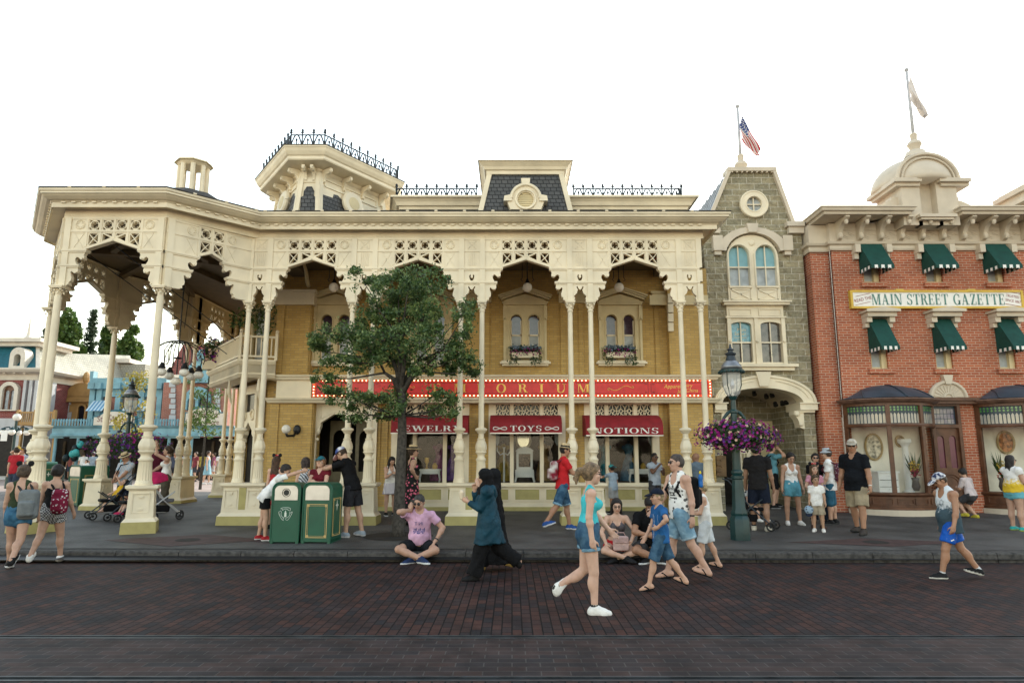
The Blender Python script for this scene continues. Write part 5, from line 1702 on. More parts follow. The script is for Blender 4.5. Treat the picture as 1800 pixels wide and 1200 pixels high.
# windows, sills, hoods
for i,w in enumerate(wlo+wup):
 f = MB()
 x0,z0,x1,z1 = w
 f.plate(rect(*w), [rect(x0+.05,z0+.05,x1-.16,z1-.05)], .06, .14, FB)
 f.box(x1-.16, YB+.02, z0, x1-.10, YB+.06, z1)
 wn = f.build('window', M['creamdark'], bri)
 g = MB();g.box(x0+.04, YB+.11, z0+.04, x1-.15, YB+.12, z1-.04);g.build('pane', M['curtain'], wn)
 s = MB();s.box(x0-.10, YB-.09, z0-.13, x1+.13, YB-.002, z0-.005);s.build('sill', M['rbrick'], wn)
 if i<3:
  h = MB()
  c = (x0+x1)/2
  zt = PZ(560, YB);zq = PZ(549, YB-.4)
  h.box(c-.38, YB-.34, zt+.0, c+.38, YB-.001, zt+.11);h.box(c-.44, YB-.44, zt+.11, c+.44, YB-.001, zt+.17)
  h.plate([(c-.46,zt+.17),(c+.46,zt+.17),(c,zt+.235)], [], -.44, -.001, FB)
  for s_ in(-1, 1):
   h.box(c+s_*.30-.07, YB-.26, zt-.14, c+s_*.30+.07, YB-.001, zt-.001);h.box(c+s_*.30-.06, YB-.14, zt-.26, c+s_*.30+.06, YB-.001, zt-.14)
  h.build('window_hood', M['beige'], bri)
def green_awning(c, zt, zb_, hwid, pr, zv):
 yb_,yf_ = YB-.02,YB-pr
 ty = YB-.10
 b = MB()
 x0,x1 = c-hwid,c+hwid
 b.add([(x0,ty,zt),(x1,ty,zt),(x1,yf_,zb_),(x0,yf_,zb_)], [(0,1,2,3)])
 b.add([(x0,ty+.01,zt-.015),(x1,ty+.01,zt-.015),(x1,yf_+.01,zb_-.012),(x0,yf_+.01,zb_-.012)], [(3,2,1,0)])
 for x in(x0, x1):b.add([(x,ty,zt),(x,yf_,zb_),(x,yb_,zb_),(x,yb_,zt)], [(0,1,2,3)])
 n = 7
 a = b.build('awning', M['greenawn'], bri)
 vw,vg = MB(),MB()
 def tooth(mb, p, q, drop):
  p,q = Vector(p),Vector(q)
  m_ = (p+q)/2
  mb.add([p,q,q+Vector((0,0,-drop)),m_+Vector((0,0,-drop*.75)),p+Vector((0,0,-drop))], [(0,1,2,3,4)])
 for i in range(n):
  u0,u1 = x0+(x1-x0)*i/n,x0+(x1-x0)*(i+1)/n
  tooth(vw if i%2==1 else vg, (u0,yf_-.002,zb_), (u1,yf_-.002,zb_), zv)
  v0,v1 = yf_+(yb_-yf_)*i/n,yf_+(yb_-yf_)*(i+1)/n
  for x in(x0-.002, x1+.002):tooth(vw if i%2==1 else vg, (x,v0,zb_), (x,v1,zb_), zv)
 vw.build('white_valance', M['white'], a);vg.build('green_valance', M['greenawn'], a)
for i,w in enumerate(wlo):green_awning((w[0]+w[2])/2-.02, PZ(562,YB), PZ(608,YB-.62), .235, .62, .10)
for i,w in enumerate(wup):green_awning((w[0]+w[2])/2-.02, PZ(428,YB-.1), PZ(465,YB-.62), .30, .62, .10)
for w in wup:
 h = MB();c = (w[0]+w[2])/2
 for s_ in(-1, 1):
  h.box(c+s_*.42-.07, YB-.24, zf-.10, c+s_*.42+.07, YB-.003, zf+.12);h.box(c+s_*.42-.055, YB-.13, zf-.26, c+s_*.42+.055, YB-.003, zf-.10)
 build_each(h, 'window_bracket', M['beige'], bri)
gx0,gx1 = P(1495, 525, 17.6).x,P(1799, 525, 17.6).x
gz0,gz1 = PZ(542, 17.6),PZ(510, 17.6)
gs = empty('newspaper_sign', ((gx0+gx1)/2,17.6,gz0), 'long white sign board with green capitals in a yellow frame on red brick', 'sign')
F6 = FRONT(17.6)
b = MB();b.box(gx0+.05, 17.612, gz0+.05, gx1-.05, 17.70, gz1-.05);b.build('board', M['white'], gs)
b = MB();b.plate(rect(gx0,gz0,gx1,gz1), [rect(gx0+.06,gz0+.055,gx1-.06,gz1-.055)], -.02, .1, F6)
for px in(1581, 1707):b.box(P(px,510,17.6).x-.1, 17.58, gz1, P(px,510,17.6).x+.1, 17.66, gz1+.03)
b.build('frame', mat('yellow_frame_paint',(.62,.40,.05),.45,.08), gs)
b = MB();TK_ = TK
w0,w1 = P(1533, 525, 17.6).x,P(1766, 525, 17.6).x
serif_text(b, 'MAIN STREET GAZETTE', .29, F6, (w0+w1)/2, (gz0+gz1)/2-.145, .010, width=w1-w0)
b.build('lettering', mat('sea_green_letter',(.10,.22,.19),.5,.05), gs)
b = MB();F7 = FRONT(17.605)
def tilt(txt, px, py, sz, ang):
 c,s = math.cos(ang),math.sin(ang)
 fr_ = (P(px,py,17.605), Vector((c,0,s)), Vector((-s,0,c)), Vector((0,1,0)))
 pole_text(b, txt, sz, fr_, 0, 0, 0, xs=.82)
tilt('READ THE', 1517, 526, .125, .22);tilt('TRUSTED', 1780, 521, .10, -.18);tilt('SINCE 1867', 1781, 529, .10, -.18)
for(px, py, a)in((1517,518,.22), (1517,533,.22), (1781,514,-.18), (1781,536,-.18)):
 p = P(px, py, 17.6);b.bar(p+Vector((-.2,0,-.2*math.tan(a))), p+Vector((.2,0,.2*math.tan(a))), .008, .008)
b.build('red_lettering', mat('dull_red_letter',(.28,.05,.05),.5,.05), gs)
# ---------------- bow windows and doorway of the brick building
pearl = leaf_mat('pearly_stained_glass', (.20,.22,.22), (.36,.34,.30), (.50,.44,.32), 4, 0, .15)
pgreen = leaf_mat('green_stained_glass', (.05,.16,.05), (.08,.24,.07), (.14,.3,.1), 4, 0, .15)
lead = mat('blue_grey_leading', (.03,.05,.065), .4, .1)
def bow(cx, half, rise, ang_m):
 """bowed shop window: base, posts, glass, stained transom, copper eave, metal roof"""
 rad = (half*half+rise*rise)/(2*rise)
 cy = YB-rise+rad
 a1 = math.asin(half/rad)
 pt = lambda t,r = 0.0:(cx+(rad+r)*math.sin(t), cy-(rad+r)*math.cos(t))
 ts = np.linspace(-a1, a1, 25)
 path = [pt(t)for t in ts]
 zb0,zb1,zg0_,zg1_,zt0,zt1 = .24,PZ(897, 16.8),PZ(866, 16.8),PZ(749, 16.8),PZ(743, 16.8),PZ(711, 16.8)
 m = MB();m.sweep(path, [(-.25,zb0),(.06,zb0),(.06,zb1),(-.25,zb1)]);m.build('base_course', M['beige'], bri)
 m = MB()
 m.sweep(path, [(-.2,zb1),(.03,zb1),(.03,zb1+.07),(.0,zb1+.08),(.0,zg0_-.10),(.04,zg0_-.08),(.07,zg0_-.05),(.07,zg0_-.02),(-.02,zg0_),(-.2,zg0_)])
 m.sweep(path, [(-.06,zg1_),(.02,zg1_),(.03,(zg1_+zt0)/2),(.02,zt0),(-.06,zt0)])
 m.sweep(path, [(-.08,zt1),(.02,zt1),(.02,zt1+.06),(-.08,zt1+.06)])
 for t in ang_m:
  a,b = pt(t, .03),pt(t, -.07)
  m.bar((a[0]*.5+b[0]*.5,a[1]*.5+b[1]*.5,zg0_-.02), (a[0]*.5+b[0]*.5,a[1]*.5+b[1]*.5,zt1+.02), .10, .085, up=(math.sin(t),-math.cos(t),0))
 bw = m.build('bow_window', M['brown'], bri)
 m = MB()
 for i in range(len(ang_m)-1):
  for(k0, k1)in((.06,.47), (.53,.94)):
   t0,t1 = ang_m[i]+(ang_m[i+1]-ang_m[i])*k0,ang_m[i]+(ang_m[i+1]-ang_m[i])*k1
   z0,z1 = zb1+.14,zg0_-.15
   for(tt0, za, tt1, zb_)in((t0,z0,t1,z0), (t0,z1,t1,z1), (t0,z0,t0,z1), (t1,z0,t1,z1)):
    p,q = pt(tt0, .012),pt(tt1, .012)
    m.bar((p[0],p[1],za), (q[0],q[1],zb_), .03, .025)
 m.build('base_panels', M['brown'], bw)
 for i in range(len(ang_m)-1):
  g = MB();n = 6
  tt = np.linspace(ang_m[i]+.03, ang_m[i+1]-.03, n+1)
  for j in range(n):
   p,q = pt(tt[j], -.03),pt(tt[j+1], -.03)
   g.add([(p[0],p[1],zg0_),(q[0],q[1],zg0_),(q[0],q[1],zg1_),(p[0],p[1],zg1_)], [(0,1,2,3)])
  g.build('pane', M['glass'], bw)
  g = MB();e = MB();l = MB()
  L = rad*(ang_m[i+1]-ang_m[i]-.06)
  n = max(3, int(L/.085))
  tt = np.linspace(ang_m[i]+.03, ang_m[i+1]-.03, n+1)
  zm = zt0+(zt1-zt0)*.62
  for j in range(n):
   p,q = pt(tt[j], -.03),pt(tt[j+1], -.03)
   l.add([(p[0],p[1]+.008,zt0),(q[0],q[1]+.008,zt0),(q[0],q[1]+.008,zt1),(p[0],p[1]+.008,zt1)], [(0,1,2,3)])
   p,q = Vector((*pt(tt[j]+.010,-.03),0)),Vector((*pt(tt[j+1]-.010,-.03),0))
   v = Vector((0,0,1))
   g.add([p+v*(zt0+.01),q+v*(zt0+.01),q+v*(zm-.06),(p+q)/2+v*(zm-.01),p+v*(zm-.06)], [(0,1,2,3,4)])
   for k in range(2):
    c_ = (p+q)/2;h_ = (q-p)*.42
    zz = zm+.055+k*.065
    e.add([c_+h_*math.cos(t_)+v*(zz+.028*math.sin(t_))for t_ in np.linspace(0,2*math.pi,9)[:-1]], [tuple(range(8))])
  lo = l.build('stained_transom', lead, bw);g.build('pearl_lancets', pearl, lo);e.build('green_roundels', pgreen, lo)
 m = MB();m.sweep(path, [(-.12,zt1+.06),(.05,zt1+.06),(.14,zt1+.10),(.20,zt1+.15),(.20,zt1+.17),(-.12,zt1+.20)]);m.build('copper_eave', M['copper'], bw)
 m = MB();nr = 6
 vs = []
 zr = PZ(680, YB-.5)
 for k in range(nr+1):
  s = k/nr
  for t in ts:
   x,y = pt(t, .14)
   vs.append((cx+(x-cx)*(1-s*.30),YB+(y-YB)*(1-s),zt1+.19+(zr-zt1-.10)*math.sin(s*math.pi/2)*max(0,1-(abs(x-cx)/(half*1.12))**2.6)**.75))
 n = len(ts)
 m.add(vs, [(k*n+i,k*n+i+1,(k+1)*n+i+1,(k+1)*n+i)for k in range(nr)for i in range(n-1)])
 for t in(-.55*a1, 0, .55*a1):
  line = []
  for k in range(nr+1):
   i = int((t/a1+1)/2*(n-1));line.append(Vector(vs[k*n+i])+Vector((0,-.01,.012)))
  m.tube(line, .015, 4)
 m.build('bow_roof', M['metalblue'], bw, smooth=True)
 m = MB()
 wallp = [(-a*.98,0)for a in(1,)]
 m.box(cx-1.08, YB+.36, .5, cx+1.08, YB+.40, 2.7);m.box(cx-1.10, YB+.01, .5, cx-1.065, YB+.36, 2.7);m.box(cx+1.065, YB+.01, .5, cx+1.10, YB+.36, 2.7)
 fl_ = [pt(t,-.12)for t in np.linspace(-a1*.93,a1*.93,17)]
 m.add([(x,min(y,YB),zg0_-.06)for x,y in fl_]+[(fl_[-1][0]-.12,YB+.36,zg0_-.06),(fl_[0][0]+.12,YB+.36,zg0_-.06)], [tuple(range(19))])
 m.build('display_room', mat('pale_display_backdrop',(.80,.74,.62),.7,.1,2), bw)
 return pt,a1,zg0_,zg1_
c1 = 9.70
bow1 = bow(c1, 1.14, .85, [-1.22,-.35,.36,1.20])
c2 = 13.10
bow2 = bow(c2, 1.14, .85, [-1.22,-.35,.36,1.20])
# opening in the brick behind each bow is covered by its display room; brick pier, door and fanlight between
ent = MB()
ex0,ex1 = c1+1.12,c2-1.12
zl = PZ(708, YB-.2)
ent.box(ex0-.05, YB-.22, zl-.02, ex1+.1, YB-.003, zl+.12);ent.box(ex0-.1, YB-.28, zl+.06, ex1+.15, YB-.003, zl+.14)
d0,d1 = P(1644, 800, YB-.05).x,P(1690, 800, YB-.05).x
ent.plate(rect(d0-.04,.28,d1+.05,zl-.02), [rect(d0+.04,.34,d1-.03,PZ(752,YB)),rect(d0+.04,PZ(746,YB),d1-.03,zl-.07)], -.12, -.003, FB)
en = ent.build('shop_entrance', M['brown'], bri)
d = MB()
dc = (d0+d1)/2
dz = PZ(752, YB)
ph = [arched(dc+s*.15-.085,1.42,dc+s*.15+.085,dz-.28)for s in(-1,1)]
d.plate(rect(d0+.04,.34,d1-.03,dz), ph, -.04, -.004, FB)
d.tube([(dc+.27*math.cos(t),YB-.045,1.0+.27*math.sin(t))for t in np.linspace(0,2*math.pi,25)], .025, 6)
d.tube([(dc+.20*math.cos(t),YB-.045,1.0+.20*math.sin(t))for t in np.linspace(0,2*math.pi,25)], .015, 6)
do = d.build('door', M['brown'], en, smooth=True, angle=30)
g = MB()
for s in(-1, 1):g.plate(arched(dc+s*.15-.085,1.42,dc+s*.15+.085,dz-.28), [], -.012, -.004, FB)
g.build('door_panes', mat('plum_pane',(.10,.02,.05),.1,.1), en)
g = MB();g.box(d0+.04, YB-.02, PZ(746,YB), d1-.03, YB-.006, zl-.07);st = g.build('stained_transom', lead, en)
g = MB()
for i in range(6):
 for j in range(3):
  u0 = d0+.06+i*(d1-d0-.12)/6;v0 = PZ(745, YB)+.01+j*.13
  g.box(u0+.006, YB-.026, v0, u0+(d1-d0-.12)/6-.006, YB-.021, v0+.115)
g.build('stained_panes', leaf_mat('violet_stained_glass',(.10,.09,.16),(.20,.19,.22),(.42,.38,.28),6,0,.15), st)
fl = MB();fx = P(1664, 690, YB).x;fz = PZ(700, YB)
fl.plate(arc(fx,fz,.50,.46,0,180,20), [], -.06, -.003, FB)
fl.tube([(x,YB-.07,z)for x,z in arc(fx,fz,.46,.42,0,180,20)], .05, 6);fl.tube([(x,YB-.065,z)for x,z in arc(fx,fz,.12,.12,0,180,12)], .03, 6)
for i in range(11):
 a = R(12+15.6*i)
 fl.bar((fx+.15*math.cos(a),YB-.065,fz+.14*math.sin(a)), (fx+.37*math.cos(a),YB-.065,fz+.34*math.sin(a)), .028, .03, up=(0,1,0))
fl.plate([(fx-.07,fz+.36),(fx+.07,fz+.36),(fx+.13,fz+.60),(fx-.13,fz+.60)], [], -.14, -.003, FB)
fl.build('fanlight', M['beige'], bri, smooth=True, angle=30)
# rope of lights down the pier joint
mb = MB();mb.tube([(XB0-.05,YB-.02,zf),(XB0-.05,YB-.02,.9)], .012, 5);mb.build('light_cord', mat('pale_cord',(.5,.45,.4),.6,.3,30), bri)
# ------------------------------------------------------------------ houses across the plaza
M['fblue'] = mat('sky_blue_paint', (.17,.33,.39), .6, .14, 2)
M['fteal'] = mat('teal_roof_tiles', (.012,.105,.14), .6, .15, 8)
M['fwhite'] = mat('warm_white_paint', (.58,.53,.45), .6, .06, 2)
M['fgrey'] = mat('pale_grey_paint', (.42,.43,.44), .6, .06, 2)
M['fochre'] = mat('ochre_paint', (.36,.21,.075), .6, .1, 2)
M['fred'] = brick_mat('dark_red_brick', (.25,.05,.045), (.18,.035,.035), (.35,.22,.2), .24, .08, .008)
M['forange'] = brick_mat('orange_red_brick', (.36,.125,.085), (.28,.09,.065), (.45,.32,.26), .24, .08, .008)
M['ftile'] = brick_mat('red_roof_tiles', (.30,.085,.055), (.22,.06,.045), (.12,.04,.03), .25, .2, .02)
M['scale'] = brick_mat('pale_fish_scale_tiles', (.40,.39,.32), (.33,.33,.28), (.2,.2,.18), .22, .18, .015)
def q4(px, py, Y):return P(px, py, Y)
# corner house with the teal mansard
YM = 44.0
mh = empty('mansard_house', (P(20,700,YM).x,YM,.35), 'white trimmed corner house with teal mansard roof and dark red brick', 'building')
def fb(mb, px0, py0, px1, py1, Y, d=.2, Yb=None):
 a,b = P(px0, (py0+py1)/2, Y).x,P(px1, (py0+py1)/2, Y).x
 mb.box(a, Y, PZ(py1,Y), b, Y+d if Yb is None else Yb, PZ(py0,Y))
xc = P(62, 690, YM).x
m = MB();m.box(xc-9, YM, .3, xc, YM+12, PZ(668,YM));m.build('wall', M['fred'], mh)
m = MB();m.box(xc-9.03, YM-.04, .3, xc+.04, YM+12, PZ(735,YM));
for px in(42, 52, 62):fb(m, px-4, 668, px+1, 735, YM-.25, .24)
for k in range(4):m.box(xc+.0, YM+1.0+k*2.6, 3, xc+.2, YM+1.7+k*2.6, PZ(668,YM))
m.build('grey_stonework', M['fgrey'], mh)
m = MB()
zc0,zc1 = PZ(668, YM),PZ(646, YM-.8)
m.sweep([(xc-9.5,YM),(xc,YM),(xc,YM+12)], [(-.1,zc0),(.1,zc0),(.12,zc0+.35),(.3,zc0+.4),(.7,zc1-.25),(.85,zc1-.1),(.85,zc1),(-.1,zc1+.1)])
for i in range(14):m.box(xc-.6-i*.65, YM-.5, zc0+.36, xc-.45-i*.65, YM, zc0+.6)
m.build('cornice', M['fwhite'], mh)
ztt = PZ(609, YM+.8)
r = MB();r.add([(xc-9,YM-.2,zc1),(xc+.1,YM-.2,zc1),(xc-.9,YM+1.0,ztt),(xc-9,YM+1.0,ztt)], [(0,1,2,3)]);r.build('front_roof', M['fteal'], mh)
r = MB();r.add([(xc+.1,YM-.2,zc1),(xc+.1,YM+4.5,zc1),(xc-.9,YM+3.6,ztt),(xc-.9,YM+1.0,ztt)], [(0,1,2,3)])
r.add([(xc+.1,YM+4.5,zc1),(xc+.1,YM+12,zc1),(xc-.9,YM+12,PZ(650,YM+12)+1.2),(xc-.9,YM+3.6,zc1+1.6)], [(0,1,2,3)])
r.build('side_roof', M['scale'], mh)
r = MB();r.box(xc-9, YM+.5, ztt, xc-.5, YM+4.0, ztt+.25);r.box(xc-9, YM+.2, ztt+.25, xc-.2, YM+4.3, ztt+.5)
r.bar((xc+.12,YM-.22,zc1), (xc-.88,YM+.98,ztt), .2, .1)
r.tube([(xc-1.6,YM+1,ztt+.5),(xc-1.6,YM+1,ztt+.8),(xc-1.6,YM+1,ztt+2.0)], [.3,.12,.02], 8)
r.build('roof_trim', M['fwhite'], mh)
d = MB();fx0 = P(31, 632, YM-.3).x
d.plate(arched(fx0-.5,PZ(646,YM-.3),fx0+.5,PZ(625,YM-.3),.55), [arched(fx0-.22,PZ(643,YM-.3),fx0+.22,PZ(628,YM-.3))], 0, .8, FRONT(YM-.35))
d.ball((fx0,YM-.2,PZ(615,YM-.3)), .2, 8, 6);d.build('dormer', M['fwhite'], mh)
w = MB();wx0 = P(19, 700, YM).x
w.plate(arched(wx0-.62,PZ(722,YM),wx0+.62,PZ(688,YM)), [arched(wx0-.38,PZ(720,YM),wx0+.38,PZ(688,YM))], -.3, 0, FRONT(YM))
ww = w.build('window', M['fwhite'], mh)
w = MB();w.plate(arched(wx0-.40,PZ(720,YM),wx0+.40,PZ(688,YM)), [arched(wx0+s-.13,PZ(719,YM),wx0+s+.13,PZ(689,YM))for s in(-.18,.18)], -.12, -.02, FRONT(YM));w.build('sash', M['brown'], ww)
w = MB();w.box(wx0-.36, YM-.03, PZ(719,YM), wx0+.36, YM-.01, PZ(682,YM));w.build('pane', M['curtain'], ww)
b = MB();fb(b, 28, 741, 96, 747, YM-1.4, 1.3);fb(b, 28, 723, 96, 726, YM-1.4, .12)
for i in range(20):fb(b, 29+i*3.4, 726, 30.5+i*3.4, 741, YM-1.38, .06)
for px in(30, 60, 94):fb(b, px-2, 720, px+2, 748, YM-1.45, .2)
for px in(33, 92):fb(b, px-2, 748, px+1, 830, YM-1.3, .2)
b.build('wooden_balcony', M['fochre'], mh)
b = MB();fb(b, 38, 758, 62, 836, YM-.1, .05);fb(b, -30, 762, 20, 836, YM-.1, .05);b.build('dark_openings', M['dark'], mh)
# ochre house squeezed between
YO = 47.5
oh = empty('ochre_house', (P(130,700,YO).x,YO,.35), 'narrow ochre house with an arched pediment beside the blue shop', 'building')
m = MB();fb(m, 70, 693, 168, 845, YO, 4);m.build('wall', M['fochre'], oh)
m = MB();pc = P(149, 690, YO).x
m.plate([(pc-1.3,PZ(697,YO)),(pc+.9,PZ(697,YO)),(pc+.9,PZ(690,YO))]+arc(pc-.1,PZ(692,YO),.95,.75,0,180,12)+[(pc-1.3,PZ(690,YO))], [], -.3, .3, FRONT(YO))
fb(m, 100, 697, 168, 706, YO-.35, .34);m.ball((pc,YO,PZ(664,YO)), .22, 8, 6, (1,1,2));m.build('pediment', M['fochre'], oh)
m = MB();wc = P(144, 730, YO).x;m.plate(arched(wc-.35,PZ(745,YO),wc+.35,PZ(718,YO)), [arched(wc-.22,PZ(744,YO),wc+.22,PZ(718,YO))], -.15, 0, FRONT(YO));w = m.build('window', M['fochre'], oh)
m = MB();m.box(wc-.22, YO-.02, PZ(744,YO), wc+.22, YO-.01, PZ(713,YO));m.build('pane', M['glassdark'], w)
m = MB()
for i in range(7):fb(m, 113, 700+i*12, 121 if i%2 else 125, 711+i*12, YO-.06, .05)
m.build('quoins', M['fgrey'], oh)
# blue shop with its long canopy
YBL = 46.0
bs = empty('blue_shop', (P(270,700,YBL).x,YBL,.35), 'sky blue shop with brick panels, a long canopy and a curved gable', 'building')
m = MB();fb(m, 156, 672, 292, 765, YBL, 6);fb(m, 284, 672, 395, 765, YBL-.8, 6);m.build('wall', M['forange'], bs)
m = MB()
fb(m, 157, 664, 292, 683, YBL-.5, .49);fb(m, 160, 683, 290, 697, YBL-.2, .19);fb(m, 158, 652, 164, 664, YBL-.4, .5)
for px in(160, 172, 206, 247, 279):fb(m, px-5, 683, px+4, 748, YBL-.35, .34);fb(m, px-6, 672, px+5, 683, YBL-.7, .69)
m.build('cornice', M['fblue'], bs)
m = MB()
gxc = P(352, 650, YBL-1).x
gz = lambda py:PZ(py, YBL-1)
m.plate([(P(318,1,YBL).x*0+P(316,660,YBL-1).x,gz(668)),(P(388,660,YBL-1).x,gz(668)),(P(388,660,YBL-1).x,gz(660)),(P(378,650,YBL-1).x,gz(650)),(P(368,645,YBL-1).x,gz(640)),(P(358,632,YBL-1).x,gz(632)),(P(346,632,YBL-1).x,gz(632)),(P(336,640,YBL-1).x,gz(640)),(P(326,650,YBL-1).x,gz(650)),(P(316,660,YBL-1).x,gz(660))], [], 0, .5, FRONT(YBL-1.1))
m.ball((gxc,YBL-1,gz(625)), .3, 8, 6, (1,1,1.4));fb(m, 312, 666, 392, 672, YBL-1.3, .5)
m.build('curved_gable', M['fblue'], bs)
m = MB()
zt = gz(603)
m.add([(P(296,640,YBL).x,YBL,gz(655)),(P(395,640,YBL).x,YBL,gz(655)),(P(370,605,YBL+3).x,YBL+3,PZ(605,YBL+3)),(P(322,605,YBL+3).x,YBL+3,PZ(605,YBL+3))], [(0,1,2,3)])
m.build('tiled_roof', M['ftile'], bs)
m = MB();wc = P(349, 705, YBL-.85).x
m.plate(arched(wc-.85,gz(720),wc+.85,gz(702)), [arched(wc+s-.27,gz(720),wc+s+.27,gz(706))for s in(-.36,.36)], -.25, 0, FRONT(YBL-.85));w = m.build('window', M['fblue'], bs)
m = MB();m.box(wc-.7, YBL-.90, gz(720), wc+.7, YBL-.88, gz(700));m.build('pane', M['glassdark'], w)
m = MB()
for i in range(8):
 for(p0, p1)in((297,308), (376,386)):fb(m, p0+(i%2)*3, 672+i*9.5, p1, 680+i*9.5, YBL-.92, .11)
m.build('quoins', M['fgrey'], bs)
st = MB();st2 = MB()
for(p0, p1)in((170,198), (232,270)):
 for i in range(9):
  a,b = P(p0+(p1-p0)*i/9, 700, YBL).x,P(p0+(p1-p0)*(i+1)/9, 700, YBL).x
  (st if i%2 else st2).add([(a,YBL-.3,PZ(704,YBL)),(b,YBL-.3,PZ(704,YBL)),(b,YBL-1.1,PZ(722,YBL-1)),(a,YBL-1.1,PZ(722,YBL-1))], [(0,1,2,3)])
aw = st.build('striped_awning', mat('mid_blue_canvas',(.10,.25,.42),.7,.05), bs);st2.build('pale_stripes', mat('pale_blue_canvas',(.45,.58,.66),.7,.05), aw)
c = MB()
x0,x1 = P(88, 755, 42).x,P(410, 755, 42).x
z0,z1 = PZ(766, 42),PZ(748, 42)
c.sweep([(x0,47),(x0,42.3),(x1,42.3)], [(-.3,z0),(.1,z0),(.12,z0+.1),(.05,z0+.14),(.05,z1-.15),(.2,z1-.05),(.25,z1),(-.3,z1)])
c.box(x0+.2, 42.5, z0+.1, x1, 46, z0+.3)
for i in range(7):
 px = 95+i*40
 x = P(px, 800, 42.5).x
 c.tube([(x,42.5,.3),(x,42.5,z0)], .09, 8);c.box(x-.5, 42.4, z0-.12, x+.5, 42.5, z0)
 c.box(x-.14, 42.36, .3, x+.14, 42.64, 1.2)
cn = c.build('canopy', M['fblue'], bs)
c = MB()
for i in range(60):
 px = 92+i*5
 if 163<px<236 or px>320:continue
 p = P(px, 748, 42.4);c.tube([p,p+Vector((0,0,.42))], .05, 5);
fb(c, 92, 738, 163, 739.5, 42.4, .06);fb(c, 238, 738, 320, 739.5, 42.4, .06)
c.build('canopy_railing', M['fblue'], cn)
c = MB();fb(c, 95, 768, 410, 845, 45.9, .05);c.build('canopy_shade_sheet', M['dark'], bs)  # flat dark sheet painting the shade of the interior under the canopy
c = MB()
for px in(110, 132, 236, 262, 300, 330, 372):fb(c, px-2, 775, px+2, 842, 45.7, .1)
fb(c, 120, 790, 145, 842, 45.75, .1)
c.build('shopfront_woodwork', mat('dim_brown_wood',(.07,.045,.02),.5,.2), bs)
ss = MB()
for(p0, p1, py0, py1, nm)in((165,236,727,747,'a'), (326,394,720,747,'b')):
 Y = 42.1
 s = empty('shop_name_board', (P((p0+p1)/2,740,Y).x,Y,PZ(py1,Y)), 'cream name board standing on the blue canopy at its left end' if nm=='a' else 'arched cream name board on the blue canopy under the curved gable', 'sign', 'name boards on the blue canopy')
 xa,xb = P(p0, 735, Y).x,P(p1, 735, Y).x
 za,zb_ = PZ(py1, Y),PZ(py0+6, Y)
 m = MB();m.plate([(xa,za),(xb,za),(xb,zb_)]+arc((xa+xb)/2,zb_,(xb-xa)*.36,.35,0,180,10)+[(xa,zb_)], [], 0, .1, FRONT(Y));m.build('board', M['fwhite'], s)
 m = MB();m.plate([(xa-.1,za-.08),(xb+.1,za-.08),(xb+.1,zb_+.08)]+arc((xa+xb)/2,zb_+.08,(xb-xa)*.38,.38,0,180,10)+[(xa-.1,zb_+.08)], [], .05, .2, FRONT(Y));m.build('frame', M['fteal'], s)
 m = MB();tf = FRONT(Y-.01);xm_ = (xa+xb)/2
 pole_text(m, 'the', .26, tf, xm_-.35, zb_+.12, 0, shear=.2)
 pole_text(m, 'Storybook', .52, tf, xm_-.1, zb_-.12, 0, xs=.85);pole_text(m, 'Store', .40, tf, xm_+.5, za+.18, 0, xs=.9)
 m.build('lettering', mat('plum_letter',(.17,.055,.05),.5,.05), s)
rh = empty('pale_roofed_house', (P(190,650,54).x,54,.35), 'pale roof block with a flat cornice rising behind the blue shop', 'building')
m = MB();fb(m, 150, 640, 250, 760, 54, 6);m.build('wall', M['scale'], rh)
m = MB();fb(m, 146, 630, 228, 637, 53.6, 7);fb(m, 98, 645, 170, 655, 53, 7);m.build('cornice', M['fwhite'], rh)
m = MB();fb(m, 178, 638, 205, 648, 53.9, .08);m.build('roof_panel', M['fteal'], rh)
g = MB();fb(g, -40, 700, 10, 846, 60, 2);
# ------------------------------------------------------------------ trees beyond the roofs
def far_tree(px, py0, py1, wpx, Y, label, name='tall_tree', m='leafsun', n=5200, size=.46, conifer=False, seed=1, trunk=True):
 rng = np.random.default_rng(seed)
 top,bot = P(px, py0, Y),P(px, py1, Y)
 H = top.z-.35
 sc = P(px+100, py0, Y).x-P(px, py0, Y).x
 w = wpx/100*sc/2
 t = empty(name, (top.x,Y,.35), label, 'tree', 'trees beyond the roofs')
 tr = MB();tr.tube([(top.x,Y,.3),(top.x+.1,Y,.35+H*.5),(top.x,Y,top.z-.3)], [.28,.18,.04], 7)
 tr.build('trunk', M['bark'], t)
 cr = MB()
 z0 = bot.z-2.0
 if conifer:
  pts = []
  for k in range(22):
   f = k/21
   z = top.z-f*(top.z-z0)
   L = w*(.10+1.25*f)*rng.uniform(.6, 1.1)
   for a in rng.uniform(0, 2*math.pi, 5):
    for s in np.linspace(.05, 1, 9):
     c = np.array([top.x+L*s*math.cos(a),Y+L*s*math.sin(a),z-.35*L*s+.25*L*s*s])
     pts.append(c+rng.normal(size=(5,3))*.12)
  pts = np.concatenate(pts)
  leaf_cloud(cr, pts, size*.6, aspect=.35, rng=rng)
 else:
  pts = []
  nb = 44
  for k in range(nb):
   f = rng.uniform(0, 1)
   z = z0+f*(top.z-z0)
   prof = (math.sin(min(1,(1.02-f)*1.5)*math.pi/2))**.8
   a = rng.uniform(0, 2*math.pi);rr = w*prof*rng.uniform(.25, .85)
   br_ = w*rng.uniform(.26, .46)*(0.55+.45*prof)
   pts.append(blob_points((top.x+rr*math.cos(a),Y+rr*math.sin(a),z),(br_,br_,br_*1.35),n//nb,rng,.3))
  leaf_cloud(cr, np.concatenate(pts), size, rng=rng)
 cr.build('crown', M[m], t)
 return t
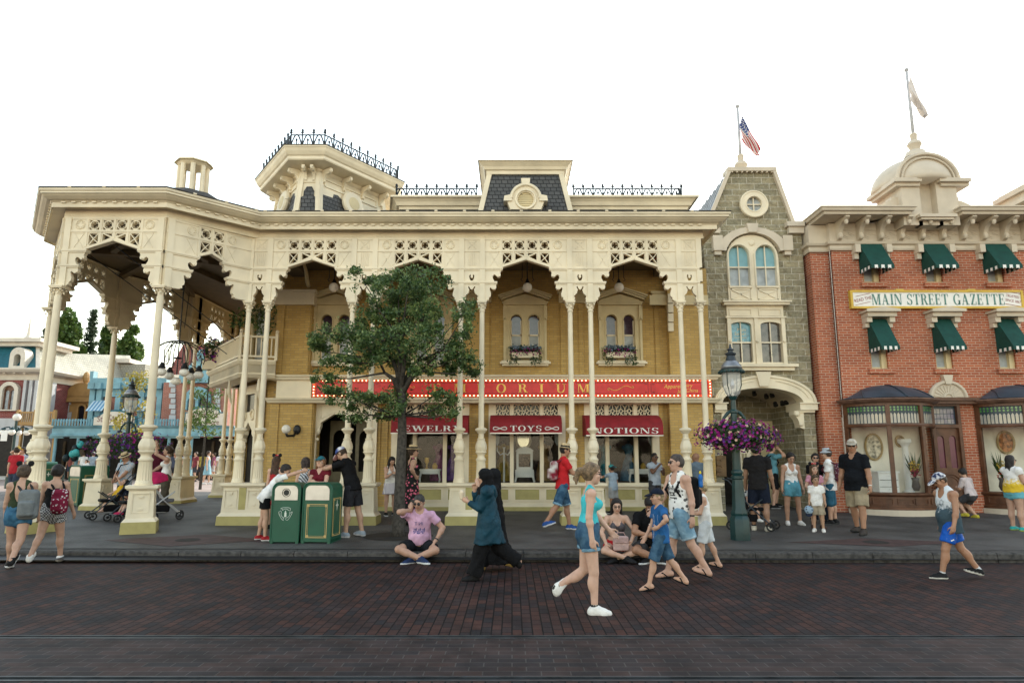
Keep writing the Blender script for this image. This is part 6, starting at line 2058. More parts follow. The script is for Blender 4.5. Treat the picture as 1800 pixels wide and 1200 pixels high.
far_tree(118, 547, 640, 62, 70, 'tallest bushy green tree behind the mansard house', seed=2, n=9000, size=.5)
far_tree(83, 578, 640, 30, 74, 'dark round tree half behind the teal mansard roof', seed=3, m='leafpine', size=.4)
far_tree(166, 548, 660, 56, 72, 'thin drooping conifer between the leafy trees', 'conifer_tree', 'leafpine', conifer=True, seed=4, size=.55)
far_tree(192, 575, 660, 44, 75, 'dark leafy tree right of the drooping conifer', seed=5, m='leafsun', n=6500, size=.45)
far_tree(235, 573, 660, 50, 72, 'slim sunlit tree above the blue shop cornice', seed=6, n=7500, size=.45)
far_tree(142, 612, 655, 40, 68, 'low green tree right beside the tallest one', seed=7, m='leafsun', n=4000)
far_tree(10, 607, 640, 50, 80, 'small dark tree at the far left edge behind the roofs', seed=8, m='leafpine', n=1500)
# young street trees near the side colonnade
def street_tree(px, py0, py1, wpx, Y, label, m, seed, n=1500, size=.13):
 rng = np.random.default_rng(seed)
 top,bot = P(px, py0, Y),P(px, py1, Y)
 sc = (P(px+100,py0,Y).x-P(px,py0,Y).x)/100
 t = empty('young_tree', (top.x,Y,.35), label, 'tree')
 tr = MB();tr.tube([(top.x,Y,.3),(top.x+.05,Y,2.5),(top.x,Y,top.z-.2)], [.07,.05,.01], 6)
 pts = []
 for k in range(26):
  f = rng.uniform(0, 1)
  z = bot.z+f*(top.z-bot.z)
  a = rng.uniform(0, 2*math.pi);rr = wpx*sc/2*rng.uniform(.2, .9)*(1-.5*f)
  c = (top.x+rr*math.cos(a), Y+rr*math.sin(a), z)
  tr.tube([(top.x,Y,z-.25),c], [.02,.006], 4)
  pts.append(blob_points(c,(.38,.38,.3),n//26,rng,.1))
 tr.build('trunk', M['bark'], t)
 cr = MB();leaf_cloud(cr, np.concatenate(pts), size, rng=rng);cr.build('crown', M[m], t)
street_tree(240, 655, 765, 75, 33, 'young tree with sparse yellow leaves in front of the blue shop', 'leafyellow', 11)
street_tree(372, 588, 770, 90, 30, 'young green and yellow tree beside the balcony corner', 'leafsun', 12, 1900)
# ------------------------------------------------------------------ evergreen street tree
def build_main_tree():
 base = G(700, 942)
 Y = base.y
 t = empty('street_tree', base, 'dark evergreen street tree with layered crown in a round pavement pit', 'tree')
 rng = np.random.default_rng(21)
 cl = [(640,497,28,18), (690,494,45,20), (745,503,38,24), (720,490,30,16), (660,535,32,30), (720,540,55,34), (765,540,34,28), (612,588,44,22), (575,598,30,18), (556,615,20,14), (640,603,40,26), (690,600,42,30), (740,606,50,32), (788,602,32,22), (812,560,14,22), (822,541,14,10), (806,622,26,18), (832,652,18,11), (790,642,36,18), (662,640,58,16), (600,636,34,12), (568,664,22,9), (590,684,28,10), (622,700,22,12), (645,704,44,13), (700,690,28,20), (618,722,26,12), (662,728,30,8), (770,690,20,7), (785,706,22,9), (794,728,16,7), (762,722,12,6), (700,722,16,12), (655,568,30,20), (745,650,24,10), (700,520,40,20), (655,622,40,14), (715,575,44,20), (770,580,26,16), (812,585,12,12), (680,560,36,18), (720,640,36,10), (680,705,24,9)]
 s = (P(800,600,Y).x-P(700,600,Y).x)/100
 tr = MB()
 tx = lambda px,py,dy = 0:P(px, py, Y+dy)
 top = tx(706, 672)
 path = [base+Vector((0,0,-.02)), base+Vector((0,0,.12)), tx(703,860), tx(707,760), top]
 tr.tube(path, [.15,.12,.105,.088,.075], 12)
 forks = [tx(690,630,.1), tx(712,620,-.15), tx(730,636,.2), tx(740,652,-.1), tx(676,655,-.2), tx(700,600,0)]
 for f in forks:tr.tube([top+Vector((0,0,-.25)),top*.5+f*.5+Vector((0,0,-.02)),f], [.062,.045,.03], 7)
 pts = []
 for(px, py, rx, ry)in cl:
  dy = rng.uniform(-.55, .55)
  c = tx(px, py, dy)
  src = min(forks+[top,tx(707,730)], key=lambda q:(q-c).length+(0 if q.z<c.z+.1 else .6))
  mid = (src+c)/2+Vector((rng.normal()*.05,rng.normal()*.05,-.06))
  tr.tube([src,mid,c], [.024,.015,.007], 6)
  vol = rx*ry
  n = int(120+vol*.78)
  depth = max(.28, min(.6,rx*s*.8))
  k = max(3, int(vol/130))
  for j in range(k):
   o = rng.normal(size=3)*np.array([rx*s*.48,depth*.5,ry*s*.48])
   r = np.array([rx*s,depth,ry*s*1.12])*rng.uniform(.34, .56)
   r = np.maximum(r, .09)
   pts.append(blob_points(np.array(c)+o,r,max(8,n//k),rng,.25))
  for j in range(5):
   a = rng.uniform(0, 2*math.pi);L = rng.uniform(.9, 1.35)
   e = Vector((rx*s*L*math.cos(a),rng.normal()*.2,ry*s*L*math.sin(a)+.03))
   tr.tube([c+e*.5,c+e], [.006,.003], 4)
   pts.append(np.array(c+e*.95)+rng.normal(size=(14,3))*.06)
   pts.append(np.array(c+e*.75)+rng.normal(size=(10,3))*.06)
 tr.build('trunk', M['bark'], t, smooth=True)
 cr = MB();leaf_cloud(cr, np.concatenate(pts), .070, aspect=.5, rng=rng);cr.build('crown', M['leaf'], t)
 pit = empty('tree_pit', (base.x,base.y,zg(base.y)), 'round dark grating in the pavement at the foot of the tree', 'grating')
 m = MB();m.poly([(base.x+.66*math.cos(k*.2618),base.y+.62*math.sin(k*.2618),zg(base.y+.62*math.sin(k*.2618))+.005)for k in range(24)]);m.build('grating', M['dark'], pit)
build_main_tree()
# ------------------------------------------------------------------ street lamps with flower baskets
def flower_ball(c, rad, nl, nf, parent, rng, cols=('petalm','petalm','petalp','petalw'), size=.06, fs=.05):
 m = MB();leaf_cloud(m, blob_points(c,[r*.93 for r in rad],nl,rng,.5), size, rng=rng);m.build('foliage', M['leafbasket'], parent)
 for k in dict.fromkeys(cols):
  n = int(nf*cols.count(k)/len(cols))
  p = blob_points(c, [r*1.0 for r in rad], n, rng, .82)
  m = MB()
  off = rng.normal(size=3)*np.array(rad)*.15
  d = (p-np.array(c))/np.array(rad);d/=np.linalg.norm(d, axis=1)[:, None]
  for i in range(n):
   N_ = Vector(d[i]);X = N_.cross(Vector((0,0,1))).normalized()if abs(N_.z)<.95 else Vector((1,0,0));Yv = N_.cross(X)
   ctr = Vector(p[i])+N_*.02
   f_ = fs*rng.uniform(.65, 1.15)
   ring = [ctr+(X*math.cos(a)+Yv*math.sin(a))*f_*.5*(1.0 if j%2==0 else .75)+N_*.012 for j, a in enumerate(np.linspace(0,2*math.pi,11)[:-1])]
   m.add([ctr-N_*.01]+ring, [(0,j+1,(j+1)%10+1)for j in range(10)])
  m.build('blossoms', M[k], parent)
def street_lamp(base, label, group, flowers=True):
 t = empty('street_lamp', base, label, 'street lamp', group)
 x,y,z = base
 n0 = len(COL.objects)
 m = MB()
 m.lathe([(.19,0),(.19,.38),(.175,.42),(.15,.46),(.16,.48),(.16,.52),(.13,.60),(.115,.95),(.10,1.15),(.125,1.17),(.125,1.22),(.095,1.24),(.11,1.27),(.11,1.31),(.08,1.35)], (x,y,z), 8)
 m.lathe([(.08,1.34),(.074,2.0),(.095,2.02),(.095,2.06),(.07,2.08),(.06,2.45),(.085,2.47),(.085,2.50),(.055,2.53),(.05,2.72),(.075,2.74),(.09,2.80)], (x,y,z), 14)
 po = m.build('post', M['lampgreen'], t, smooth=True, angle=35)
 m = MB()
 for s in(-1, 1):
  m.tube([(x+s*.05,y,z+2.5),(x+s*.12,y,z+2.46),(x+s*.20,y,z+2.36),(x+s*.23,y,z+2.24),(x+s*.18,y,z+2.20)], [.03,.035,.03,.025,.02], 8)
  m.ball((x+s*.26,y,z+2.22), .045, 8, 6)
  m.tube([(x+s*.24,y,z+2.22),(x+s*.26,y,z+2.05)], .008, 5)
 m.build('bracket', M['lampgreen'], po, smooth=True)
 m = MB();m.lathe([(.09,2.80),(.14,2.86),(.175,3.0),(.185,3.15),(.18,3.28)], (x,y,z), 18, cap=False);m.build('lamp_glass', M['lampglass'], t, smooth=True)
 m = MB();m.lathe([(.025,2.8),(.03,2.95),(.05,3.02),(.02,3.15)], (x,y,z), 8);m.build('burner', M['steel'], t)
 m = MB()
 for k in range(4):
  a = R(45+90*k);m.tube([(x+.1*math.cos(a),y+.1*math.sin(a),z+2.81),(x+.19*math.cos(a),y+.19*math.sin(a),z+3.0),(x+.195*math.cos(a),y+.195*math.sin(a),z+3.3)], .009, 5)
 m.lathe([(.2,3.27),(.235,3.29),(.235,3.33),(.19,3.345)], (x,y,z), 20)
 for k in range(18):
  a = 2*math.pi*k/18;m.ball((x+.235*math.cos(a),y+.235*math.sin(a),z+3.285), .028, 6, 5)
 m.build('lamp_frame', M['lampgreen'], t, smooth=True, angle=35)
 m = MB();m.lathe([(.21,3.345),(.19,3.42),(.13,3.5),(.09,3.53)], (x,y,z), 20);ca = m.build('lamp_cap', mat('weathered_lead',(.25,.26,.28),.35,.2,metal=.6), t, smooth=True)
 m = MB();m.lathe([(.10,3.53),(.08,3.62),(.105,3.65),(.11,3.67),(.05,3.70),(.05,3.73),(.075,3.745),(.03,3.78),(.02,3.82),(.022,3.84),(.004,3.88)], (x,y,z), 14);m.build('finial', M['iron'], ca, smooth=True, angle=40)
 t.scale = (.97, .97, .94)
 return t
L1 = G(1302, 948)
street_lamp(L1, 'dark green street lamp with glass lantern at the kerb, large purple flower basket below', 'lamps with flower baskets')
fbk = empty('flower_basket', (L1.x,L1.y,1.7), 'overflowing basket of magenta and purple petunias round the nearer lamp post', 'flower basket', 'flower baskets on lamp posts')
rngf = np.random.default_rng(5)
pc_ = P(1294, 766, L1.y)
flower_ball((pc_.x,L1.y,pc_.z), (.66,.45,.27), 3600, 620, fbk, rngf, ('petalm','petalm','petalm','petalm','petalp','petalp','petalm','petalw'), .06, .07)
L2 = Vector((P(221,800,20.1).x,20.1,.35))
street_lamp(L2, 'dark green street lamp seen between the pavilion columns', 'lamps with flower baskets')
fb2 = empty('flower_basket', (L2.x,L2.y,1.9), 'dark magenta flower basket round the lamp post behind the pavilion columns', 'flower basket', 'flower baskets on lamp posts')
p2 = P(225, 783, L2.y)
flower_ball((p2.x,L2.y,p2.z), (1.05,.55,.38), 2600, 420, fb2, rngf, ('petalm','petalp','petalm','petalp'), .07, .075)
# five globe lamp far left
gl = Vector((P(24,780,31).x,31,.35))
t = empty('globe_lamp_post', gl, 'green lamp post with five white globes at the far left', 'street lamp')
m = MB();m.lathe([(.16,0),(.16,.5),(.09,.6),(.06,1.3),(.055,3.2),(.1,3.3)], (gl.x,gl.y,gl.z), 10)
zt = PZ(752, 31)
for k in range(4):
 a = R(90*k+20);m.tube([(gl.x,gl.y,zt-.2),(gl.x+.25*math.cos(a),gl.y+.25*math.sin(a),zt+.05),(gl.x+.45*math.cos(a),gl.y+.45*math.sin(a),zt)], .03, 6);m.lathe([(.06,zt-.0),(.13,zt-.08)], (gl.x+.45*math.cos(a),gl.y+.45*math.sin(a),0), 8)
m.tube([(gl.x,gl.y,zt),(gl.x,gl.y,PZ(740,31))], .03, 6)
m.build('post', M['lampgreen'], t)
for k in range(4):
 a = R(90*k+20);b = MB();b.ball((gl.x+.45*math.cos(a),gl.y+.45*math.sin(a),zt-.2), .145, 12, 8, (1,1,.9));b.build('globe', M['globe'], t, smooth=True)
b = MB();b.ball((gl.x,gl.y,PZ(733,31)), .17, 12, 8);b.build('globe', M['globe'], t, smooth=True)
b = MB();b.box(gl.x-.4, gl.y-.3, PZ(775,31), gl.x-.12, gl.y-.28, PZ(757,31));b.build('notice', M['white'], t)
# ------------------------------------------------------------------ litter bins
def litter_bin(x, y, z, w, h, d, label, kind, rot=0.0, group='green litter bins'):
 t = empty('litter_bin', (0,0,0), label, 'bin', group)
 m = MB()
 hw = w/2
 pr = [(-hw,.03), (hw,.03)]+[(a,b)for a, b in arc(hw-.12,h-.12,.12,.12,0,90,6)]+[(a,b)for a, b in arc(-hw+.12,h-.12,.12,.12,90,180,6)]
 fr = FRONT(-d/2)
 m.plate(pr, [], 0, d, fr)
 for s in(-1, 1):m.box(s*hw, -d/2-.012, .0, s*(hw-.05), d/2+.012, .07)
 edge = [(a*.985,b)for a, b in pr[1:]]+[(-hw*.985,.03)]
 m.tube([(a,-d/2-.004,b)for a,b in edge], .016, 5)
 m.build('body', M['green'], t, smooth=True, angle=30)
 iw = hw-.045
 st = [(-iw,h-.30), (iw,h-.30)]+arc(iw-.09, h-.135, .09, .09, 0, 90, 6)+arc(-iw+.09, h-.135, .09, .09, 90, 180, 6)
 if kind=='recycle':
  m = MB();m.plate(st, [arc(0,h-.17,.052,.052,0,360,20)[:-1]], -.012, -.002, fr);f = m.build('steel_flap', M['steel'], t)
  m = MB();m.plate(arc(0,h-.17,.055,.055,0,360,20)[:-1], [], -.004, -.001, fr);m.build('bottle_hole', M['black'], f)
  m = MB();m.tube([(.07*math.cos(q),-d/2-.014,h-.17+.07*math.sin(q))for q in np.linspace(0,2*math.pi,25)], .006, 5);m.build('hole_rim', M['rubber'], f)
  m = MB();zc = .52
  for k in range(3):
   a0 = R(90+120*k)
   def pt(a, r):return(r*math.cos(a), -d/2-.004, zc+r*math.sin(a))
   for r0 in(.078, .115):
    m.tube([pt(a0+R(q),r0*(1-.10*math.cos(R(q)*3)*(1 if r0>.1 else-.2)))for q in np.linspace(-46,46,9)], .004, 4)
   m.tube([pt(a0+R(-46),.075),pt(a0+R(-60),.097),pt(a0+R(-46),.118)], .004, 4);m.tube([pt(a0+R(46),.075),pt(a0+R(36),.097),pt(a0+R(46),.118)], .004, 4)
  m.plate([(-.018,zc-.06),(.018,zc-.06),(.018,zc+.01),(.008,zc+.03),(.008,zc+.05),(-.008,zc+.05),(-.008,zc+.03),(-.018,zc+.01)], [], -.006, -.002, fr)
  m.build('recycling_mark', mat('pale_mark',(.62,.68,.6),.5,.05), t)
 else:
  m = MB();m.plate(st, [], -.012, -.002, fr);m.build('steel_flap', M['steel'], t)
  def golds(mm, fr_, u0, v0, u1, v1):
   for(e, wd)in((0,.012), (.03,.004)):
    a,b,c_,d_ = u0+e,v0+e,u1-e,v1-e
    mm.plate(rect(a,b,c_,d_), [rect(a+wd,b+wd,c_-wd,d_-wd)], -.006, -.001, fr_)
   for(uu, vv)in((u0,v0), (u1,v0), (u0,v1), (u1,v1)):
    O,U,V,N = fr_
    mm.ball(O+U*(uu+(.03 if uu==u0 else-.03))+V*(vv+(.03 if vv==v0 else-.03))+N*0, .022, 8, 4, (1,.3,1))
  m = MB();golds(m, fr, -hw*.72, .10, hw*.72, h-.37);m.build('gold_border', mat('gold_line',(.52,.36,.14),.45,.05), t)
  fr_s = (Vector((hw,0,0)), Vector((0,1,0)), Vector((0,0,1)), Vector((-1,0,0)))
  m = MB();golds(m, fr_s, -d*.36, .12, d*.36, h-.27);m.build('gold_border', mat('gold_line',(.52,.36,.14),.45,.05), t)
  m = MB()
  m.plate([(0,h*.62+.10),(.02,h*.62+.02),(.08,h*.62),(.02,h*.62-.02),(0,h*.62-.10),(-.02,h*.62-.02),(-.08,h*.62),(-.02,h*.62+.02)], [], -.005, -.001, fr_s);m.build('emblem', mat('pale_emblem',(.6,.6,.5),.5,.05), t)
 t.location = (x, y, z);t.rotation_euler = (0, 0, rot)
 return t
b0 = G(500, 955)
hh = PZ(848, b0.y)-b0.z
litter_bin(P(501,900,b0.y).x, b0.y+.28, b0.z-.005, .50, hh, .50, 'green recycling bin with round bottle hole at the kerb', 'recycle')
litter_bin(P(561,900,b0.y).x-.02, b0.y+.30, b0.z-.005, .53, hh, .54, 'green bin with gold bordered panel, right of the recycling bin', 'panel', R(-6))
b1 = G(140, 889)
litter_bin(b1.x, b1.y+.3, b1.z, .70, 1.12, .75, 'green bin with gold panel between pavilion columns', 'panel', R(-35))
b2 = Vector((P(79,820,26).x,26,.34));litter_bin(b2.x, b2.y, b2.z, .6, 1.2, .6, 'pale sunlit green bin far behind the leftmost column', 'panel', R(-30))
bl = Vector((P(112,830,30).x,30,.35))
t = empty('bollard', bl, 'slim dark green bollard on the plaza behind the pavilion', 'bollard');m = MB();m.lathe([(.07,0),(.07,.1),(.045,.14),(.04,.8),(.06,.83),(.05,.9),(.02,.96)], (bl.x,bl.y,bl.z), 10);m.build('post', M['lampgreen'], t, smooth=True)
# ------------------------------------------------------------------ hanging globes, chandelier, wall lamp
gy = 16.9
for px,lab in((587,'white globe lamp hanging in the leftmost porch bay'), (757,'white globe lamp hanging behind the tree crown'), (927,'white globe lamp hanging above the middle gabled window'), (1088,'white globe lamp hanging in the rightmost porch bay')):
 c = P(px, 505, gy)
 t = empty('hanging_globe', (c.x,c.y,c.z), lab, 'lamp', 'globe lamps under the porch')
 m = MB();m.ball(c, .125, 16, 10);m.build('globe', M['globe'], t, smooth=True)
 m = MB();m.tube([c+Vector((0,0,.11)),(c.x,c.y,6.77)], .012, 6)
 m.lathe([(.08,.10),(.05,.15),(.02,.22)], c, 10)
 for s in(-1, 1):
  m.tube([c+Vector((s*.03,0,.62)),c+Vector((s*.10,0,.66)),c+Vector((s*.13,0,.56)),c+Vector((s*.13,0,.25)),c+Vector((s*.17,0,.20)),c+Vector((s*.12,0,.16))], .010, 5)
 m.build('hanger', M['black'], t)
cc = P(312, 640, 16.7)
t = empty('chandelier', (cc.x,cc.y,cc.z), 'black iron chandelier with white globes hanging in the corner pavilion', 'chandelier')
m = MB();m.tube([cc+Vector((0,0,-.25)),(cc.x,cc.y,6.7)], .018, 6)
for k in range(4):
 a = R(45*k+10);d = Vector((math.cos(a),math.sin(a),0))
 m.tube([cc+d*(.62*math.cos(q))+Vector((0,0,.12+.46*math.sin(q)))for q in np.linspace(-.25,math.pi+.25,25)], .012, 5)
for k in range(6):
 a = R(60*k+15);d = Vector((math.cos(a),math.sin(a),0))
 m.tube([cc+Vector((0,0,.52)),cc+d*.2+Vector((0,0,.55)),cc+d*.32+Vector((0,0,.35)),cc+d*.3+Vector((0,0,.0)),cc+d*.5+Vector((0,0,-.12))], .014, 5)
 m.lathe([(.03,.06),(.10,-.08)], cc+d*.5+Vector((0,0,-.08)), 8)
 m.tube([cc+d*.3+Vector((.08*math.cos(q)*d.x,.08*math.cos(q)*d.y,.08*math.sin(q)))for q in np.linspace(0,5.5,10)], .008, 4)
m.tube([cc+Vector((.1*math.cos(q),.1*math.sin(q),.15))for q in np.linspace(0,6.3,12)], .012, 4)
m.build('ironwork', M['black'], t)
for k in range(6):
 a = R(60*k+15);d = Vector((math.cos(a),math.sin(a),0));b = MB();b.ball(cc+d*.5+Vector((0,0,-.25)), .115, 12, 8, (1,1,.85));b.build('globe', M['globe'], t, smooth=True)
b = MB();b.ball(cc+Vector((0,0,-.42)), .115, 12, 8, (1,1,.85));b.build('globe', M['globe'], t, smooth=True)
wl_ = P(503, 754, 17.6)
t = empty('wall_lamp', (wl_.x,17.97,wl_.z), 'white globe wall lamp on a black bracket on the brick corner pier', 'lamp')
m = MB();m.ball(wl_, .115, 16, 10);m.build('globe', M['globe'], t, smooth=True)
m = MB();m.tube([(wl_.x+.16,17.96,wl_.z-.02),(wl_.x+.14,17.8,wl_.z-.16),(wl_.x+.03,17.62,wl_.z-.17),(wl_.x,17.6,wl_.z-.09)], .035, 8);m.ball((wl_.x+.17,17.94,wl_.z), .10, 8, 6, (1,.5,1.3));m.build('bracket', M['black'], t, smooth=True)
# ------------------------------------------------------------------ flower boxes on the sills
for px,lab in((923,'flower box of blue and magenta blooms on the middle gabled sill'), (1089,'flower box of blue and magenta blooms on the right gabled sill')):
 c = P(px, 618, YW-.22)
 t = empty('flower_box', (c.x,c.y,c.z-.15), lab, 'flower box', 'flower boxes on upper sills')
 m = MB();m.box(c.x-.36, c.y-.08, c.z-.17, c.x+.36, c.y+.12, c.z-.02);m.build('trough', M['cream'], t)
 rr = np.random.default_rng(px)
 pts = np.concatenate([blob_points((c.x+u,c.y-.03,c.z+.02),(.16,.14,.15),130,rr,.2)for u in(-.3,-.1,.1,.3)]+[np.array((c.x+u,c.y-.16,c.z-.15-k*.04))+rr.normal(size=(6,3))*.03 for u in(-.38,-.24,.18,.3,.4)for k in range(6)])
 m = MB();leaf_cloud(m, pts, .06, rng=rr);m.build('foliage', M['leafbasket'], t)
 m = MB();leaf_cloud(m, np.concatenate([blob_points((c.x+u,c.y-.04,c.z+.10),(.14,.12,.07),60,rr,.4)for u in(-.28,-.1,.1,.28)]), .06, aspect=.8, rng=rr);m.build('blue_blooms', M['petalb'], t)
 m = MB();leaf_cloud(m, np.concatenate([blob_points((c.x+u,c.y-.10,c.z-.02),(.15,.08,.10),22,rr,.7)for u in(-.28,-.1,.1,.28)]), .05, aspect=.8, rng=rr);m.build('magenta_blooms', M['petalm'], t)
c = Vector((-8.6,19.75,4.35))
t = empty('flower_box', c, 'box of white and purple flowers on the balcony corner', 'flower box', 'flower boxes on the balcony')
m = MB();m.box(c.x-.35, c.y-.2, 4.2, c.x+.35, c.y+.2, 4.45);m.build('trough', M['cream'], t)
flower_ball((c.x,c.y,4.75), (.55,.45,.38), 700, 160, t, rngf, ('petalm','petalw','petalp','petalw'), .10, .11)
c = Vector((-7.0,18.1,5.35))
t = empty('hanging_plant', c, 'dark trailing plant hanging over the balcony railing', 'plant')
m = MB();rr = np.random.default_rng(8)
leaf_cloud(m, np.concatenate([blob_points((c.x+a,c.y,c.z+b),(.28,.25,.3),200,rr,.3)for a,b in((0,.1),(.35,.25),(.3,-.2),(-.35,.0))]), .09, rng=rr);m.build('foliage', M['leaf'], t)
m = MB();m.tube([(c.x,c.y,c.z+.2),(c.x,c.y,6.78)], .008, 4);m.build('cord', M['iron'], t)
# ------------------------------------------------------------------ flags
def flag(pole_px, base_py, top_py, Y, lab, flab, stripes, corners, group):
 bz,tz = P(pole_px, base_py, Y),PZ(top_py, Y)
 t = empty('flagpole', (bz.x,Y,bz.z-.1), lab, 'flagpole', group)
 m = MB();m.tube([(bz.x,Y,bz.z-.1),(bz.x,Y,tz)], [.05,.035], 10);m.ball((bz.x,Y,tz+.05), .06, 10, 8);m.build('pole', mat('grey_pole',(.45,.45,.46),.5,.1), t, smooth=True)
 m = MB();m.lathe([(.30,-.25),(.24,-.10),(.13,-.04),(.15,.05),(.19,.12),(.16,.20),(.08,.26),(.09,.38),(.10,.42),(.06,.46)], (bz.x,Y,bz.z), 14);m.build('urn', M['beige'], t, smooth=True, angle=40)
 f = empty('flag', (bz.x,Y,tz-.3), flab, 'flag', 'flags on the roofs')
 A,B,C_,D = corners
 nu,nv = 24,13
 m = MB();vs = []
 a,b,c_,d = [P(q[0],q[1],Y-.08)for q in(A,B,C_,D)]
 for j in range(nv+1):
  for i in range(nu+1):
   u,v = i/nu,j/nv
   p = (a*(1-v)+b*v)*(1-u)+(d*(1-v)+c_*v)*u
   p = p+Vector((.03*math.sin(v*9+u*4),.10*math.sin(u*5+v*7)*u+.07*math.sin(v*11)*u,.03*math.sin(u*9+v*5)*u))
   vs.append(p)
 base = len(m.v);m.v.extend(map(tuple,vs))
 for j in range(nv):
  for i in range(nu):
   m.f.append((j*(nu+1)+i,j*(nu+1)+i+1,(j+1)*(nu+1)+i+1,(j+1)*(nu+1)+i))
   m.m.append(2 if(i<10 and j<7)else(0 if j%2==0 else 1))
 ms = [mat('flag_red',(.48,.05,.06),.8,.05), mat('flag_white',(.72,.70,.68),.8,.03), mat('flag_blue',(.05,.07,.20),.8,.05)]if stripes else[mat('pale_cloth',(.66,.60,.56),.8,.05)]*3
 m.build('cloth', ms, f, smooth=True)
 if stripes:
  m = MB()
  for j in range(5):
   for i in range(5):
    q = Vector(vs[int(.8+j*1.35)*(nu+1)+1+i*2])+Vector((0,-.012,-.02));m.ball(q, .016, 5, 4, (1,.3,1))
  m.build('stars', M['white'], f)
flag(1303, 298, 190, YS+.5, 'grey flagpole rising from the stone gable', 'red and white striped flag hanging limp over the stone gable', True, ((1301,198),(1303,246),(1330,277),(1337,266)), 'flagpoles on the roofs')
flag(1608, 262, 126, 17.75, 'pale flagpole on the dome of the brick building', 'pale washed out flag above the domed gable', False, ((1597,128),(1600,175),(1622,205),(1630,207)), 'flagpoles on the roofs')
# ------------------------------------------------------------------ goods in the shop windows
def goods(name, label, cat, parts, group='goods in the shop windows'):
 z = min(p[0]for p in[(0,)])
 t = empty(name, parts['at'], label, cat, group)
 for nm,(mb, m)in parts['bits'].items():mb.build(nm, m, t, smooth=True, angle=40)
 return t
GY = YW+.75
zfl = zsill-.12
def dress(px, col, lab, hgt=1.15):
 c = P(px, 800, GY);m = MB();s = MB()
 m.lathe([(.26,0),(.24,.2),(.16,.5),(.09,.66),(.10,.72),(.13,.86),(.09,.97),(.05,1.0)], (c.x,GY,zfl+.15), 14)
 for sg in(-1, 1):m.ball((c.x+sg*.13,GY,zfl+1.05), .06, 8, 6)
 s.tube([(c.x,GY,zfl),(c.x,GY,zfl+.2)], .02, 6);s.lathe([(.15,0),(.13,.03)], (c.x,GY,zfl), 12);s.ball((c.x,GY,zfl+1.2), .045, 8, 6)
 goods('display_dress', lab, 'dress', {'at':(c.x,GY,zfl),'bits':{'dress':(m,mat('display_cloth',col,.6,.25,9)),'stand':(s,M['iron'])}})
dress(798, (.16,.07,.26), 'violet costume dress in the left shop window')
dress(772, (.30,.10,.20), 'pink costume dress in the left shop window')
dress(957, (.34,.21,.08), 'golden brown gown in the middle shop window')
dress(884, (.42,.28,.04), 'yellow dress at the left end of the middle window')
dress(1063, (.03,.22,.27), 'teal gown in the right shop window')
dress(1105, (.07,.16,.24), 'blue costume dress at the right shop window')
def cabinet(px, lab, w=.5, h=.95):
 c = P(px, 800, GY-.3);y = GY-.3;m = MB();d = MB()
 m.box(c.x-w/2, y-.14, zfl+.25, c.x+w/2, y+.14, zfl+.45);m.plate(rect(c.x-w/2+.03,zfl+.45,c.x+w/2-.03,zfl+h), [rect(c.x-w/2+.09,zfl+.52,c.x+w/2-.09,zfl+h-.08)], -.10, .12, FRONT(y))
 m.plate([(c.x-w/2,zfl+h),(c.x+w/2,zfl+h),(c.x+w/3,zfl+h+.07),(c.x,zfl+h+.12),(c.x-w/3,zfl+h+.07)], [], -.12, .12, FRONT(y))
 for sx_ in(-1, 1):m.tube([(c.x+sx_*(w/2-.03),y-.1,zfl+.27),(c.x+sx_*(w/2+.01),y-.1,zfl+.14),(c.x+sx_*(w/2-.06),y-.1,zfl)], [.035,.03,.018], 6)
 d.box(c.x-w/2+.08, y+.02, zfl+.5, c.x+w/2-.08, y+.03, zfl+h-.06)
 for k in range(3):d.ball((c.x-.12+.12*k,y-.03,zfl+.56), .035, 6, 5)
 goods('white_cabinet', lab, 'cabinet', {'at':(c.x,y,zfl),'bits':{'case':(m,M['white']),'shelf_goods':(d,mat('shelf_goods',(.18,.12,.08),.6,.5,20))}})
cabinet(922, 'white display cabinet in the middle shop window')
def table(px, lab):
 c = P(px, 800, GY-.4);y = GY-.4;m = MB();d = MB()
 m.box(c.x-.28, y-.14, zfl+.42, c.x+.28, y+.14, zfl+.47);m.box(c.x-.26, y-.12, zfl+.34, c.x+.26, y+.12, zfl+.42)
 for sx_ in(-1, 1):m.tube([(c.x+sx_*.24,y-.1,zfl+.4),(c.x+sx_*.27,y-.1,zfl+.2),(c.x+sx_*.22,y-.1,zfl)], [.03,.025,.015], 6)
 d.lathe([(.05,0),(.02,.05),(.03,.14),(.07,.2),(.06,.3)], (c.x-.1,y,zfl+.47), 10);d.lathe([(.06,0),(.08,.08),(.03,.16)], (c.x+.12,y,zfl+.47), 10)
 goods('display_table', lab, 'table', {'at':(c.x,y,zfl),'bits':{'table':(m,M['white']),'vases':(d,M['gold'])}})
table(757, 'white side table with vases in the left shop window');table(1122, 'white side table with cups in the right shop window')
c = P(886, 790, GY-.45);m = MB();y = GY-.45
m.lathe([(.12,0),(.03,.06),(.025,1.0),(.04,1.05)], (c.x,y,zfl), 8)
for s in(-1, 1):m.tube([(c.x,y,zfl+.9),(c.x+s*.1,y,zfl+.84),(c.x+s*.18,y,zfl+.95),(c.x+s*.18,y,zfl+1.05)], .02, 6)
goods('candelabrum', 'white candelabrum in the middle shop window', 'candelabrum', {'at':(c.x,y,zfl),'bits':{'arms':(m,M['white'])}})
c = P(920, 778, GY+.3);m = MB();m.tube([(c.x+.2*math.cos(q),GY+.3,c.z+.1+.26*math.sin(q))for q in np.linspace(0,6.29,25)], .035, 6);n_ = MB();n_.plate([(c.x+.19*math.cos(q),c.z+.1+.25*math.sin(q))for q in np.linspace(0,6.1,24)], [], 0, .01, FRONT(GY+.31))
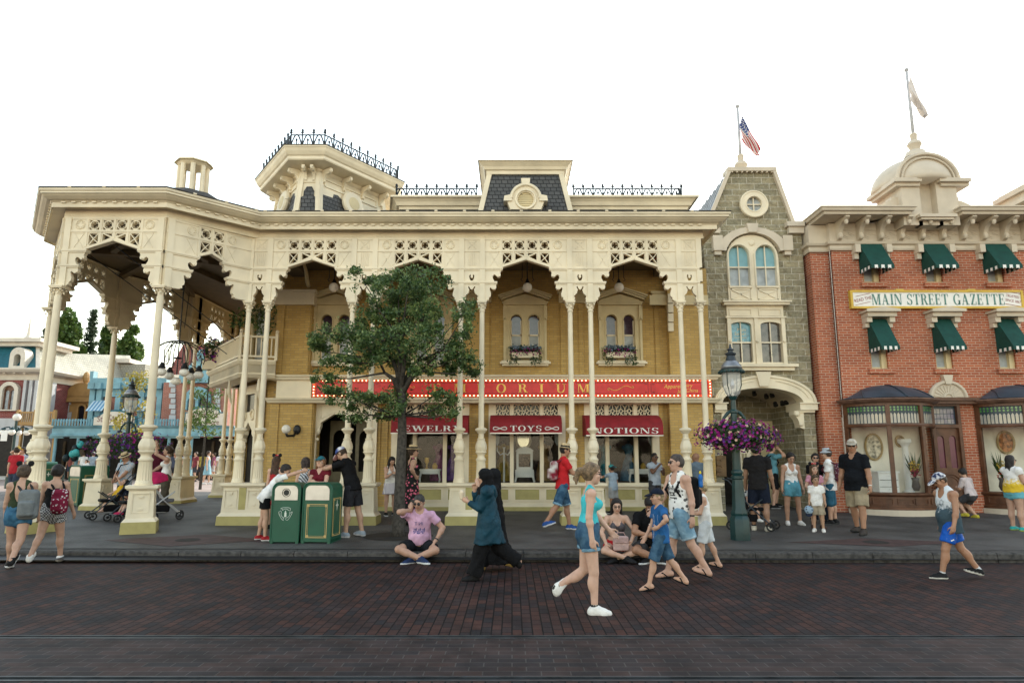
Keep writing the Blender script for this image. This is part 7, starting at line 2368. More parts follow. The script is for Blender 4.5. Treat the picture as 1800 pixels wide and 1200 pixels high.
goods('wall_mirror', 'pale oval mirror hanging at the back of the middle window', 'mirror', {'at':(c.x,GY+.3,c.z-.2),'bits':{'frame':(m,M['cream']),'mirror_glass':(n_,mat('pale_mirror',(.5,.5,.42),.1,.2,3,metal=.5))}})
for i,(a, b)in enumerate(win_px):
 for s,px in((1,a+6), (-1,b-6)):
  c = P(px, 770, YW+.12);m = MB()
  m.plate([(c.x-.07,c.z+.1),(c.x+.07,c.z+.1),(c.x+.05,c.z-.12),(c.x+.0,c.z-.2),(c.x-.05,c.z-.1)], [], 0, .03, FRONT(YW+.12))
  m.build('window_swag', M['curtain'], bpy.data.objects.get('shop_window' if i==0 else 'shop_window.%03d'%i))
def ring_frame(px, py, Y, rx, rz, lab, col):
 c = P(px, py, Y);m = MB();n_ = MB()
 m.tube([(c.x+rx*math.cos(q),Y,c.z+rz*math.sin(q))for q in np.linspace(0,6.29,25)], .03, 6)
 n_.plate([(c.x+rx*.93*math.cos(q),c.z+rz*.93*math.sin(q))for q in np.linspace(0,6.1,24)], [], .02, .03, FRONT(Y))
 goods('oval_frame', lab, 'frame', {'at':(c.x,Y,c.z-rz),'bits':{'frame':(m,mat('antique_gold_frame',(.40,.28,.12),.4,.15,8)),'picture':(n_,mat('framed_ground',col,.5,.4,12))}}, 'goods in the bow windows')
ring_frame(1536, 785, 18.04, .22, .33, 'oval gilt frame at the left of the first bow window', (.62,.55,.42))
ring_frame(1582, 775, 18.04, .11, .13, 'small round gilt frame in the first bow window', (.3,.2,.12))
ring_frame(1768, 777, 18.04, .22, .28, 'oval frame with orange flowered ground in the second bow window', (.45,.17,.05))
def bouquet(px, py, Y, cols, lab, seed):
 rr = np.random.default_rng(seed);c = P(px, py, Y);z0 = .86
 t = empty('bouquet', (c.x,Y,z0), lab, 'bouquet', 'goods in the bow windows')
 m = MB();m.lathe([(.06,0),(.10,.1),(.07,.25),(.10,.32)], (c.x,Y,z0), 12);m.build('vase', mat('dim_vase',(.12,.10,.09),.3,.2), t, smooth=True)
 st = MB()
 for k in range(26):
  a = rr.uniform(0, 6.28);e = Vector((.22*math.cos(a),.12*math.sin(a),.35+rr.uniform(0,.35)))
  p0,p1 = Vector((c.x,Y,z0+.3)),Vector((c.x,Y,z0+.3))+e
  st.add([p0,(p0+p1)/2+Vector((.02,0,0)),p1,(p0+p1)/2-Vector((.02,0,0))], [(0,1,2,3)])
 st.build('palm_leaves', M['leafbasket'], t)
 for q,(col, n)in enumerate(cols):
  m = MB();leaf_cloud(m, blob_points((c.x+rr.normal()*.07,Y-.1,z0+.55+rr.normal()*.08),(.13,.08,.15),n,rr,.4), .07, aspect=.5, rng=rr);m.build('petals', mat('display_petals',col,.6,.2), t)
bouquet(1608, 830, 17.5, [((.55,.35,.03),60),((.30,.03,.05),60)], 'yellow and red bouquet in the first bow window', 3)
bouquet(1762, 840, 17.5, [((.60,.42,.06),70),((.35,.04,.02),50)], 'orange and yellow bouquet in the second bow window', 4)
c = P(1590, 780, 17.85);m = MB();m.lathe([(.13,0),(.13,.08),(.085,.12),(.075,1.2),(.10,1.26),(.16,1.32),(.16,1.4)], (c.x,17.85,.75), 16)
goods('display_column', 'white fluted display column in the first bow window', 'column', {'at':(c.x,17.85,.75),'bits':{'shaft':(m,M['white'])}}, 'goods in the bow windows')
c = P(1549, 840, 17.9);m = MB();m.box(c.x-.25, 17.55, .78, c.x+.25, 17.9, 1.30);m.box(c.x-.28, 17.52, 1.30, c.x+.28, 17.93, 1.34)
for k in range(3):m.ball((c.x,17.53,.9+.17*k), .02, 6, 4)
k_ = MB();k_.box(c.x-.23, 17.542, .95, c.x+.23, 17.551, .96);k_.box(c.x-.23, 17.542, 1.12, c.x+.23, 17.551, 1.13)
goods('white_chest', 'white chest of drawers in the first bow window', 'chest', {'at':(c.x,17.9,.78),'bits':{'case':(m,M['white']),'drawer_gaps':(k_,M['dark'])}}, 'goods in the bow windows')
# ------------------------------------------------------------------ people: smooth blended bodies and clothes
def v3(*a):return np.array(a, dtype=float)
def nrm(a):return a/(np.linalg.norm(a)+1e-12)
def cone(a, b, ra, rb, k=.012, flat=None, front=None, ratio=1.0, cut=None, op='add'):
 return dict(t='c', a=np.array(a,float), b=np.array(b,float), ra=ra, rb=rb, k=k, front=front, ratio=ratio, cut=cut or[], op=op)
def ell(c, r, axes=None, k=.012, cut=None, op='add'):
 return dict(t='e', c=np.array(c,float), r=np.array(r,float), ax=np.eye(3)if axes is None else np.array(axes), k=k, cut=cut or[], op=op)
def rbx(c, half, rad, axes=None, k=.012, op='add', cut=None):
 return dict(t='b', c=np.array(c,float), r=np.array(half,float), rad=rad, ax=np.eye(3)if axes is None else np.array(axes), k=k, cut=cut or[], op=op)
def sdf_mesh(prims, h, fold=0.0, seed=0):
 lo,hi = v3(9, 9, 9),v3(-9, -9, -9)
 for p in prims:
  if p['t']=='c':
   m = max(p['ra'], p['rb']);l = np.minimum(p['a'], p['b'])-m;u = np.maximum(p['a'], p['b'])+m
  else:
   m = float(np.max(p['r']))*(1.0 if p['t']=='e' else 1.75);l = p['c']-m;u = p['c']+m
  p['lo'],p['hi'] = l,u
  if p['op']=='add':lo,hi = np.minimum(lo, l),np.maximum(hi, u)
 lo = lo-3*h;hi = hi+3*h
 n = np.maximum(4, np.ceil((hi-lo)/h).astype(int)+1)
 F = np.full(tuple(n), 0.5)
 ax = [lo[i]+h*np.arange(n[i])for i in range(3)]
 for p in prims:
  pad = 2.5*h+p['k']*1.5
  i0 = np.maximum(0, np.floor((p['lo']-pad-lo)/h).astype(int));i1 = np.minimum(n, np.ceil((p['hi']+pad-lo)/h).astype(int)+1)
  if np.any(i1-i0<1):continue
  sl = tuple(slice(i0[i],i1[i])for i in range(3))
  X = ax[0][sl[0]][:, None, None];Y = ax[1][sl[1]][None, :, None];Z = ax[2][sl[2]][None, None, :]
  if p['t']=='c':
   a,b = p['a'],p['b'];ba = b-a;L2 = max(1e-9, ba@ba)
   dx,dy,dz = X-a[0],Y-a[1],Z-a[2]
   t = np.clip((dx*ba[0]+dy*ba[1]+dz*ba[2])/L2, 0, 1)
   qx,qy,qz = dx-t*ba[0],dy-t*ba[1],dz-t*ba[2]
   r = p['ra']+(p['rb']-p['ra'])*t
   if p['ratio']!=1.0:
    f = p['front'];w = (qx*f[0]+qy*f[1]+qz*f[2])*(1/p['ratio']-1)
    qx,qy,qz = qx+f[0]*w,qy+f[1]*w,qz+f[2]*w
    d = (np.sqrt(qx*qx+qy*qy+qz*qz)-r)*(p['ratio']*.5+.5)
   else:
    d = np.sqrt(qx*qx+qy*qy+qz*qz)-r
  else:
   c = p['c'];dx,dy,dz = X-c[0],Y-c[1],Z-c[2];A = p['ax']
   u = [dx*A[i][0]+dy*A[i][1]+dz*A[i][2]for i in range(3)]
   if p['t']=='e':
    k0 = np.sqrt(sum((u[i]/p['r'][i])**2 for i in range(3)));k1 = np.sqrt(sum((u[i]/p['r'][i]**2)**2 for i in range(3)))+1e-9
    d = k0*(k0-1)/k1
   else:
    q = [np.abs(u[i])-p['r'][i]+p['rad']for i in range(3)]
    d = np.sqrt(sum(np.maximum(x,0)**2 for x in q))+np.minimum(np.maximum(np.maximum(q[0],q[1]),q[2]), 0)-p['rad']
  for(o, nn)in p['cut']:
   d = np.maximum(d, (X-o[0])*nn[0]+(Y-o[1])*nn[1]+(Z-o[2])*nn[2])
  G_ = F[sl]
  if p['op']=='sub':F[sl] = np.maximum(G_, -d)
  else:
   k = p['k']
   hh_ = np.clip(.5+.5*(G_-d)/k, 0, 1)
   F[sl] = G_*(1-hh_)+d*hh_-k*hh_*(1-hh_)
 F[0],F[-1] = .5,.5;F[:, 0],F[:, -1] = .5,.5;F[:, :, 0],F[:, :, -1] = .5,.5
 if fold:
  rg = np.random.default_rng(seed)
  gx,gy,gz = ax[0][:, None, None],ax[1][None, :, None],ax[2][None, None, :]
  w = gx*9+gy*7+gz*5
  for k in range(4):
   d = rg.normal(size=3)*np.array([1.0,1.0,.75]);d/=np.linalg.norm(d);f_ = rg.uniform(38, 85);ph = rg.uniform(0, 6.28)
   F += fold*.5*np.sin(f_*(gx*d[0]+gy*d[1]+gz*d[2])+ph+.9*np.sin(w+k))
 F[0],F[-1] = .5,.5;F[:, 0],F[:, -1] = .5,.5;F[:, :, 0],F[:, :, -1] = .5,.5
 S = F<0
 C = np.zeros(tuple(n-1), int)
 for i in(0, 1):
  for j in(0, 1):
   for k in(0, 1):
    C += S[i:n[0]-1+i, j:n[1]-1+j, k:n[2]-1+k]
 act = (C>0)&(C<8)
 idx = np.full(act.shape, -1);ii = np.argwhere(act);idx[act] = np.arange(len(ii))
 if not len(ii):return None
 acc = np.zeros((len(ii),3));cnt = np.zeros(len(ii))
 corners = [(i,j,k)for i in(0,1)for j in(0,1)for k in(0,1)]
 for c0 in corners:
  for d in range(3):
   if c0[d]==1:continue
   c1 = list(c0);c1[d] = 1
   f0 = F[ii[:,0]+c0[0], ii[:,1]+c0[1], ii[:,2]+c0[2]];f1 = F[ii[:,0]+c1[0], ii[:,1]+c1[1], ii[:,2]+c1[2]]
   m = (f0<0)!=(f1<0)
   t = np.where(m, f0/(f0-f1+1e-15), 0)
   pt = np.array(c0, float)[None]+np.zeros((len(ii),3));pt[:, d] += t
   acc[m] += pt[m];cnt[m] += 1
 V = lo+h*(ii+acc/cnt[:,None])
 Q = []
 for d in range(3):
  a,b = (d+1)%3,(d+2)%3
  s0 = [slice(1,n[i]-1)for i in range(3)];s0[d] = slice(0, n[d]-1)
  s1 = list(s0);s1[d] = slice(1, n[d])
  A0,A1 = S[tuple(s0)],S[tuple(s1)]
  e = np.argwhere(A0!=A1)
  if not len(e):continue
  off = np.array([1,1,1]);off[d] = 0
  e = e+off
  inside = S[e[:,0], e[:,1], e[:,2]]
  def cell(da, db):
   g_ = e.copy();g_[:, a] -= da;g_[:, b] -= db
   return idx[g_[:,0], g_[:,1], g_[:,2]]
  q = np.stack([cell(1,1),cell(0,1),cell(0,0),cell(1,0)], 1)
  q[~inside] = q[~inside][:, ::-1]
  Q.append(q)
 Q = np.concatenate(Q)
 Q = Q[(Q>=0).all(1)]
 return V,Q
def sdf_obj(name, prims, h, mats, parent, pick=None):
 r = sdf_mesh(prims, h, FOLD.get(name,0.0), len(SDFM))
 if r is None:return None
 V,Q = r
 me = bpy.data.meshes.new(name)
 me.from_pydata(V.tolist(), [], Q.tolist())
 ms = mats if isinstance(mats, (list,tuple))else[mats]
 for m in ms:me.materials.append(m)
 if pick is not None:
  ctr = V[Q].mean(1)
  me.polygons.foreach_set('material_index', pick(ctr).astype(np.int32))
 me.polygons.foreach_set('use_smooth', np.ones(len(Q),bool))
 me.update()
 o = bpy.data.objects.new(name, me);COL.objects.link(o)
 o.parent = parent
 SDFM[o.name] = (V, Q)
 return o
SDFM = {}
FOLD = {'tshirt':.0036, 'tank_top':.0026, 'shorts':.0032, 'skirt':.005, 'coat':.006, 'trousers':.007, 'headscarf':.0045, 'hair':.0035}
_cm = {}
def fab(col, rough=.85, pat=None, col2=(.8,.8,.8), sc=20.0):
 key = (tuple(col), pat, tuple(col2), sc)
 if key in _cm:return _cm[key]
 m = mat('cloth', col, rough, .14, 7.0, bump=.9, bscale=11.0, spec=.2)
 nz = [n_ for n_ in m.node_tree.nodes if n_.type=='TEX_NOISE'][1];nz.inputs['Distortion'].default_value = 1.2;nz.inputs['Detail'].default_value = 3
 if pat:
  nt = m.node_tree;b = nt.nodes['Principled BSDF']
  tc = nt.nodes.new('ShaderNodeTexCoord')
  mx = nt.nodes.new('ShaderNodeMix');mx.data_type = 'RGBA'
  mx.inputs['A'].default_value = (*col, 1);mx.inputs['B'].default_value = (*col2, 1)
  if pat=='stripe' or pat=='hstripe':
   w = nt.nodes.new('ShaderNodeTexWave');w.bands_direction = 'X' if pat=='stripe' else 'Z';w.inputs['Scale'].default_value = sc;w.inputs['Distortion'].default_value = .4
   fac = w.outputs['Fac'];nt.links.new(tc.outputs['Object'], w.inputs['Vector'])
  elif pat=='zebra':
   w = nt.nodes.new('ShaderNodeTexWave');w.bands_direction = 'DIAGONAL';w.inputs['Scale'].default_value = sc;w.inputs['Distortion'].default_value = 5.0
   fac = w.outputs['Fac'];nt.links.new(tc.outputs['Object'], w.inputs['Vector'])
  elif pat=='check':
   w = nt.nodes.new('ShaderNodeTexChecker');w.inputs['Scale'].default_value = sc;fac = w.outputs['Fac'];nt.links.new(tc.outputs['Object'], w.inputs['Vector'])
  elif pat=='fade':
   sp = nt.nodes.new('ShaderNodeSeparateXYZ');nt.links.new(tc.outputs['Object'], sp.inputs[0])
   no = nt.nodes.new('ShaderNodeTexNoise');no.inputs['Scale'].default_value = 25;nt.links.new(tc.outputs['Object'], no.inputs['Vector'])
   ad = nt.nodes.new('ShaderNodeMath');ad.operation = 'MULTIPLY_ADD';nt.links.new(no.outputs['Fac'], ad.inputs[0]);ad.inputs[1].default_value = .35;nt.links.new(sp.outputs['Z'], ad.inputs[2])
   mr = nt.nodes.new('ShaderNodeMapRange');mr.inputs['From Min'].default_value = sc;mr.inputs['From Max'].default_value = sc+.12;nt.links.new(ad.outputs[0], mr.inputs['Value']);fac = mr.outputs[0]
  else:
   w = nt.nodes.new('ShaderNodeTexNoise' if pat=='camo' else 'ShaderNodeTexVoronoi');w.inputs['Scale'].default_value = sc;nt.links.new(tc.outputs['Object'], w.inputs['Vector'])
   r = nt.nodes.new('ShaderNodeValToRGB');src = w.outputs['Fac']if pat=='camo' else w.outputs['Distance'];nt.links.new(src, r.inputs['Fac'])
   r.color_ramp.elements[0].position = .30 if pat!='camo' else .40;r.color_ramp.elements[1].position = .36 if pat!='camo' else .60
   r.color_ramp.elements[0].color = (1, 1, 1, 1);r.color_ramp.elements[1].color = (0, 0, 0, 1);fac = r.outputs['Color']
  nt.links.new(fac, mx.inputs['Factor']);nt.links.new(mx.outputs['Result'], b.inputs['Base Color'])
 _cm[key] = m
 return m
def skin_mat(c):
 key = ('skin', c)
 if key not in _cm:
  m = mat('skin', c, .5, .06, 14.0, bump=.08, bscale=90, spec=.35)
  m.node_tree.nodes['Principled BSDF'].inputs['Subsurface Weight'].default_value = .08
  m.node_tree.nodes['Principled BSDF'].inputs['Subsurface Radius'].default_value = (.02, .008, .005)
  _cm[key] = m
 return _cm[key]
LIGHT,FAIR,TAN,DARK = (.52, .31, .215),(.58, .36, .26),(.36, .19, .115),(.15, .075, .045)
EYE = mat('eye_dark', (.03,.022,.018), .2, .05);BROWM = mat('eyebrow', (.06,.04,.025), .8, .1)
def lip_mat(c):return skin_mat((c[0]*.82,c[1]*.55,c[2]*.52))
def ik(a, target, l1, l2, pole):
 d = target-a;L = np.linalg.norm(d);L = min(L, (l1+l2)*.995);u = nrm(d)
 x = (l1*l1-l2*l2+L*L)/(2*L);y = math.sqrt(max(0,l1*l1-x*x))
 w = pole-u*(pole@u);w = nrm(w)
 m = a+u*x+w*y
 return m,a+u*L
def rot(ax, deg):
 c,s = math.cos(R(deg)),math.sin(R(deg));x,y,z = nrm(np.array(ax,float))
 return np.array([[c+x*x*(1-c),x*y*(1-c)-z*s,x*z*(1-c)+y*s],[y*x*(1-c)+z*s,c+y*y*(1-c),y*z*(1-c)-x*s],[z*x*(1-c)-y*s,z*y*(1-c)+x*s,c+z*z*(1-c)]])
class Body:
 def __init__(s, H, hs=1.07, lean=0, twist=0, side=0, L=(0,0,3,0), Rr=(0,0,3,0), La=(0,8,8), Ra=(0,8,8), head=(0,0), pz=None, bw=1.0, belly=0.0, fem=False, curl=.35, feet=None):
  s.H,s.hs,s.bw,s.belly,s.fem = H,hs,bw,belly,fem
  sq = 1-.42*(hs-1)
  X,Yv,Z = v3(1, 0, 0),v3(0, 1, 0),v3(0, 0, 1)
  T = rot(Z, twist)@rot(Yv, side)@rot(X, -lean)
  s.tx,s.tf,s.tu = T@X,T@Yv,T@Z
  P0 = v3(0, 0, 0)
  s.P = P0
  s.hip,s.knee,s.ank,s.ff,s.fd = {},{},{},{},{}
  l1,l2 = .245*H,.232*H
  for k,sg,spec in(('L',-1,L), ('R',1,Rr)):
   hp = P0+X*sg*.052*H*(1.05 if fem else 1)-Z*.012*H
   s.hip[k] = hp
   if isinstance(spec, dict):
    kn,an = ik(hp, P0+v3(*spec['to'])*H, l1, l2, v3(*spec.get('pole',(sg*.3,1,0))))
    fdir = nrm(v3(*spec.get('foot',(sg*.2,1,0))));fp = spec.get('fp', 0)
   else:
    f,kf,ab,fp = spec[:4]
    d = v3(sg*math.sin(R(ab)), math.sin(R(f))*math.cos(R(ab)), -math.cos(R(f))*math.cos(R(ab)))
    g = f-kf
    d2 = v3(sg*math.sin(R(ab))*.3, math.sin(R(g)), -math.cos(R(g)))
    kn = hp+d*l1;an = kn+nrm(d2)*l2
    fdir = nrm(v3(sg*math.sin(R(spec[4]if len(spec)>4 else 8)),1,0))
   ax = nrm(np.cross(fdir,Z))
   M_ = rot(ax, -fp)
   s.knee[k],s.ank[k],s.ff[k],s.fd[k] = kn,an,M_@fdir,M_@-Z
  low = min(min((s.ank[k]+s.fd[k]*.04*H-s.ff[k]*.03*H)[2],(s.ank[k]+s.fd[k]*.04*H+s.ff[k]*.10*H)[2])for k in 'LR')
  dz = -low if pz is None else pz*H
  for d_ in(s.hip, s.knee, s.ank):
   for k in 'LR':d_[k] = d_[k]+Z*dz
  s.P = P0+Z*dz
  u = s.tu
  s.W = s.P+u*.085*H*sq;s.C = s.P+u*.19*H*sq;s.S = s.P+u*.278*H*sq;s.N = s.P+u*.30*H*sq
  hc = (.47-.066*hs)*H
  Hd = T@rot(Z, head[0])@rot(X, -head[1])
  s.hx,s.hf,s.hu = Hd@X,Hd@Yv,Hd@Z
  s.HC = s.N+s.tu*(hc-.30*H*sq)*.55+s.hu*(hc-.30*H*sq)*.45+s.tf*.012*H
  s.hsz = H*hs
  s.sh,s.el,s.wr,s.hd,s.pn = {},{},{},{},{}
  shw = (.098 if fem else .108)*H*(.5+.5*bw)*(1-.1*(hs-1)/.3)
  for k,sg,spec in(('L',-1,La), ('R',1,Ra)):
   sh = s.S+s.tx*sg*shw
   s.sh[k] = sh
   a1,a2 = .168*H*sq,.145*H*sq
   if isinstance(spec, dict):
    el,wr = ik(sh, s.P+v3(*spec['to'])*H, a1, a2, v3(*spec.get('pole',(sg*.6,-.5,-.8))))
    hd = nrm(v3(*spec['hand']))if 'hand' in spec else nrm(wr-el)
    pn = v3(*spec['palm'])if 'palm' in spec else v3(-sg, .2, 0)
   else:
    f,ab,e = spec[:3]
    d = T@v3(sg*math.sin(R(ab)), math.sin(R(f))*math.cos(R(ab)), -math.cos(R(f))*math.cos(R(ab)))
    ref = T@nrm(v3(-sg*.25,1,.25))if len(spec)<4 else v3(*spec[3])
    w = nrm(ref-d*(d@ref));fd = d*math.cos(R(e))+w*math.sin(R(e))
    el = sh+d*a1;wr = el+fd*a2;hd = fd;pn = v3(-sg, .15, 0)
   pn = nrm(pn-hd*(pn@hd))
   s.el[k],s.wr[k],s.hd[k],s.pn[k] = el,wr,hd,pn
  s.curl = curl if isinstance(curl, dict)else{'L':curl, 'R':curl}
 def hp(s, x, y, z):return s.HC+(s.hx*x+s.hf*y+s.hu*z)*s.hsz
 def hax(s):return[s.hx, s.hf, s.hu]
 def tax(s):return[s.tx, s.tf, s.tu]
 def torso(s, i=0.0, k=.03):
  H,b,u = s.H,s.bw,s.tu
  hipw = (.096 if s.fem else .088)*H*b;wa = (.070 if s.fem else .082)*H*b;ch = (.080 if s.fem else .092)*H*b
  f = s.tf
  pr = [cone(s.P-v3(0,0,.02)*H,s.P+u*.03*H,hipw+i,hipw*.98+i,k,front=f,ratio=.72), cone(s.P+u*.03*H,s.W,hipw*.97+i,wa+i,k,front=f,ratio=.70), cone(s.W,s.C+u*.02*H,wa+i,ch+i,k,front=f,ratio=.68), cone(s.C+u*.02*H,s.S-u*.012*H,ch+i,ch*.86+i,k,front=f,ratio=.62), cone(s.sh['L']-u*.004*H,s.sh['R']-u*.004*H,.033*H*b+i,.033*H*b+i,k)]
  if s.belly:pr.append(ell(s.W+f*.035*H-u*.02*H,v3(.08,.055+.05*s.belly,.075)*H*b+i,s.tax(),k))
  if s.fem:
   for sg in(-1, 1):pr.append(ell(s.C+u*.012*H+s.tx*sg*.040*H+f*.050*H*b,v3(.034,.034,.036)*H+i,s.tax(),.02))
   for kk in 'LR':pr.append(ell(s.hip[kk]*.6+s.P*.4-s.tf*.035*H-v3(0,0,.012)*H,v3(.048,.044,.048)*H*b+i,None,.025))
  else:
   for kk in 'LR':pr.append(ell(s.hip[kk]*.6+s.P*.4-s.tf*.028*H-v3(0,0,.008)*H,v3(.045,.04,.046)*H*b+i,None,.025))
  return pr
 def arm(s, k, f1=2.0, i=0.0, flat=True, b=None):
  H = s.H;b = s.bw if b is None else b;sh,el,wr = s.sh[k],s.el[k],s.wr[k]
  ru,re,rw = .030*H*b,.0235*H*b,.0165*H*(b*.5+.5)
  pr = [ell(sh,v3(.0325,.0325,.0325)*H*b+i,None,.02)]
  if f1>=1:pr.append(cone(sh,el,ru+i,re+i,.015))
  else:
   e = sh+(el-sh)*f1;n_ = nrm(el-sh)
   pr.append(cone(sh,sh+(el-sh)*min(1,f1+.15),ru+i,ru+i*1.25,.015,cut=[(e,n_)]))
  if f1>1:
   t = min(1, f1-1)
   if t>=1:pr.append(cone(el,wr,re+i,rw+i,.012));pr.append(ell(el+(wr-el)*.28,v3(.026,.026,.026)*H*b+i,None,.02))if i==0 else None
   else:
    e = el+(wr-el)*t
    pr.append(cone(el,wr,re+i,(rw+i*.9),.012,cut=[(e,nrm(wr-el))]))
  return[q for q in pr if q]
 def leg(s, k, f1=2.0, i=0.0, b=None, loose=0.0):
  H = s.H;b = s.bw if b is None else b;hp,kn,an = s.hip[k],s.knee[k],s.ank[k]
  rt,rk,ra = (.056 if s.fem else .052)*H*b,.034*H*(b*.6+.4),.0215*H*(b*.4+.6)
  pr = []
  if f1>=1:pr.append(cone(hp,kn,rt+i,rk+i+loose*.6,.02))
  else:
   e = hp+(kn-hp)*f1
   pr.append(cone(hp,kn,rt+i,rk+(rt-rk)*.35+i+loose,.02,cut=[(e,nrm(kn-hp))]))
  if f1>1:
   t = f1-1
   back = nrm(np.cross(np.cross(s.ff[k],kn-an),kn-an));
   if back@s.ff[k]>0:back = -back
   if t>=1:
    pr.append(cone(kn,an,rk*.96+i+loose*.5,ra+i+loose,.015))
    if i==0:pr.append(ell(kn+(an-kn)*.30+back*.012*H,v3(.033,.033,.06)*H*(b*.6+.4),[nrm(np.cross(back,kn-an)),back,nrm(kn-an)],.02))
   else:
    e = kn+(an-kn)*t
    pr.append(cone(kn,an,rk+i+loose*.7,rk+i+loose,.015,cut=[(e,nrm(an-kn))]))
  return pr
 def foot(s, k, i=0.0):
  H = s.H;a,f,d = s.ank[k],s.ff[k],s.fd[k]
  sole = a+d*(.040*H+i*.6)
  cut = [(sole,d)]
  return[cone(a,a+d*.018*H-f*.012*H,.022*H+i,.024*H+i,.012,cut=cut), cone(a+d*.022*H-f*.022*H,a+d*.026*H+f*.06*H,.0235*H+i,.024*H+i,.015,cut=cut), cone(a+f*.01*H,a+d*.022*H+f*.065*H,.021*H+i,.016*H+i,.015,cut=cut), cone(a+d*.028*H+f*.06*H,a+d*.031*H+f*.095*H,.0245*H+i,.017*H+i,.012,cut=cut)]
 def hand(s, k):
  H = s.H;w,d,n = s.wr[k],s.hd[k],s.pn[k];sg = 1 if k=='R' else-1
  t = -sg*np.cross(n, d);c = s.curl[k]
  hh = H*(1+.2*(s.hs-1))
  pr = [ell(w+d*.030*hh,v3(.0235,.0115,.033)*hh,[t,n,d],.008), cone(w-d*.01*hh,w+d*.02*hh,.0155*hh,.017*hh,.01)]
  for j,(o, L)in enumerate(((.0165,.042),(.0058,.048),(-.0055,.045),(-.0160,.036))):
   b0 = w+d*(.053-.004*abs(j-1))*hh+t*o*hh
   a1 = c*(55+6*j);a2 = c*(125+6*j)
   d1 = nrm(d*math.cos(R(a1))+n*math.sin(R(a1))+t*o*3);d2 = d*math.cos(R(a2))+n*math.sin(R(a2))
   m_ = b0+d1*L*.52*hh;e = m_+d2*L*.48*hh
   pr += [cone(b0-d*.012*hh,m_,.0062*hh,.0055*hh,.003), cone(m_,e,.0055*hh,.0045*hh,.003)]
  b0 = w+d*.014*hh+t*.015*hh+n*.004*hh
  m_ = b0+nrm(d*.75+t*.75+n*.35)*.026*hh;e = m_+nrm(d*.95+t*.2+n*(.3+c*.6))*.024*hh
  pr += [cone(b0,m_,.0085*hh,.0065*hh,.006), cone(m_,e,.0062*hh,.005*hh,.003)]
  return pr
 def headp(s):
  z = s.hsz;A = s.hax();q = s.hp
  pr = [ell(q(0,-.006,.014),v3(.0435,.054,.053)*z,A,.015), ell(q(0,.012,-.024),v3(.035,.038,.042)*z,A,.02), ell(q(0,.033,-.052),v3(.014,.012,.012)*z,A,.014), cone(q(0,.047,.008),q(0,.059,-.014),.0045*z,.0085*z,.006), ell(q(0,.044,.016),v3(.028,.008,.007)*z,A,.012), ell(q(0,.046,-.033),v3(.014,.007,.007)*z,A,.006), ell(q(-.024,.034,-.012),v3(.014,.012,.012)*z,A,.015), ell(q(.024,.034,-.012),v3(.014,.012,.012)*z,A,.015)]
  for sg in(-1, 1):
   pr.append(ell(q(sg*.044,-.006,-.004),v3(.006,.013,.019)*z,A,.006))
   pr.append(ell(q(sg*.0175,.0475,.003),v3(.0095,.006,.006)*z,A,.004,op='add'))
  nr = (.027 if s.fem else .032)*s.H*(.6+.4*s.bw)
  pr += [cone(s.N-s.tu*.02*s.H,q(0,-.014,-.03),nr*1.08,nr,.02)]
  return pr
 def face_pick(s, ctr):
  d = (ctr-s.HC)/s.hsz
  x,y,z = d@s.hx,d@s.hf,d@s.hu
  o = np.zeros(len(ctr), int);fr_ = y>.028
  o[fr_&(np.abs(np.abs(x)-.0175)<.0095)&(np.abs(z-.003)<.0045)] = 1
  o[fr_&(np.abs(np.abs(x)-.0185)<.0125)&(np.abs(z-.0175)<.0032)] = 2
  o[fr_&(np.abs(x)<.0145)&(np.abs(z+.033)<.0055)] = 3
  return o
def person(label, px, top, fy=None, Y=None, yaw=0, skin=LIGHT, wear=(), h=None, hscale=1.0, group=None, H=None, lift=0.0, zg_=None, dx=0.0, **kw):
 if Y is None:
  b = G(px, fy);Y = b.y
 base = Vector((P(px,(fy or 860),Y).x+dx,Y,(zg(Y)if zg_ is None else zg_)+lift))
 if H is None:H = (PZ(top,Y)-base.z)*.985*hscale
 if h is None:h = .0095 if Y<9.5 else .0115 if Y<14.3 else .016 if Y<20 else .03
 t = empty('person', (0,0,0), label, 'person', group)
 B = Body(H, **kw)
 pr = B.torso()+B.headp()
 for k in 'LR':pr += B.arm(k)+B.leg(k)+B.foot(k)+(B.hand(k)if h<.02 else[ell(B.wr[k]+B.hd[k]*.05*H,v3(.022,.022,.045)*H,None)])
 sdf_obj('body', pr, h, [skin_mat(skin),EYE,BROWM,lip_mat(skin)], t, B.face_pick)
 for fn in wear:fn(B, t, h)
 t.location = base;t.rotation_euler = (0, 0, R(yaw))
 B.root,B.base,B.yaw,B.h = t,base,yaw,h
 return B
def tee(m, sleeve=.55, hem=-.035, inf=.012, neck=.040, loose=.012, long_=False, name='tshirt', vneck=0.0):
 def f(B, t, h):
  H = B.H
  pr = B.torso(inf, .03)
  hw = (.098 if B.fem else .095)*H*B.bw
  zc = B.P+B.tu*hem*H
  pr[0] = cone(B.P+B.tu*(hem-.03)*H, B.P+B.tu*.05*H, hw+inf+loose, hw*.95+inf+loose*.7, .03, front=B.tf, ratio=.78, cut=[(zc,-B.tu)])
  for q in pr[1:]:q['cut'] = q['cut']+[(zc,-B.tu)]
  for k in 'LR':pr += B.arm(k, sleeve, inf)
  pr.append(cone(B.N-B.tu*.005*H+B.tf*.01*H,B.N+B.tu*.08*H+B.tf*.02*H,neck*H,neck*H*1.1,.01,op='sub'))
  if vneck:pr.append(cone(B.N+B.tf*.05*H,B.N+B.tf*.085*H-B.tu*vneck*H,.03*H,.006*H,.01,op='sub'))
  sdf_obj(name, pr, h, m, t)
 return f
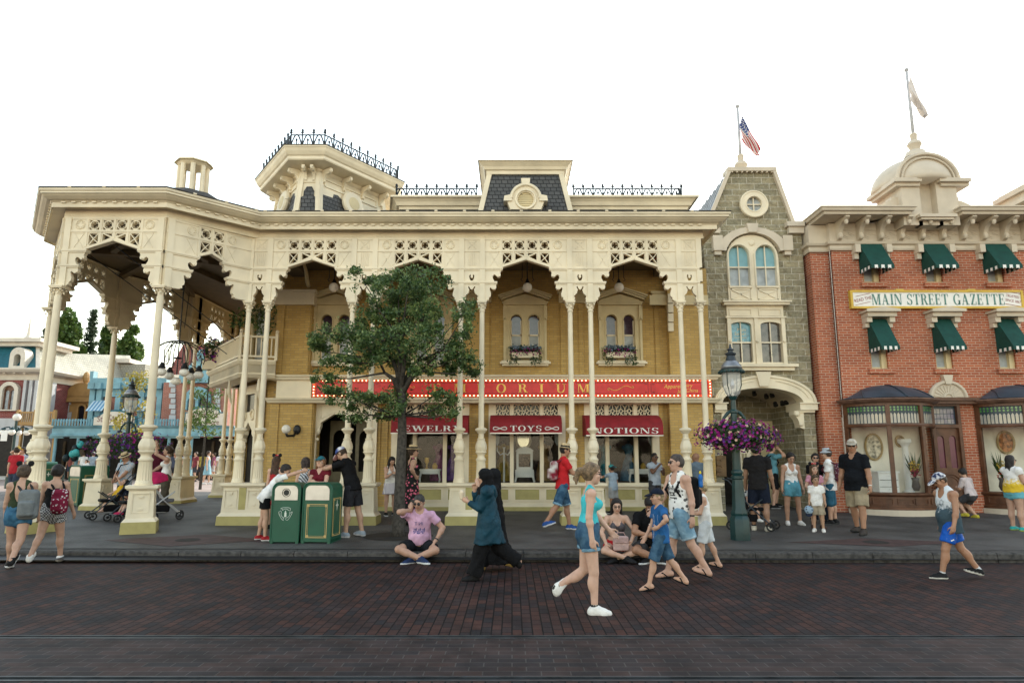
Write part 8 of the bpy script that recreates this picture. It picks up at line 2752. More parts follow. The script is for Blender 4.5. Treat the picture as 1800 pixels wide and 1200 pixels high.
def tank(m, hem=-.03, inf=.010, drop=.05, name='tank_top', back=.05, loose=.006, arm=.052, strapless=False, crop=None):
 def f(B, t, h):
  H = B.H
  pr = B.torso(inf, .03)[:4]+B.torso(inf, .03)[5:]
  zc = B.P+B.tu*(hem if crop is None else crop)*H
  hw = (.096 if B.fem else .092)*H*B.bw
  pr[0] = cone(B.P+B.tu*(hem-.03)*H, B.P+B.tu*.05*H, hw+inf+loose, hw*.95+inf+loose*.6, .03, front=B.tf, ratio=.74)
  pr.append(cone(B.S-B.tx*.055*H+B.tu*.012*H,B.S+B.tx*.055*H+B.tu*.012*H,.03*H+inf,.03*H+inf,.02))
  for q in pr:q['cut'] = q['cut']+[(zc,-B.tu)]
  for k,sg in(('L',-1), ('R',1)):
   c = B.sh[k]+B.tx*sg*.006*H-B.tu*.016*H
   pr.append(ell(c,v3(.05,.10,arm+.012)*H,B.tax(),.01,op='sub'))
  pr.append(ell(B.N+B.tf*.06*H,v3(.042,.07,.04+drop)*H,B.tax(),.01,op='sub'))
  pr.append(ell(B.N-B.tf*.05*H,v3(.042,.05,.02+back)*H,B.tax(),.01,op='sub'))
  if strapless:pr.append(rbx(B.N+B.tu*.045*H,v3(.3,.3,.10)*H,.01,B.tax(),op='sub'))
  o = sdf_obj(name, pr, h*.9, m, t)
  if strapless:
   sp = []
   for sg in(-1, 1):
    sp += [cone(B.C+B.tu*.03*H+B.tx*sg*.045*H+B.tf*.06*H,B.S+B.tu*.036*H+B.tx*sg*.055*H,.006,.006), cone(B.S+B.tu*.036*H+B.tx*sg*.055*H,B.C+B.tu*.02*H+B.tx*sg*.035*H-B.tf*.065*H,.006,.006)]
   sdf_obj('strap', sp, .0065, m, t)
 return f
def shorts(m, leg=.5, inf=.014, loose=.016, rise=.06, name='shorts', cuff=None, over=False):
 def f(B, t, h):
  H = B.H
  ti = .019 if over else .006
  pr = B.torso(ti)[:2];pr += B.torso(ti)[5:]if not B.fem else B.torso(ti)[7:]
  if B.belly:pr = [q for q in pr if q['t']=='c']+[q for q in pr if q['t']=='e'][-2:]
  top = B.P+B.tu*rise*H
  for q in pr:q['cut'] = q['cut']+[(top,B.tu)]
  for k in 'LR':pr += B.leg(k, leg, inf, loose=loose)
  for q in pr:
   if q['t']=='c' and not any(c[1]@B.tu>.9 for c in q['cut']):q['cut'] = q['cut']+[(top,B.tu)]
  sdf_obj(name, pr, h, m, t)
  if cuff:
   cp = []
   for k in 'LR':
    a,b = (B.hip[k], B.knee[k])if leg<=1 else(B.knee[k], B.ank[k])
    fr_ = leg if leg<=1 else leg-1
    e = a+(b-a)*fr_;n_ = nrm(b-a)
    r = (.052 if leg<1 else .038)*H+inf+loose*.9
    if leg<1:r = ((.056 if B.fem else .052)*H*B.bw*(1-fr_)+(.034*H+((.056 if B.fem else .052)-.034)*H*.35)*fr_)+inf+loose*fr_+.004
    cp.append(cone(e-n_*.03*H,e+n_*.02,r,r,.01,cut=[(e+n_*.004,n_),(e-n_*.022*H,-n_)]))
   sdf_obj('cuff', cp, h, cuff, t)
 return f
def skirt(m, hem=-.2, flare=.05, rise=.085, name='skirt', inf=.012):
 def f(B, t, h):
  H = B.H;hw = .094*H*B.bw
  z = lambda a:B.P+v3(0, 0, 1)*a*H
  zc = z(hem);mid = (B.knee['L']+B.knee['R'])/2;ctr = B.P*.4+mid*.6
  bot = v3(ctr[0], ctr[1], zc[2])
  spread = abs(B.knee['L'][1]-B.knee['R'][1])*.35
  pr = [cone(B.P+B.tu*rise*H,B.P-v3(0,0,.02)*H,.073*H*B.bw+inf,hw+inf,.03,front=B.tf,ratio=.74,cut=[(B.P+B.tu*rise*H,B.tu)]), cone(B.P-v3(0,0,.02)*H,bot-v3(0,0,.05)*H,hw+inf,hw+flare*H+inf+spread*.3,.03,front=B.tf,ratio=.85,cut=[(zc,v3(0,0,-1))])]
  for k in 'LR':
   pr.append(ell(B.hip[k]*.6+B.P*.4-B.tf*.035*H,v3(.05,.046,.05)*H*B.bw+inf,None,.03))
   pr.append(cone(B.hip[k],B.knee[k],.05*H+inf,.05*H+inf,.04,cut=[(zc,v3(0,0,-1))]))
  sdf_obj(name, pr, h, m, t)
 return f
def shoes(m, sole=None, sock=None, inf=.008, name='shoe'):
 def f(B, t, h):
  H = B.H
  for k in 'LR':
   a,d = B.ank[k],B.fd[k]
   pr = B.foot(k, inf)
   pr[0] = cone(a-d*.014*H, a+d*.018*H-B.ff[k]*.012*H, .0255*H+inf*.8, .026*H+inf, .012, cut=[(a-d*.012*H,-d)])
   def pick(c, a=a, d=d):return((c-a)@d>.026*H).astype(int)
   sdf_obj(name, pr, min(h,.012), [m,sole or m], t, pick if sole else None)
   if sock:
    up = nrm(B.knee[k]-a);e = a+up*.03*H
    sdf_obj('sock', [cone(a,a+up*.06*H,.0225*H+.004,.0235*H+.004,.01,cut=[(e,up)]),cone(a,a+d*.015*H,.0225*H+.004,.024*H+.003)], min(h,.012), sock, t)
 return f
def flipflops(m):
 def f(B, t, h):
  H = B.H
  for k in 'LR':
   a,fw,d = B.ank[k],B.ff[k],B.fd[k];sd = np.cross(fw, d)
   c = a+d*.046*H+fw*.035*H
   pr = [ell(c-d*.004,v3(.036*H,.092*H,.012),[sd,fw,d],.004)]
   tip = a+d*.036*H+fw*.085*H
   for sg in(-1, 1):pr += [cone(tip-d*.012*H,a+d*.006*H+fw*.045*H+sd*sg*.020*H,.008,.009,.004), cone(a+d*.006*H+fw*.045*H+sd*sg*.020*H,a+d*.036*H+fw*.012*H+sd*sg*.029*H,.009,.009,.004)]
   sdf_obj('flip_flop', pr, .0075, m, t)
 return f
def hair(col, style='short', puff=.006):
 m = mat('hair', col, .5, .38, 26.0, bump=1.0, bscale=70)
 def f(B, t, h):
  z = B.hsz;A = B.hax();q = B.hp;d = puff
  cutn = nrm(B.hf*.80-B.hu*.60)
  hl = [(q(0,.034,.030),cutn)]
  pr = [ell(q(0,-.010,.017),v3(.0435+d+.004,.052+d+.003,.0535+d)*z,A,.01,cut=hl), ell(q(0,-.022,-.004),v3(.0425+d,.036+d,.045)*z,A,.02,cut=[(q(0,-.002,0),B.hf),(q(0,0,-.042),-B.hu)])]
  if style=='crop':pr = [ell(q(0,-.008,.016),v3(.046,.056,.0555)*z,A,.01,cut=hl), ell(q(0,-.02,0),v3(.0435,.037,.045)*z,A,.02,cut=[(q(0,-.004,0),B.hf),(q(0,0,-.034),-B.hu)])]
  if style in('long', 'longback'):
   for x,y in((-.036,-.020), (-.018,-.038), (0,-.043), (.018,-.038), (.036,-.020)):
    b = B.N-B.tf*(.05 if abs(x)<.03 else .03)*B.H+B.tx*x*1.6*B.H-B.tu*.07*B.H
    pr.append(cone(q(x,y,.0),b,.022*z,.012*z,.02))
   if style=='long':
    for sg in(-1, 1):pr.append(cone(q(sg*.040,.006,.01),B.N+B.tx*sg*.06*B.H+B.tf*.03*B.H-B.tu*.02*B.H,.014*z,.010*z,.02))
  if style=='bob':
   for x,y in((-.040,-.006), (-.026,-.034), (0,-.044), (.026,-.034), (.040,-.006)):pr.append(cone(q(x,y,.01),q(x*1.12,y-.002,-.05),.018*z,.016*z,.02))
  if style in('bun', 'topbun'):
   pr.append(ell(q(0,-.050,.045)if style=='topbun' else q(0,-.062,.016),v3(.028,.028,.026)*z,A,.012))
  if style=='ponytail':
   pr += [cone(q(0,-.056,.012),q(0,-.085,.010),.014*z,.022*z,.012), cone(q(0,-.085,.010),q(0,-.112,-.04),.022*z,.014*z,.02), cone(q(0,-.10,.0),q(0.01,-.10,-.075),.016*z,.006*z,.02)]
  sdf_obj('hair', pr, min(h,.011)if h<.02 else h*.8, m, t)
 return f
def beard(col):
 m = mat('beard', col, .8, .2, 60)
 def f(B, t, h):
  z = B.hsz;A = B.hax();q = B.hp
  sdf_obj('beard', [ell(q(0,.012,-.032),v3(.037,.0405,.038)*z,A,.01,cut=[(q(0,0,-.020),B.hu),(q(0,.0,0),-B.hf)]),ell(q(0,.047,-.034),v3(.013,.014,.006)*z,A,op='sub')], .009, m, t)
 return f
def cap(m, brim=None, back=False, up=0.0):
 def f(B, t, h):
  z = B.hsz;A = B.hax();q = B.hp;s = -1 if back else 1
  sdf_obj('cap', [ell(q(0,-.004,.022),v3(.052,.063,.056)*z,A,.01,cut=[(q(0,0,.024),nrm(-B.hu+B.hf*.15))])], min(h,.012), m, t)
  fd = nrm(B.hf*s-B.hu*(.25-up));sd = B.hx;n_ = np.cross(sd, fd)
  sdf_obj('cap_brim', [ell(q(0,s*.068,.024),v3(.047,.050,.0085)*z,[sd,fd,n_],.01,cut=[(q(0,s*.045,0),-B.hf*s)])], .008, brim or m, t)
 return f
def straw_hat(m, band, w=.105):
 def f(B, t, h):
  z = B.hsz;A = B.hax();q = B.hp;base = q(0, -.004, .036)
  def pick(c):
   u = (c-base)@B.hu/z
   return((u>.004)&(u<.022)).astype(int)
  sdf_obj('straw_hat', [cone(q(0,-.004,.034),q(0,-.004,.072),.056*z,.050*z,.012,front=B.hx,ratio=.86,cut=[(q(0,0,.085),B.hu),(base,-B.hu)]),ell(q(0,-.004,.034),v3(w*.9,w,.0075)*z,A,.006),ell(q(0,0,.09),v3(.018,.045,.012)*z,A,op='sub')], min(h,.010), [m,band], t, pick)
 return f
def bucket_hat(m):
 def f(B, t, h):
  z = B.hsz;q = B.hp
  sdf_obj('bucket_hat', [cone(q(0,-.004,.030),q(0,-.004,.062),.055*z,.046*z,.012,cut=[(q(0,0,.082),B.hu)]),cone(q(0,-.002,.018),q(0,-.004,.036),.082*z,.052*z,.01,cut=[(q(0,0,.016),-B.hu),(q(0,0,.042),B.hu)])], min(h,.011), m, t)
 return f
def sunglasses(m=None):
 m = m or M['black']
 def f(B, t, h):
  z = B.hsz;A = B.hax();q = B.hp
  pr = [ell(q(sg*.0185,.0515,.004),v3(.0155,.006,.011)*z,A,.003)for sg in(-1,1)]
  pr += [cone(q(-.03,.05,.010),q(.03,.05,.010),.0025,.0025)]
  for sg in(-1, 1):pr.append(cone(q(sg*.034,.046,.009),q(sg*.046,-.005,.008),.0028,.0028))
  sdf_obj('sunglasses', pr, .0055, m, t)
 return f
def glasses():
 def f(B, t, h):
  q = B.hp;mb = MB()
  for sg in(-1, 1):
   mb.tube([Vector(q(sg*.019+.0145*math.cos(a),.0545,.003+.012*math.sin(a)))for a in np.linspace(0,2*math.pi,15)], .0022, 4)
   mb.tube([Vector(q(sg*.033,.053,.006)),Vector(q(sg*.046,-.004,.006))], .002, 4)
  mb.tube([Vector(q(-.005,.056,.004)),Vector(q(.005,.056,.004))], .002, 4)
  mb.build('glasses', M['black'], t)
 return f
def ear_band(bow=True):
 def f(B, t, h):
  z = B.hsz;q = B.hp;A = B.hax();mb = MB()
  pr = [ell(q(sg*.048,-.004,.082),v3(.028,.007,.028)*z,A)for sg in(-1,1)]
  pr += [cone(q(.049*math.cos(R(a)),-.004,.018+.056*math.sin(R(a))),q(.049*math.cos(R(a+20)),-.004,.018+.056*math.sin(R(a+20))),.004,.004)for a in range(0,180,20)]
  sdf_obj('ear_headband', pr, .0075, fab((.012,.012,.014)), t)
  if bow:sdf_obj('hair_bow', [ell(q(sg*.017,.004,.082),v3(.018,.008,.013)*z,A)for sg in(-1,1)]+[ell(q(0,.006,.082),v3(.007,.008,.007)*z,A)], .007, fab((.5,.01,.015),pat='dots',col2=(.8,.8,.8),sc=60), t)
 return f
def hijab(m):
 def f(B, t, h):
  z = B.hsz;A = B.hax();q = B.hp;H = B.H
  pr = [ell(q(0,-.010,.014),v3(.055,.064,.063)*z,A,.02), cone(q(0,-.02,-.02),B.N-B.tf*.01*H,.050*z,.062*H,.03), cone(B.N,B.S-B.tu*.02*H+B.tf*.01*H,.062*H,.105*H,.03,front=B.tf,ratio=.75), cone(q(0,.005,-.05),B.N+B.tf*.04*H-B.tu*.04*H,.038*z,.05*H,.03), ell(q(0,.060,-.008),v3(.031,.045,.044)*z,A,op='sub')]
  sdf_obj('headscarf', pr, min(h,.012), m, t)
 return f
def coat(m, hem=-.19, sleeve=1.9, hood=True):
 def f(B, t, h):
  H = B.H;pr = B.torso(.028, .04)
  zc = B.P+v3(0, 0, hem)*H
  pr += [cone(B.P+B.tu*.12*H,zc-v3(0,0,.06)*H-B.tf*.02*H,.092*H,.150*H,.04,front=B.tf,ratio=.95,cut=[(zc,v3(0,0,-1))])]
  for k in 'LR':pr.append(cone(B.hip[k],B.knee[k],.075*H,.085*H,.05,cut=[(zc,v3(0,0,-1))]))
  for k in 'LR':pr += B.arm(k, sleeve, .016)
  if hood:pr += [cone(B.N-B.tf*.05*H-B.tx*.04*H-B.tu*.005*H,B.N-B.tf*.05*H+B.tx*.04*H-B.tu*.005*H,.035*H,.035*H,.02), ell(B.N-B.tf*.065*H-B.tu*.04*H,v3(.055,.03,.05)*H,B.tax(),.02)]
  sdf_obj('coat', pr, h, m, t)
 return f
def trousers(m, loose=.03, inf=.016):
 def f(B, t, h):
  pr = B.torso(.005)[:2]+B.torso(.005)[5:]
  for q in pr:q['cut'] = q['cut']+[(B.P+B.tu*.07*B.H,B.tu)]
  for k in 'LR':pr += B.leg(k, 1.96, inf, loose=loose)
  sdf_obj('trousers', pr, h, m, t)
 return f
def watch(k='L', m=None):
 def f(B, t, h):
  w = B.wr[k]-nrm(B.wr[k]-B.el[k])*.012*B.H;n_ = nrm(B.wr[k]-B.el[k])
  sdf_obj('wristwatch', [cone(w-n_*.02,w+n_*.02,.0205*B.H,.0195*B.H,.004,cut=[(w+n_*.012,n_),(w-n_*.012,-n_)])], .006, m or M['black'], t)
 return f
def world_of(B, p):
 c,s_ = math.cos(R(B.yaw)),math.sin(R(B.yaw))
 return B.base+Vector((p[0]*c-p[1]*s_,p[0]*s_+p[1]*c,p[2]))
def held(B, name, label, cat, prims, m, group=None, h=.007, extra=None):
 """a thing worn on the back or held: its own top-level object beside the person"""
 t = empty(name, (0,0,0), label, cat, group)
 o = sdf_obj('shell', prims, h, m, t)
 if extra:
  for nm,pr,mm in extra:sdf_obj(nm, pr, h, mm, t)
 t.location = B.base;t.rotation_euler = (0, 0, R(B.yaw))
 return t
def backpack(B, label, m, m2=None, off=0.0, size=1.0, low=0.0, straps=True):
 H = B.H;c = B.C-B.tf*(.115*H*B.bw)+B.tx*off*H-B.tu*(.03+low)*H
 pr = [rbx(c,v3(.078,.045,.125)*H*size,.04*H*size,B.tax()), rbx(c-B.tf*.045*H*size-B.tu*.035*H*size,v3(.06,.03,.065)*H*size,.025*H*size,B.tax(),.015)]
 ex = []
 if straps:
  sp = []
  for sg in(-1, 1):
   a = B.S+B.tx*sg*.062*H+B.tu*.034*H;f_ = B.C+B.tx*sg*.066*H+B.tf*.078*H*B.bw;lo_ = B.W+B.tx*sg*.082*H+B.tf*.0*H
   sp += [cone(c+B.tu*.09*H+B.tx*sg*.045*H,a,.011*H,.011*H,.01), cone(a,f_,.011*H,.010*H,.01), cone(f_,lo_,.010*H,.006*H,.01), cone(lo_,c-B.tu*.09*H+B.tx*sg*.06*H,.006*H,.006*H,.01)]
  ex = [('straps',sp,m2 or m)]
 return held(B, 'backpack', label, 'backpack', pr, m, 'backpacks on people', .009, ex)
def phone(B, k, label):
 p = B.wr[k]+B.hd[k]*.06*B.H+B.pn[k]*.018*B.H;sd = np.cross(B.pn[k], B.hd[k])
 return held(B, 'phone', label, 'phone', [rbx(p,v3(.036,.005,.07),.005,[sd,B.pn[k],B.hd[k]])], M['black'], None, .006)
from mathutils.bvhtree import BVHTree
def chest_print(B, garment, m, draw, c=None, n=None, name='chest_print'):
 """print a flat drawing (list of 2D polygons, metres) onto the cloth it belongs to"""
 g_ = [o for o in B.root.children if o.name.split('.')[0]==garment]
 if not g_:return
 V,Q = SDFM[g_[0].name]
 bvh = BVHTree.FromPolygons([Vector(v)for v in V], [tuple(q)for q in Q])
 c = B.C if c is None else c;f = B.tf if n is None else n
 X = nrm(np.cross(f,B.tu));mb = MB()
 for pl in draw:
  pts = []
  for(a, b)in pl:
   o = Vector(c+X*a+B.tu*b+f*.6)
   hit = bvh.ray_cast(o, Vector(-f))
   if hit[0]is None:pts = [];break
   pts.append(hit[0]+Vector(f)*.004)
  if pts:mb.add(pts, [tuple(range(len(pts)))])
 mb.build(name, m, B.root)
def text_polys(txt, size, cx=0, cy=0, xs=1.0, shear=0.0):
 mb = MB();pole_text(mb, txt, size, (Vector((0,0,0)),Vector((1,0,0)),Vector((0,1,0)),Vector((0,0,1))), cx, cy, 0, xs=xs, shear=shear)
 return[[(mb.v[i][0],mb.v[i][1])for i in f]for f in mb.f]
def stroke(a, b, w):
 dx,dy = b[0]-a[0],b[1]-a[1];L = math.hypot(dx, dy)or 1;nx,ny = -dy/L*w/2,dx/L*w/2
 return[[(a[0]+dx*t0+nx,a[1]+dy*t0+ny),(a[0]+dx*t0-nx,a[1]+dy*t0-ny),(a[0]+dx*t1-nx,a[1]+dy*t1-ny),(a[0]+dx*t1+nx,a[1]+dy*t1+ny)]for t0, t1 in((0,.5),(.5,1))]
WHT,BLK = fab((.78,.76,.73)),fab((.0045,.0045,.0055))
DENIM,LDENIM,NAVY = fab((.022,.062,.115), pat='camo', col2=(.055,.12,.19), sc=9),fab((.13,.24,.33), pat='camo', col2=(.22,.35,.44), sc=8),fab((.005,.009,.021))
GREYT,KHAKI = fab((.22,.25,.28)),fab((.33,.27,.18))
SHW,SHB = fab((.72,.70,.66), .6),fab((.008,.008,.009), .6)
BRN,DKB,BLH = (.050, .027, .014),(.010, .0065, .005),(.28, .19, .09)
STRAW,BAND = mat('straw', (.55,.42,.24), .8, .15, 30, bump=.4, bscale=150),fab((.02,.02,.02))
def pushchair(px, fy, yaw, label, fabric, hood):
 b = G(px, fy)
 t = empty('pushchair', (0,0,0), label, 'pushchair', 'pushchairs under the pavilion')
 m = MB()
 for s in(-1, 1):
  m.tube([(s*.23,.42,.12),(s*.23,.05,.45),(s*.23,-.38,.98),(s*.23,-.50,1.02)], .014, 6);m.tube([(s*.23,-.34,.12),(s*.23,.05,.45),(s*.23,.28,.62)], .014, 6)
 m.tube([(-.23,-.34,.16),(.23,-.34,.16)], .012, 6);m.tube([(-.23,.40,.16),(.23,.40,.16)], .012, 6)
 m.build('frame', M['steel']if hood else M['iron'], t)
 for(x, y)in((-.25,.42), (.25,.42), (-.25,-.36), (.25,-.36)):
  w = MB();w.tube([(x+.035*math.copysign(1,x)+.0,y+.075*math.cos(a),.09+.075*math.sin(a))for a in np.linspace(0,2*math.pi,17)], .018, 6);w.tube([(x+.0,y,.09),(x+.05*math.copysign(1,x),y,.09)], .03, 8);w.build('wheel', M['rubber'], t)
 sdf_obj('seat', [rbx((0,.08,.42),(.20,.20,.035),.03),rbx((0,-.16,.64),(.20,.04,.26),.03,[[1,0,0],[0,.9,.43],[0,-.43,.9]])], .014, fabric, t)
 if hood:sdf_obj('hood', [ell((0,-.14,.86),(.23,.30,.22),None,cut=[(v3(0,0,.84),v3(0,.3,-1)),(v3(0,.12,.9),v3(0,1,.2))]),ell((0,-.16,.82),(.2,.27,.2),None,op='sub')], .014, hood, t)
 sdf_obj('basket', [rbx((0,-.02,.24),(.19,.22,.07),.03)], .016, BLK, t)
 t.location = (b.x, b.y, zg(b.y));t.rotation_euler = (0, 0, R(yaw))
 return b
w1 = person('woman in a turquoise tank top and denim shorts walking right across the road', 1040, 815, fy=1076, yaw=-90, skin=(.56,.35,.26), fem=True, lean=3, H=1.60, Rr=(6,6,2,0), L=(-6,52,2,-52), Ra=(-4,6,14), La=(20,6,26), head=(0,4), curl=.45, dx=-.02, wear=[tank(fab((.06,.52,.58)),drop=.045,back=.03,hem=.02,inf=.007),shorts(DENIM,.42,cuff=LDENIM,rise=.075,over=True),shoes(SHW,fab((.75,.74,.72)),sock=fab((.03,.03,.03),pat='dots',col2=(.4,.36,.3),sc=60)),hair((.20,.13,.07),'ponytail',.009),glasses()])
boy1 = person('boy in a navy cap and bright blue printed T-shirt walking left in flip-flops', 1165, 868, fy=1037, yaw=78, skin=LIGHT, hs=1.16, H=1.26, lean=2, bw=.95, L=(20,8,2,12), Rr=(-20,18,2,-20), La={'to':(-.17,.03,.10),'pole':(-1,-.6,.0),'hand':(.5,.7,-.3),'palm':(1,0,0)}, Ra=(14,6,20), head=(-6,2), twist=24, wear=[tee(fab((.018,.10,.27)),.6,-.06),shorts(DENIM,.95,loose=.012),flipflops(SHB),hair((.30,.22,.12),'crop'),cap(NAVY)])
dad = person('tall man in a white printed tank top with sunglasses walking left', 1200, 795, fy=1018, yaw=84, skin=(.50,.30,.22), lean=1, bw=1.06, hscale=1.0, L=(-17,14,2,-18), Rr=(15,4,2,8), La=(-8,8,14), Ra=(22,8,25), head=(-22,0), twist=30, wear=[tank(fab((.74,.73,.70),pat='dots',col2=(.10,.10,.10),sc=16),drop=.03,hem=-.05,inf=.014,arm=.06),shorts(LDENIM,.82,cuff=fab((.34,.46,.54)),loose=.02),flipflops(SHB),hair((.06,.045,.038),'crop'),sunglasses(),watch('L')])
backpack(dad, 'black backpack with bottle on the back of the man in a white tank top', BLK, BLK, size=1.05)
p = dad.C-dad.tf*.15*dad.H+dad.tx*-.10*dad.H+dad.tu*.03*dad.H
held(dad, 'drink_bottle', 'blue drink bottle with yellow cap in the side of the black backpack', 'bottle', [cone(p,p+dad.tu*.12,.032,.030),cone(p+dad.tu*.12,p+dad.tu*.16,.028,.012)], fab((.02,.13,.40),.3), extra=[('cap',[cone(p+dad.tu*.17,p+dad.tu*.19,.016,.014)],fab((.65,.50,.03),.4))])
boy2 = person('blond boy in a white sleeveless shirt and pale shorts behind the man with a backpack', 1243, 837, fy=1000, yaw=76, skin=LIGHT, hs=1.12, H=1.30, lean=2, bw=.95, L=(12,8,2,5), Rr=(-12,10,2,-12), La={'to':(-.06,.17,.09)}, Ra={'to':(.05,.18,.08)}, head=(8,3), curl=.7, wear=[tank(WHT,drop=.015,hem=-.05,inf=.016,arm=.045,loose=.012),shorts(fab((.55,.58,.60)),.9),flipflops(SHB),hair((.42,.31,.16),'short',.008)])
hij = person('woman in a black headscarf and long teal raincoat eating while walking left', 858, 818, fy=1018, yaw=90, skin=LIGHT, fem=True, bw=1.12, lean=3, L=(16,2,2,0), Rr=(-22,34,2,-50), La={'to':(-.04,.19,.18),'pole':(-.3,-.6,-1)}, Ra={'to':(.02,.13,.28),'pole':(.4,-.2,-1)}, head=(0,6), curl=.75, wear=[coat(fab((.006,.042,.066),.6)),trousers(BLK,.035),hijab(BLK),shoes(SHB)])
cup = hij.wr['L']+hij.hd['L']*.07*hij.H
held(hij, 'snack_cup', 'pale snack cup held by the woman in the teal raincoat', 'cup', [cone(cup,cup+v3(0,.0,.07),.03,.04)], fab((.70,.58,.42),.5))
hij2 = person('second woman in a black headscarf and black dress hidden behind the teal raincoat', 868, 820, fy=1002, yaw=90, skin=LIGHT, fem=True, bw=1.05, L=(20,8,2,8), Rr=(-14,16,2,-12), La={'to':(-.04,.16,.30),'pole':(-.3,-.4,-1)}, Ra=(10,6,20), head=(0,0), wear=[coat(BLK,-.45,1.9,False),trousers(BLK,.05),hijab(BLK),shoes(fab((.38,.26,.08),.5))])
capboy = person('boy in a patterned cap, grey fading tank top and bright blue shorts walking left', 1680, 828, fy=1016, yaw=72, skin=TAN, hs=1.06, lean=3, bw=1.08, belly=.05, H=1.48, L=(18,6,2,0), Rr=(-20,14,2,-14), La=(12,12,14), Ra=(-14,10,16), head=(-12,26), curl=.6, twist=24, wear=[tank(fab((.045,.075,.095),pat='fade',col2=(.60,.63,.66),sc=1.10),drop=.02,hem=-.09,inf=.018,loose=.02),shorts(fab((.006,.085,.42),.5),.72,loose=.022),shoes(SHB,fab((.62,.60,.55)),sock=fab((.55,.55,.55))),hair(BRN,'crop'),cap(fab((.68,.68,.70),pat='camo',col2=(.02,.03,.08),sc=18))])
# two girls walking away at the left edge
g1 = person('woman seen from behind in an open-backed top and denim shorts at the left edge', 22, 838, fy=1000, yaw=14, skin=(.45,.27,.19), fem=True, bw=1.1, H=1.55, L=(12,4,2,5), Rr=(-16,26,2,-40), La=(4,8,12), Ra=(4,10,20), head=(0,0), wear=[tank(fab((.03,.045,.02)),drop=.03,back=.16,hem=.01),shorts(fab((.03,.095,.17),pat='camo',col2=(.05,.15,.25),sc=9),.38,rise=.08,over=True),shoes(SHB,fab((.7,.7,.7))),hair((.09,.06,.04),'topbun',.009),ear_band(False)])
backpack(g1, 'grey backpack slung on the shoulder of the woman in an open-backed top', fab((.15,.165,.17)), fab((.03,.03,.03)), off=.12, size=1.15, low=.06)
g2 = person('woman seen from behind in a black strappy top and checked shorts', 84, 827, fy=984, yaw=8, skin=(.45,.27,.19), fem=True, bw=1.08, H=1.55, L=(-16,22,3,-30), Rr=(14,4,3,5), La=(5,10,14), Ra=(6,14,20), head=(0,4), wear=[tank(BLK,hem=.02,strapless=True),shorts(fab((.02,.02,.022),pat='check',col2=(.45,.45,.45),sc=46),.40,rise=.08,over=True),shoes(SHW,fab((.75,.74,.72))),hair((.016,.013,.012),'bun',.010)])
backpack(g2, 'dark red patterned backpack on one shoulder of the woman in checked shorts', fab((.17,.012,.035),pat='dots',col2=(.55,.5,.5),sc=22), BLK, off=.11, size=1.0, low=.05)
# seated on the kerb
KY = lambda px:ky(P(px,960,11.6).x)
def sitter(label, px, top, yaw=180, sitd=.24, **kw):
 Y = KY(px)+sitd
 base = P(px, 960, Y)
 return person(label, px, top, Y=Y, yaw=yaw, zg_=.155, pz=.062, fy=960, **kw)
pink = sitter('man in a pink printed T-shirt sitting cross-legged on the kerb with a phone', 738, 877, H=1.74, skin=(.46,.27,.19), bw=1.08, lean=10, belly=.1, h=.010, L={'to':(.045,.22,-.115),'pole':(-1,.25,.25),'foot':(.8,.6,-.1)}, Rr={'to':(-.045,.26,-.105),'pole':(1,.25,.25),'foot':(-.8,.6,-.1)}, Ra={'to':(.082,.085,.315),'pole':(1,.1,-.8),'hand':(-.05,.0,1),'palm':(-.3,-.9,0)}, La={'to':(-.165,.12,.04),'pole':(-1,-.5,.2),'hand':(.5,.6,-.5),'palm':(0,.2,-1)}, head=(-18,12), curl=.7, wear=[tee(fab((.60,.36,.50)),.6,.012),shorts(fab((.008,.010,.014)),.72,rise=.07),shoes(fab((.015,.03,.085),.6),fab((.6,.6,.6))),hair((.045,.042,.04),'crop'),sunglasses(),watch('L')])
phone(pink, 'R', 'phone held by the man in a pink T-shirt on the kerb')
bagw = sitter('woman with long dark hair, glasses and a grey cropped top sitting on the kerb', 1084, 880, H=1.58, skin=FAIR, fem=True, bw=1.0, lean=8, h=.010, L={'to':(.05,.20,-.115),'pole':(-1,.25,.22),'foot':(.8,.6,-.1)}, Rr={'to':(-.06,.25,-.105),'pole':(1,.25,.2),'foot':(-.8,.6,-.1)}, Ra={'to':(.13,.17,.02),'pole':(1,-.4,.2)}, La={'to':(-.12,.18,.05),'pole':(-1,-.4,.2)}, head=(0,2), curl=.5, wear=[tank(fab((.12,.11,.12),pat='stripe',col2=(.05,.045,.05),sc=14),strapless=True,crop=.095),shorts(fab((.52,.02,.025)),.35,rise=.05),shoes(SHB),hair(DKB,'longback',.009),glasses()])
p = bagw.P+v3(-.01, .22, .035)*bagw.H
held(bagw, 'handbag', 'dusty pink handbag on the lap of the seated woman in a cropped top', 'handbag', [rbx(p,v3(.125,.05,.115),.03)], fab((.50,.34,.31),.6), h=.009, extra=[('bag_flap',[rbx(p+v3(0,.045,.055),v3(.118,.02,.05),.015)],fab((.44,.29,.27),.6)),('handle',[cone(p+v3(-.08,0,.11),p+v3(-.05,0,.17),.008,.008),cone(p+v3(-.05,0,.17),p+v3(.05,0,.17),.008,.008),cone(p+v3(.05,0,.17),p+v3(.08,0,.11),.008,.008)],fab((.44,.29,.27),.6))])
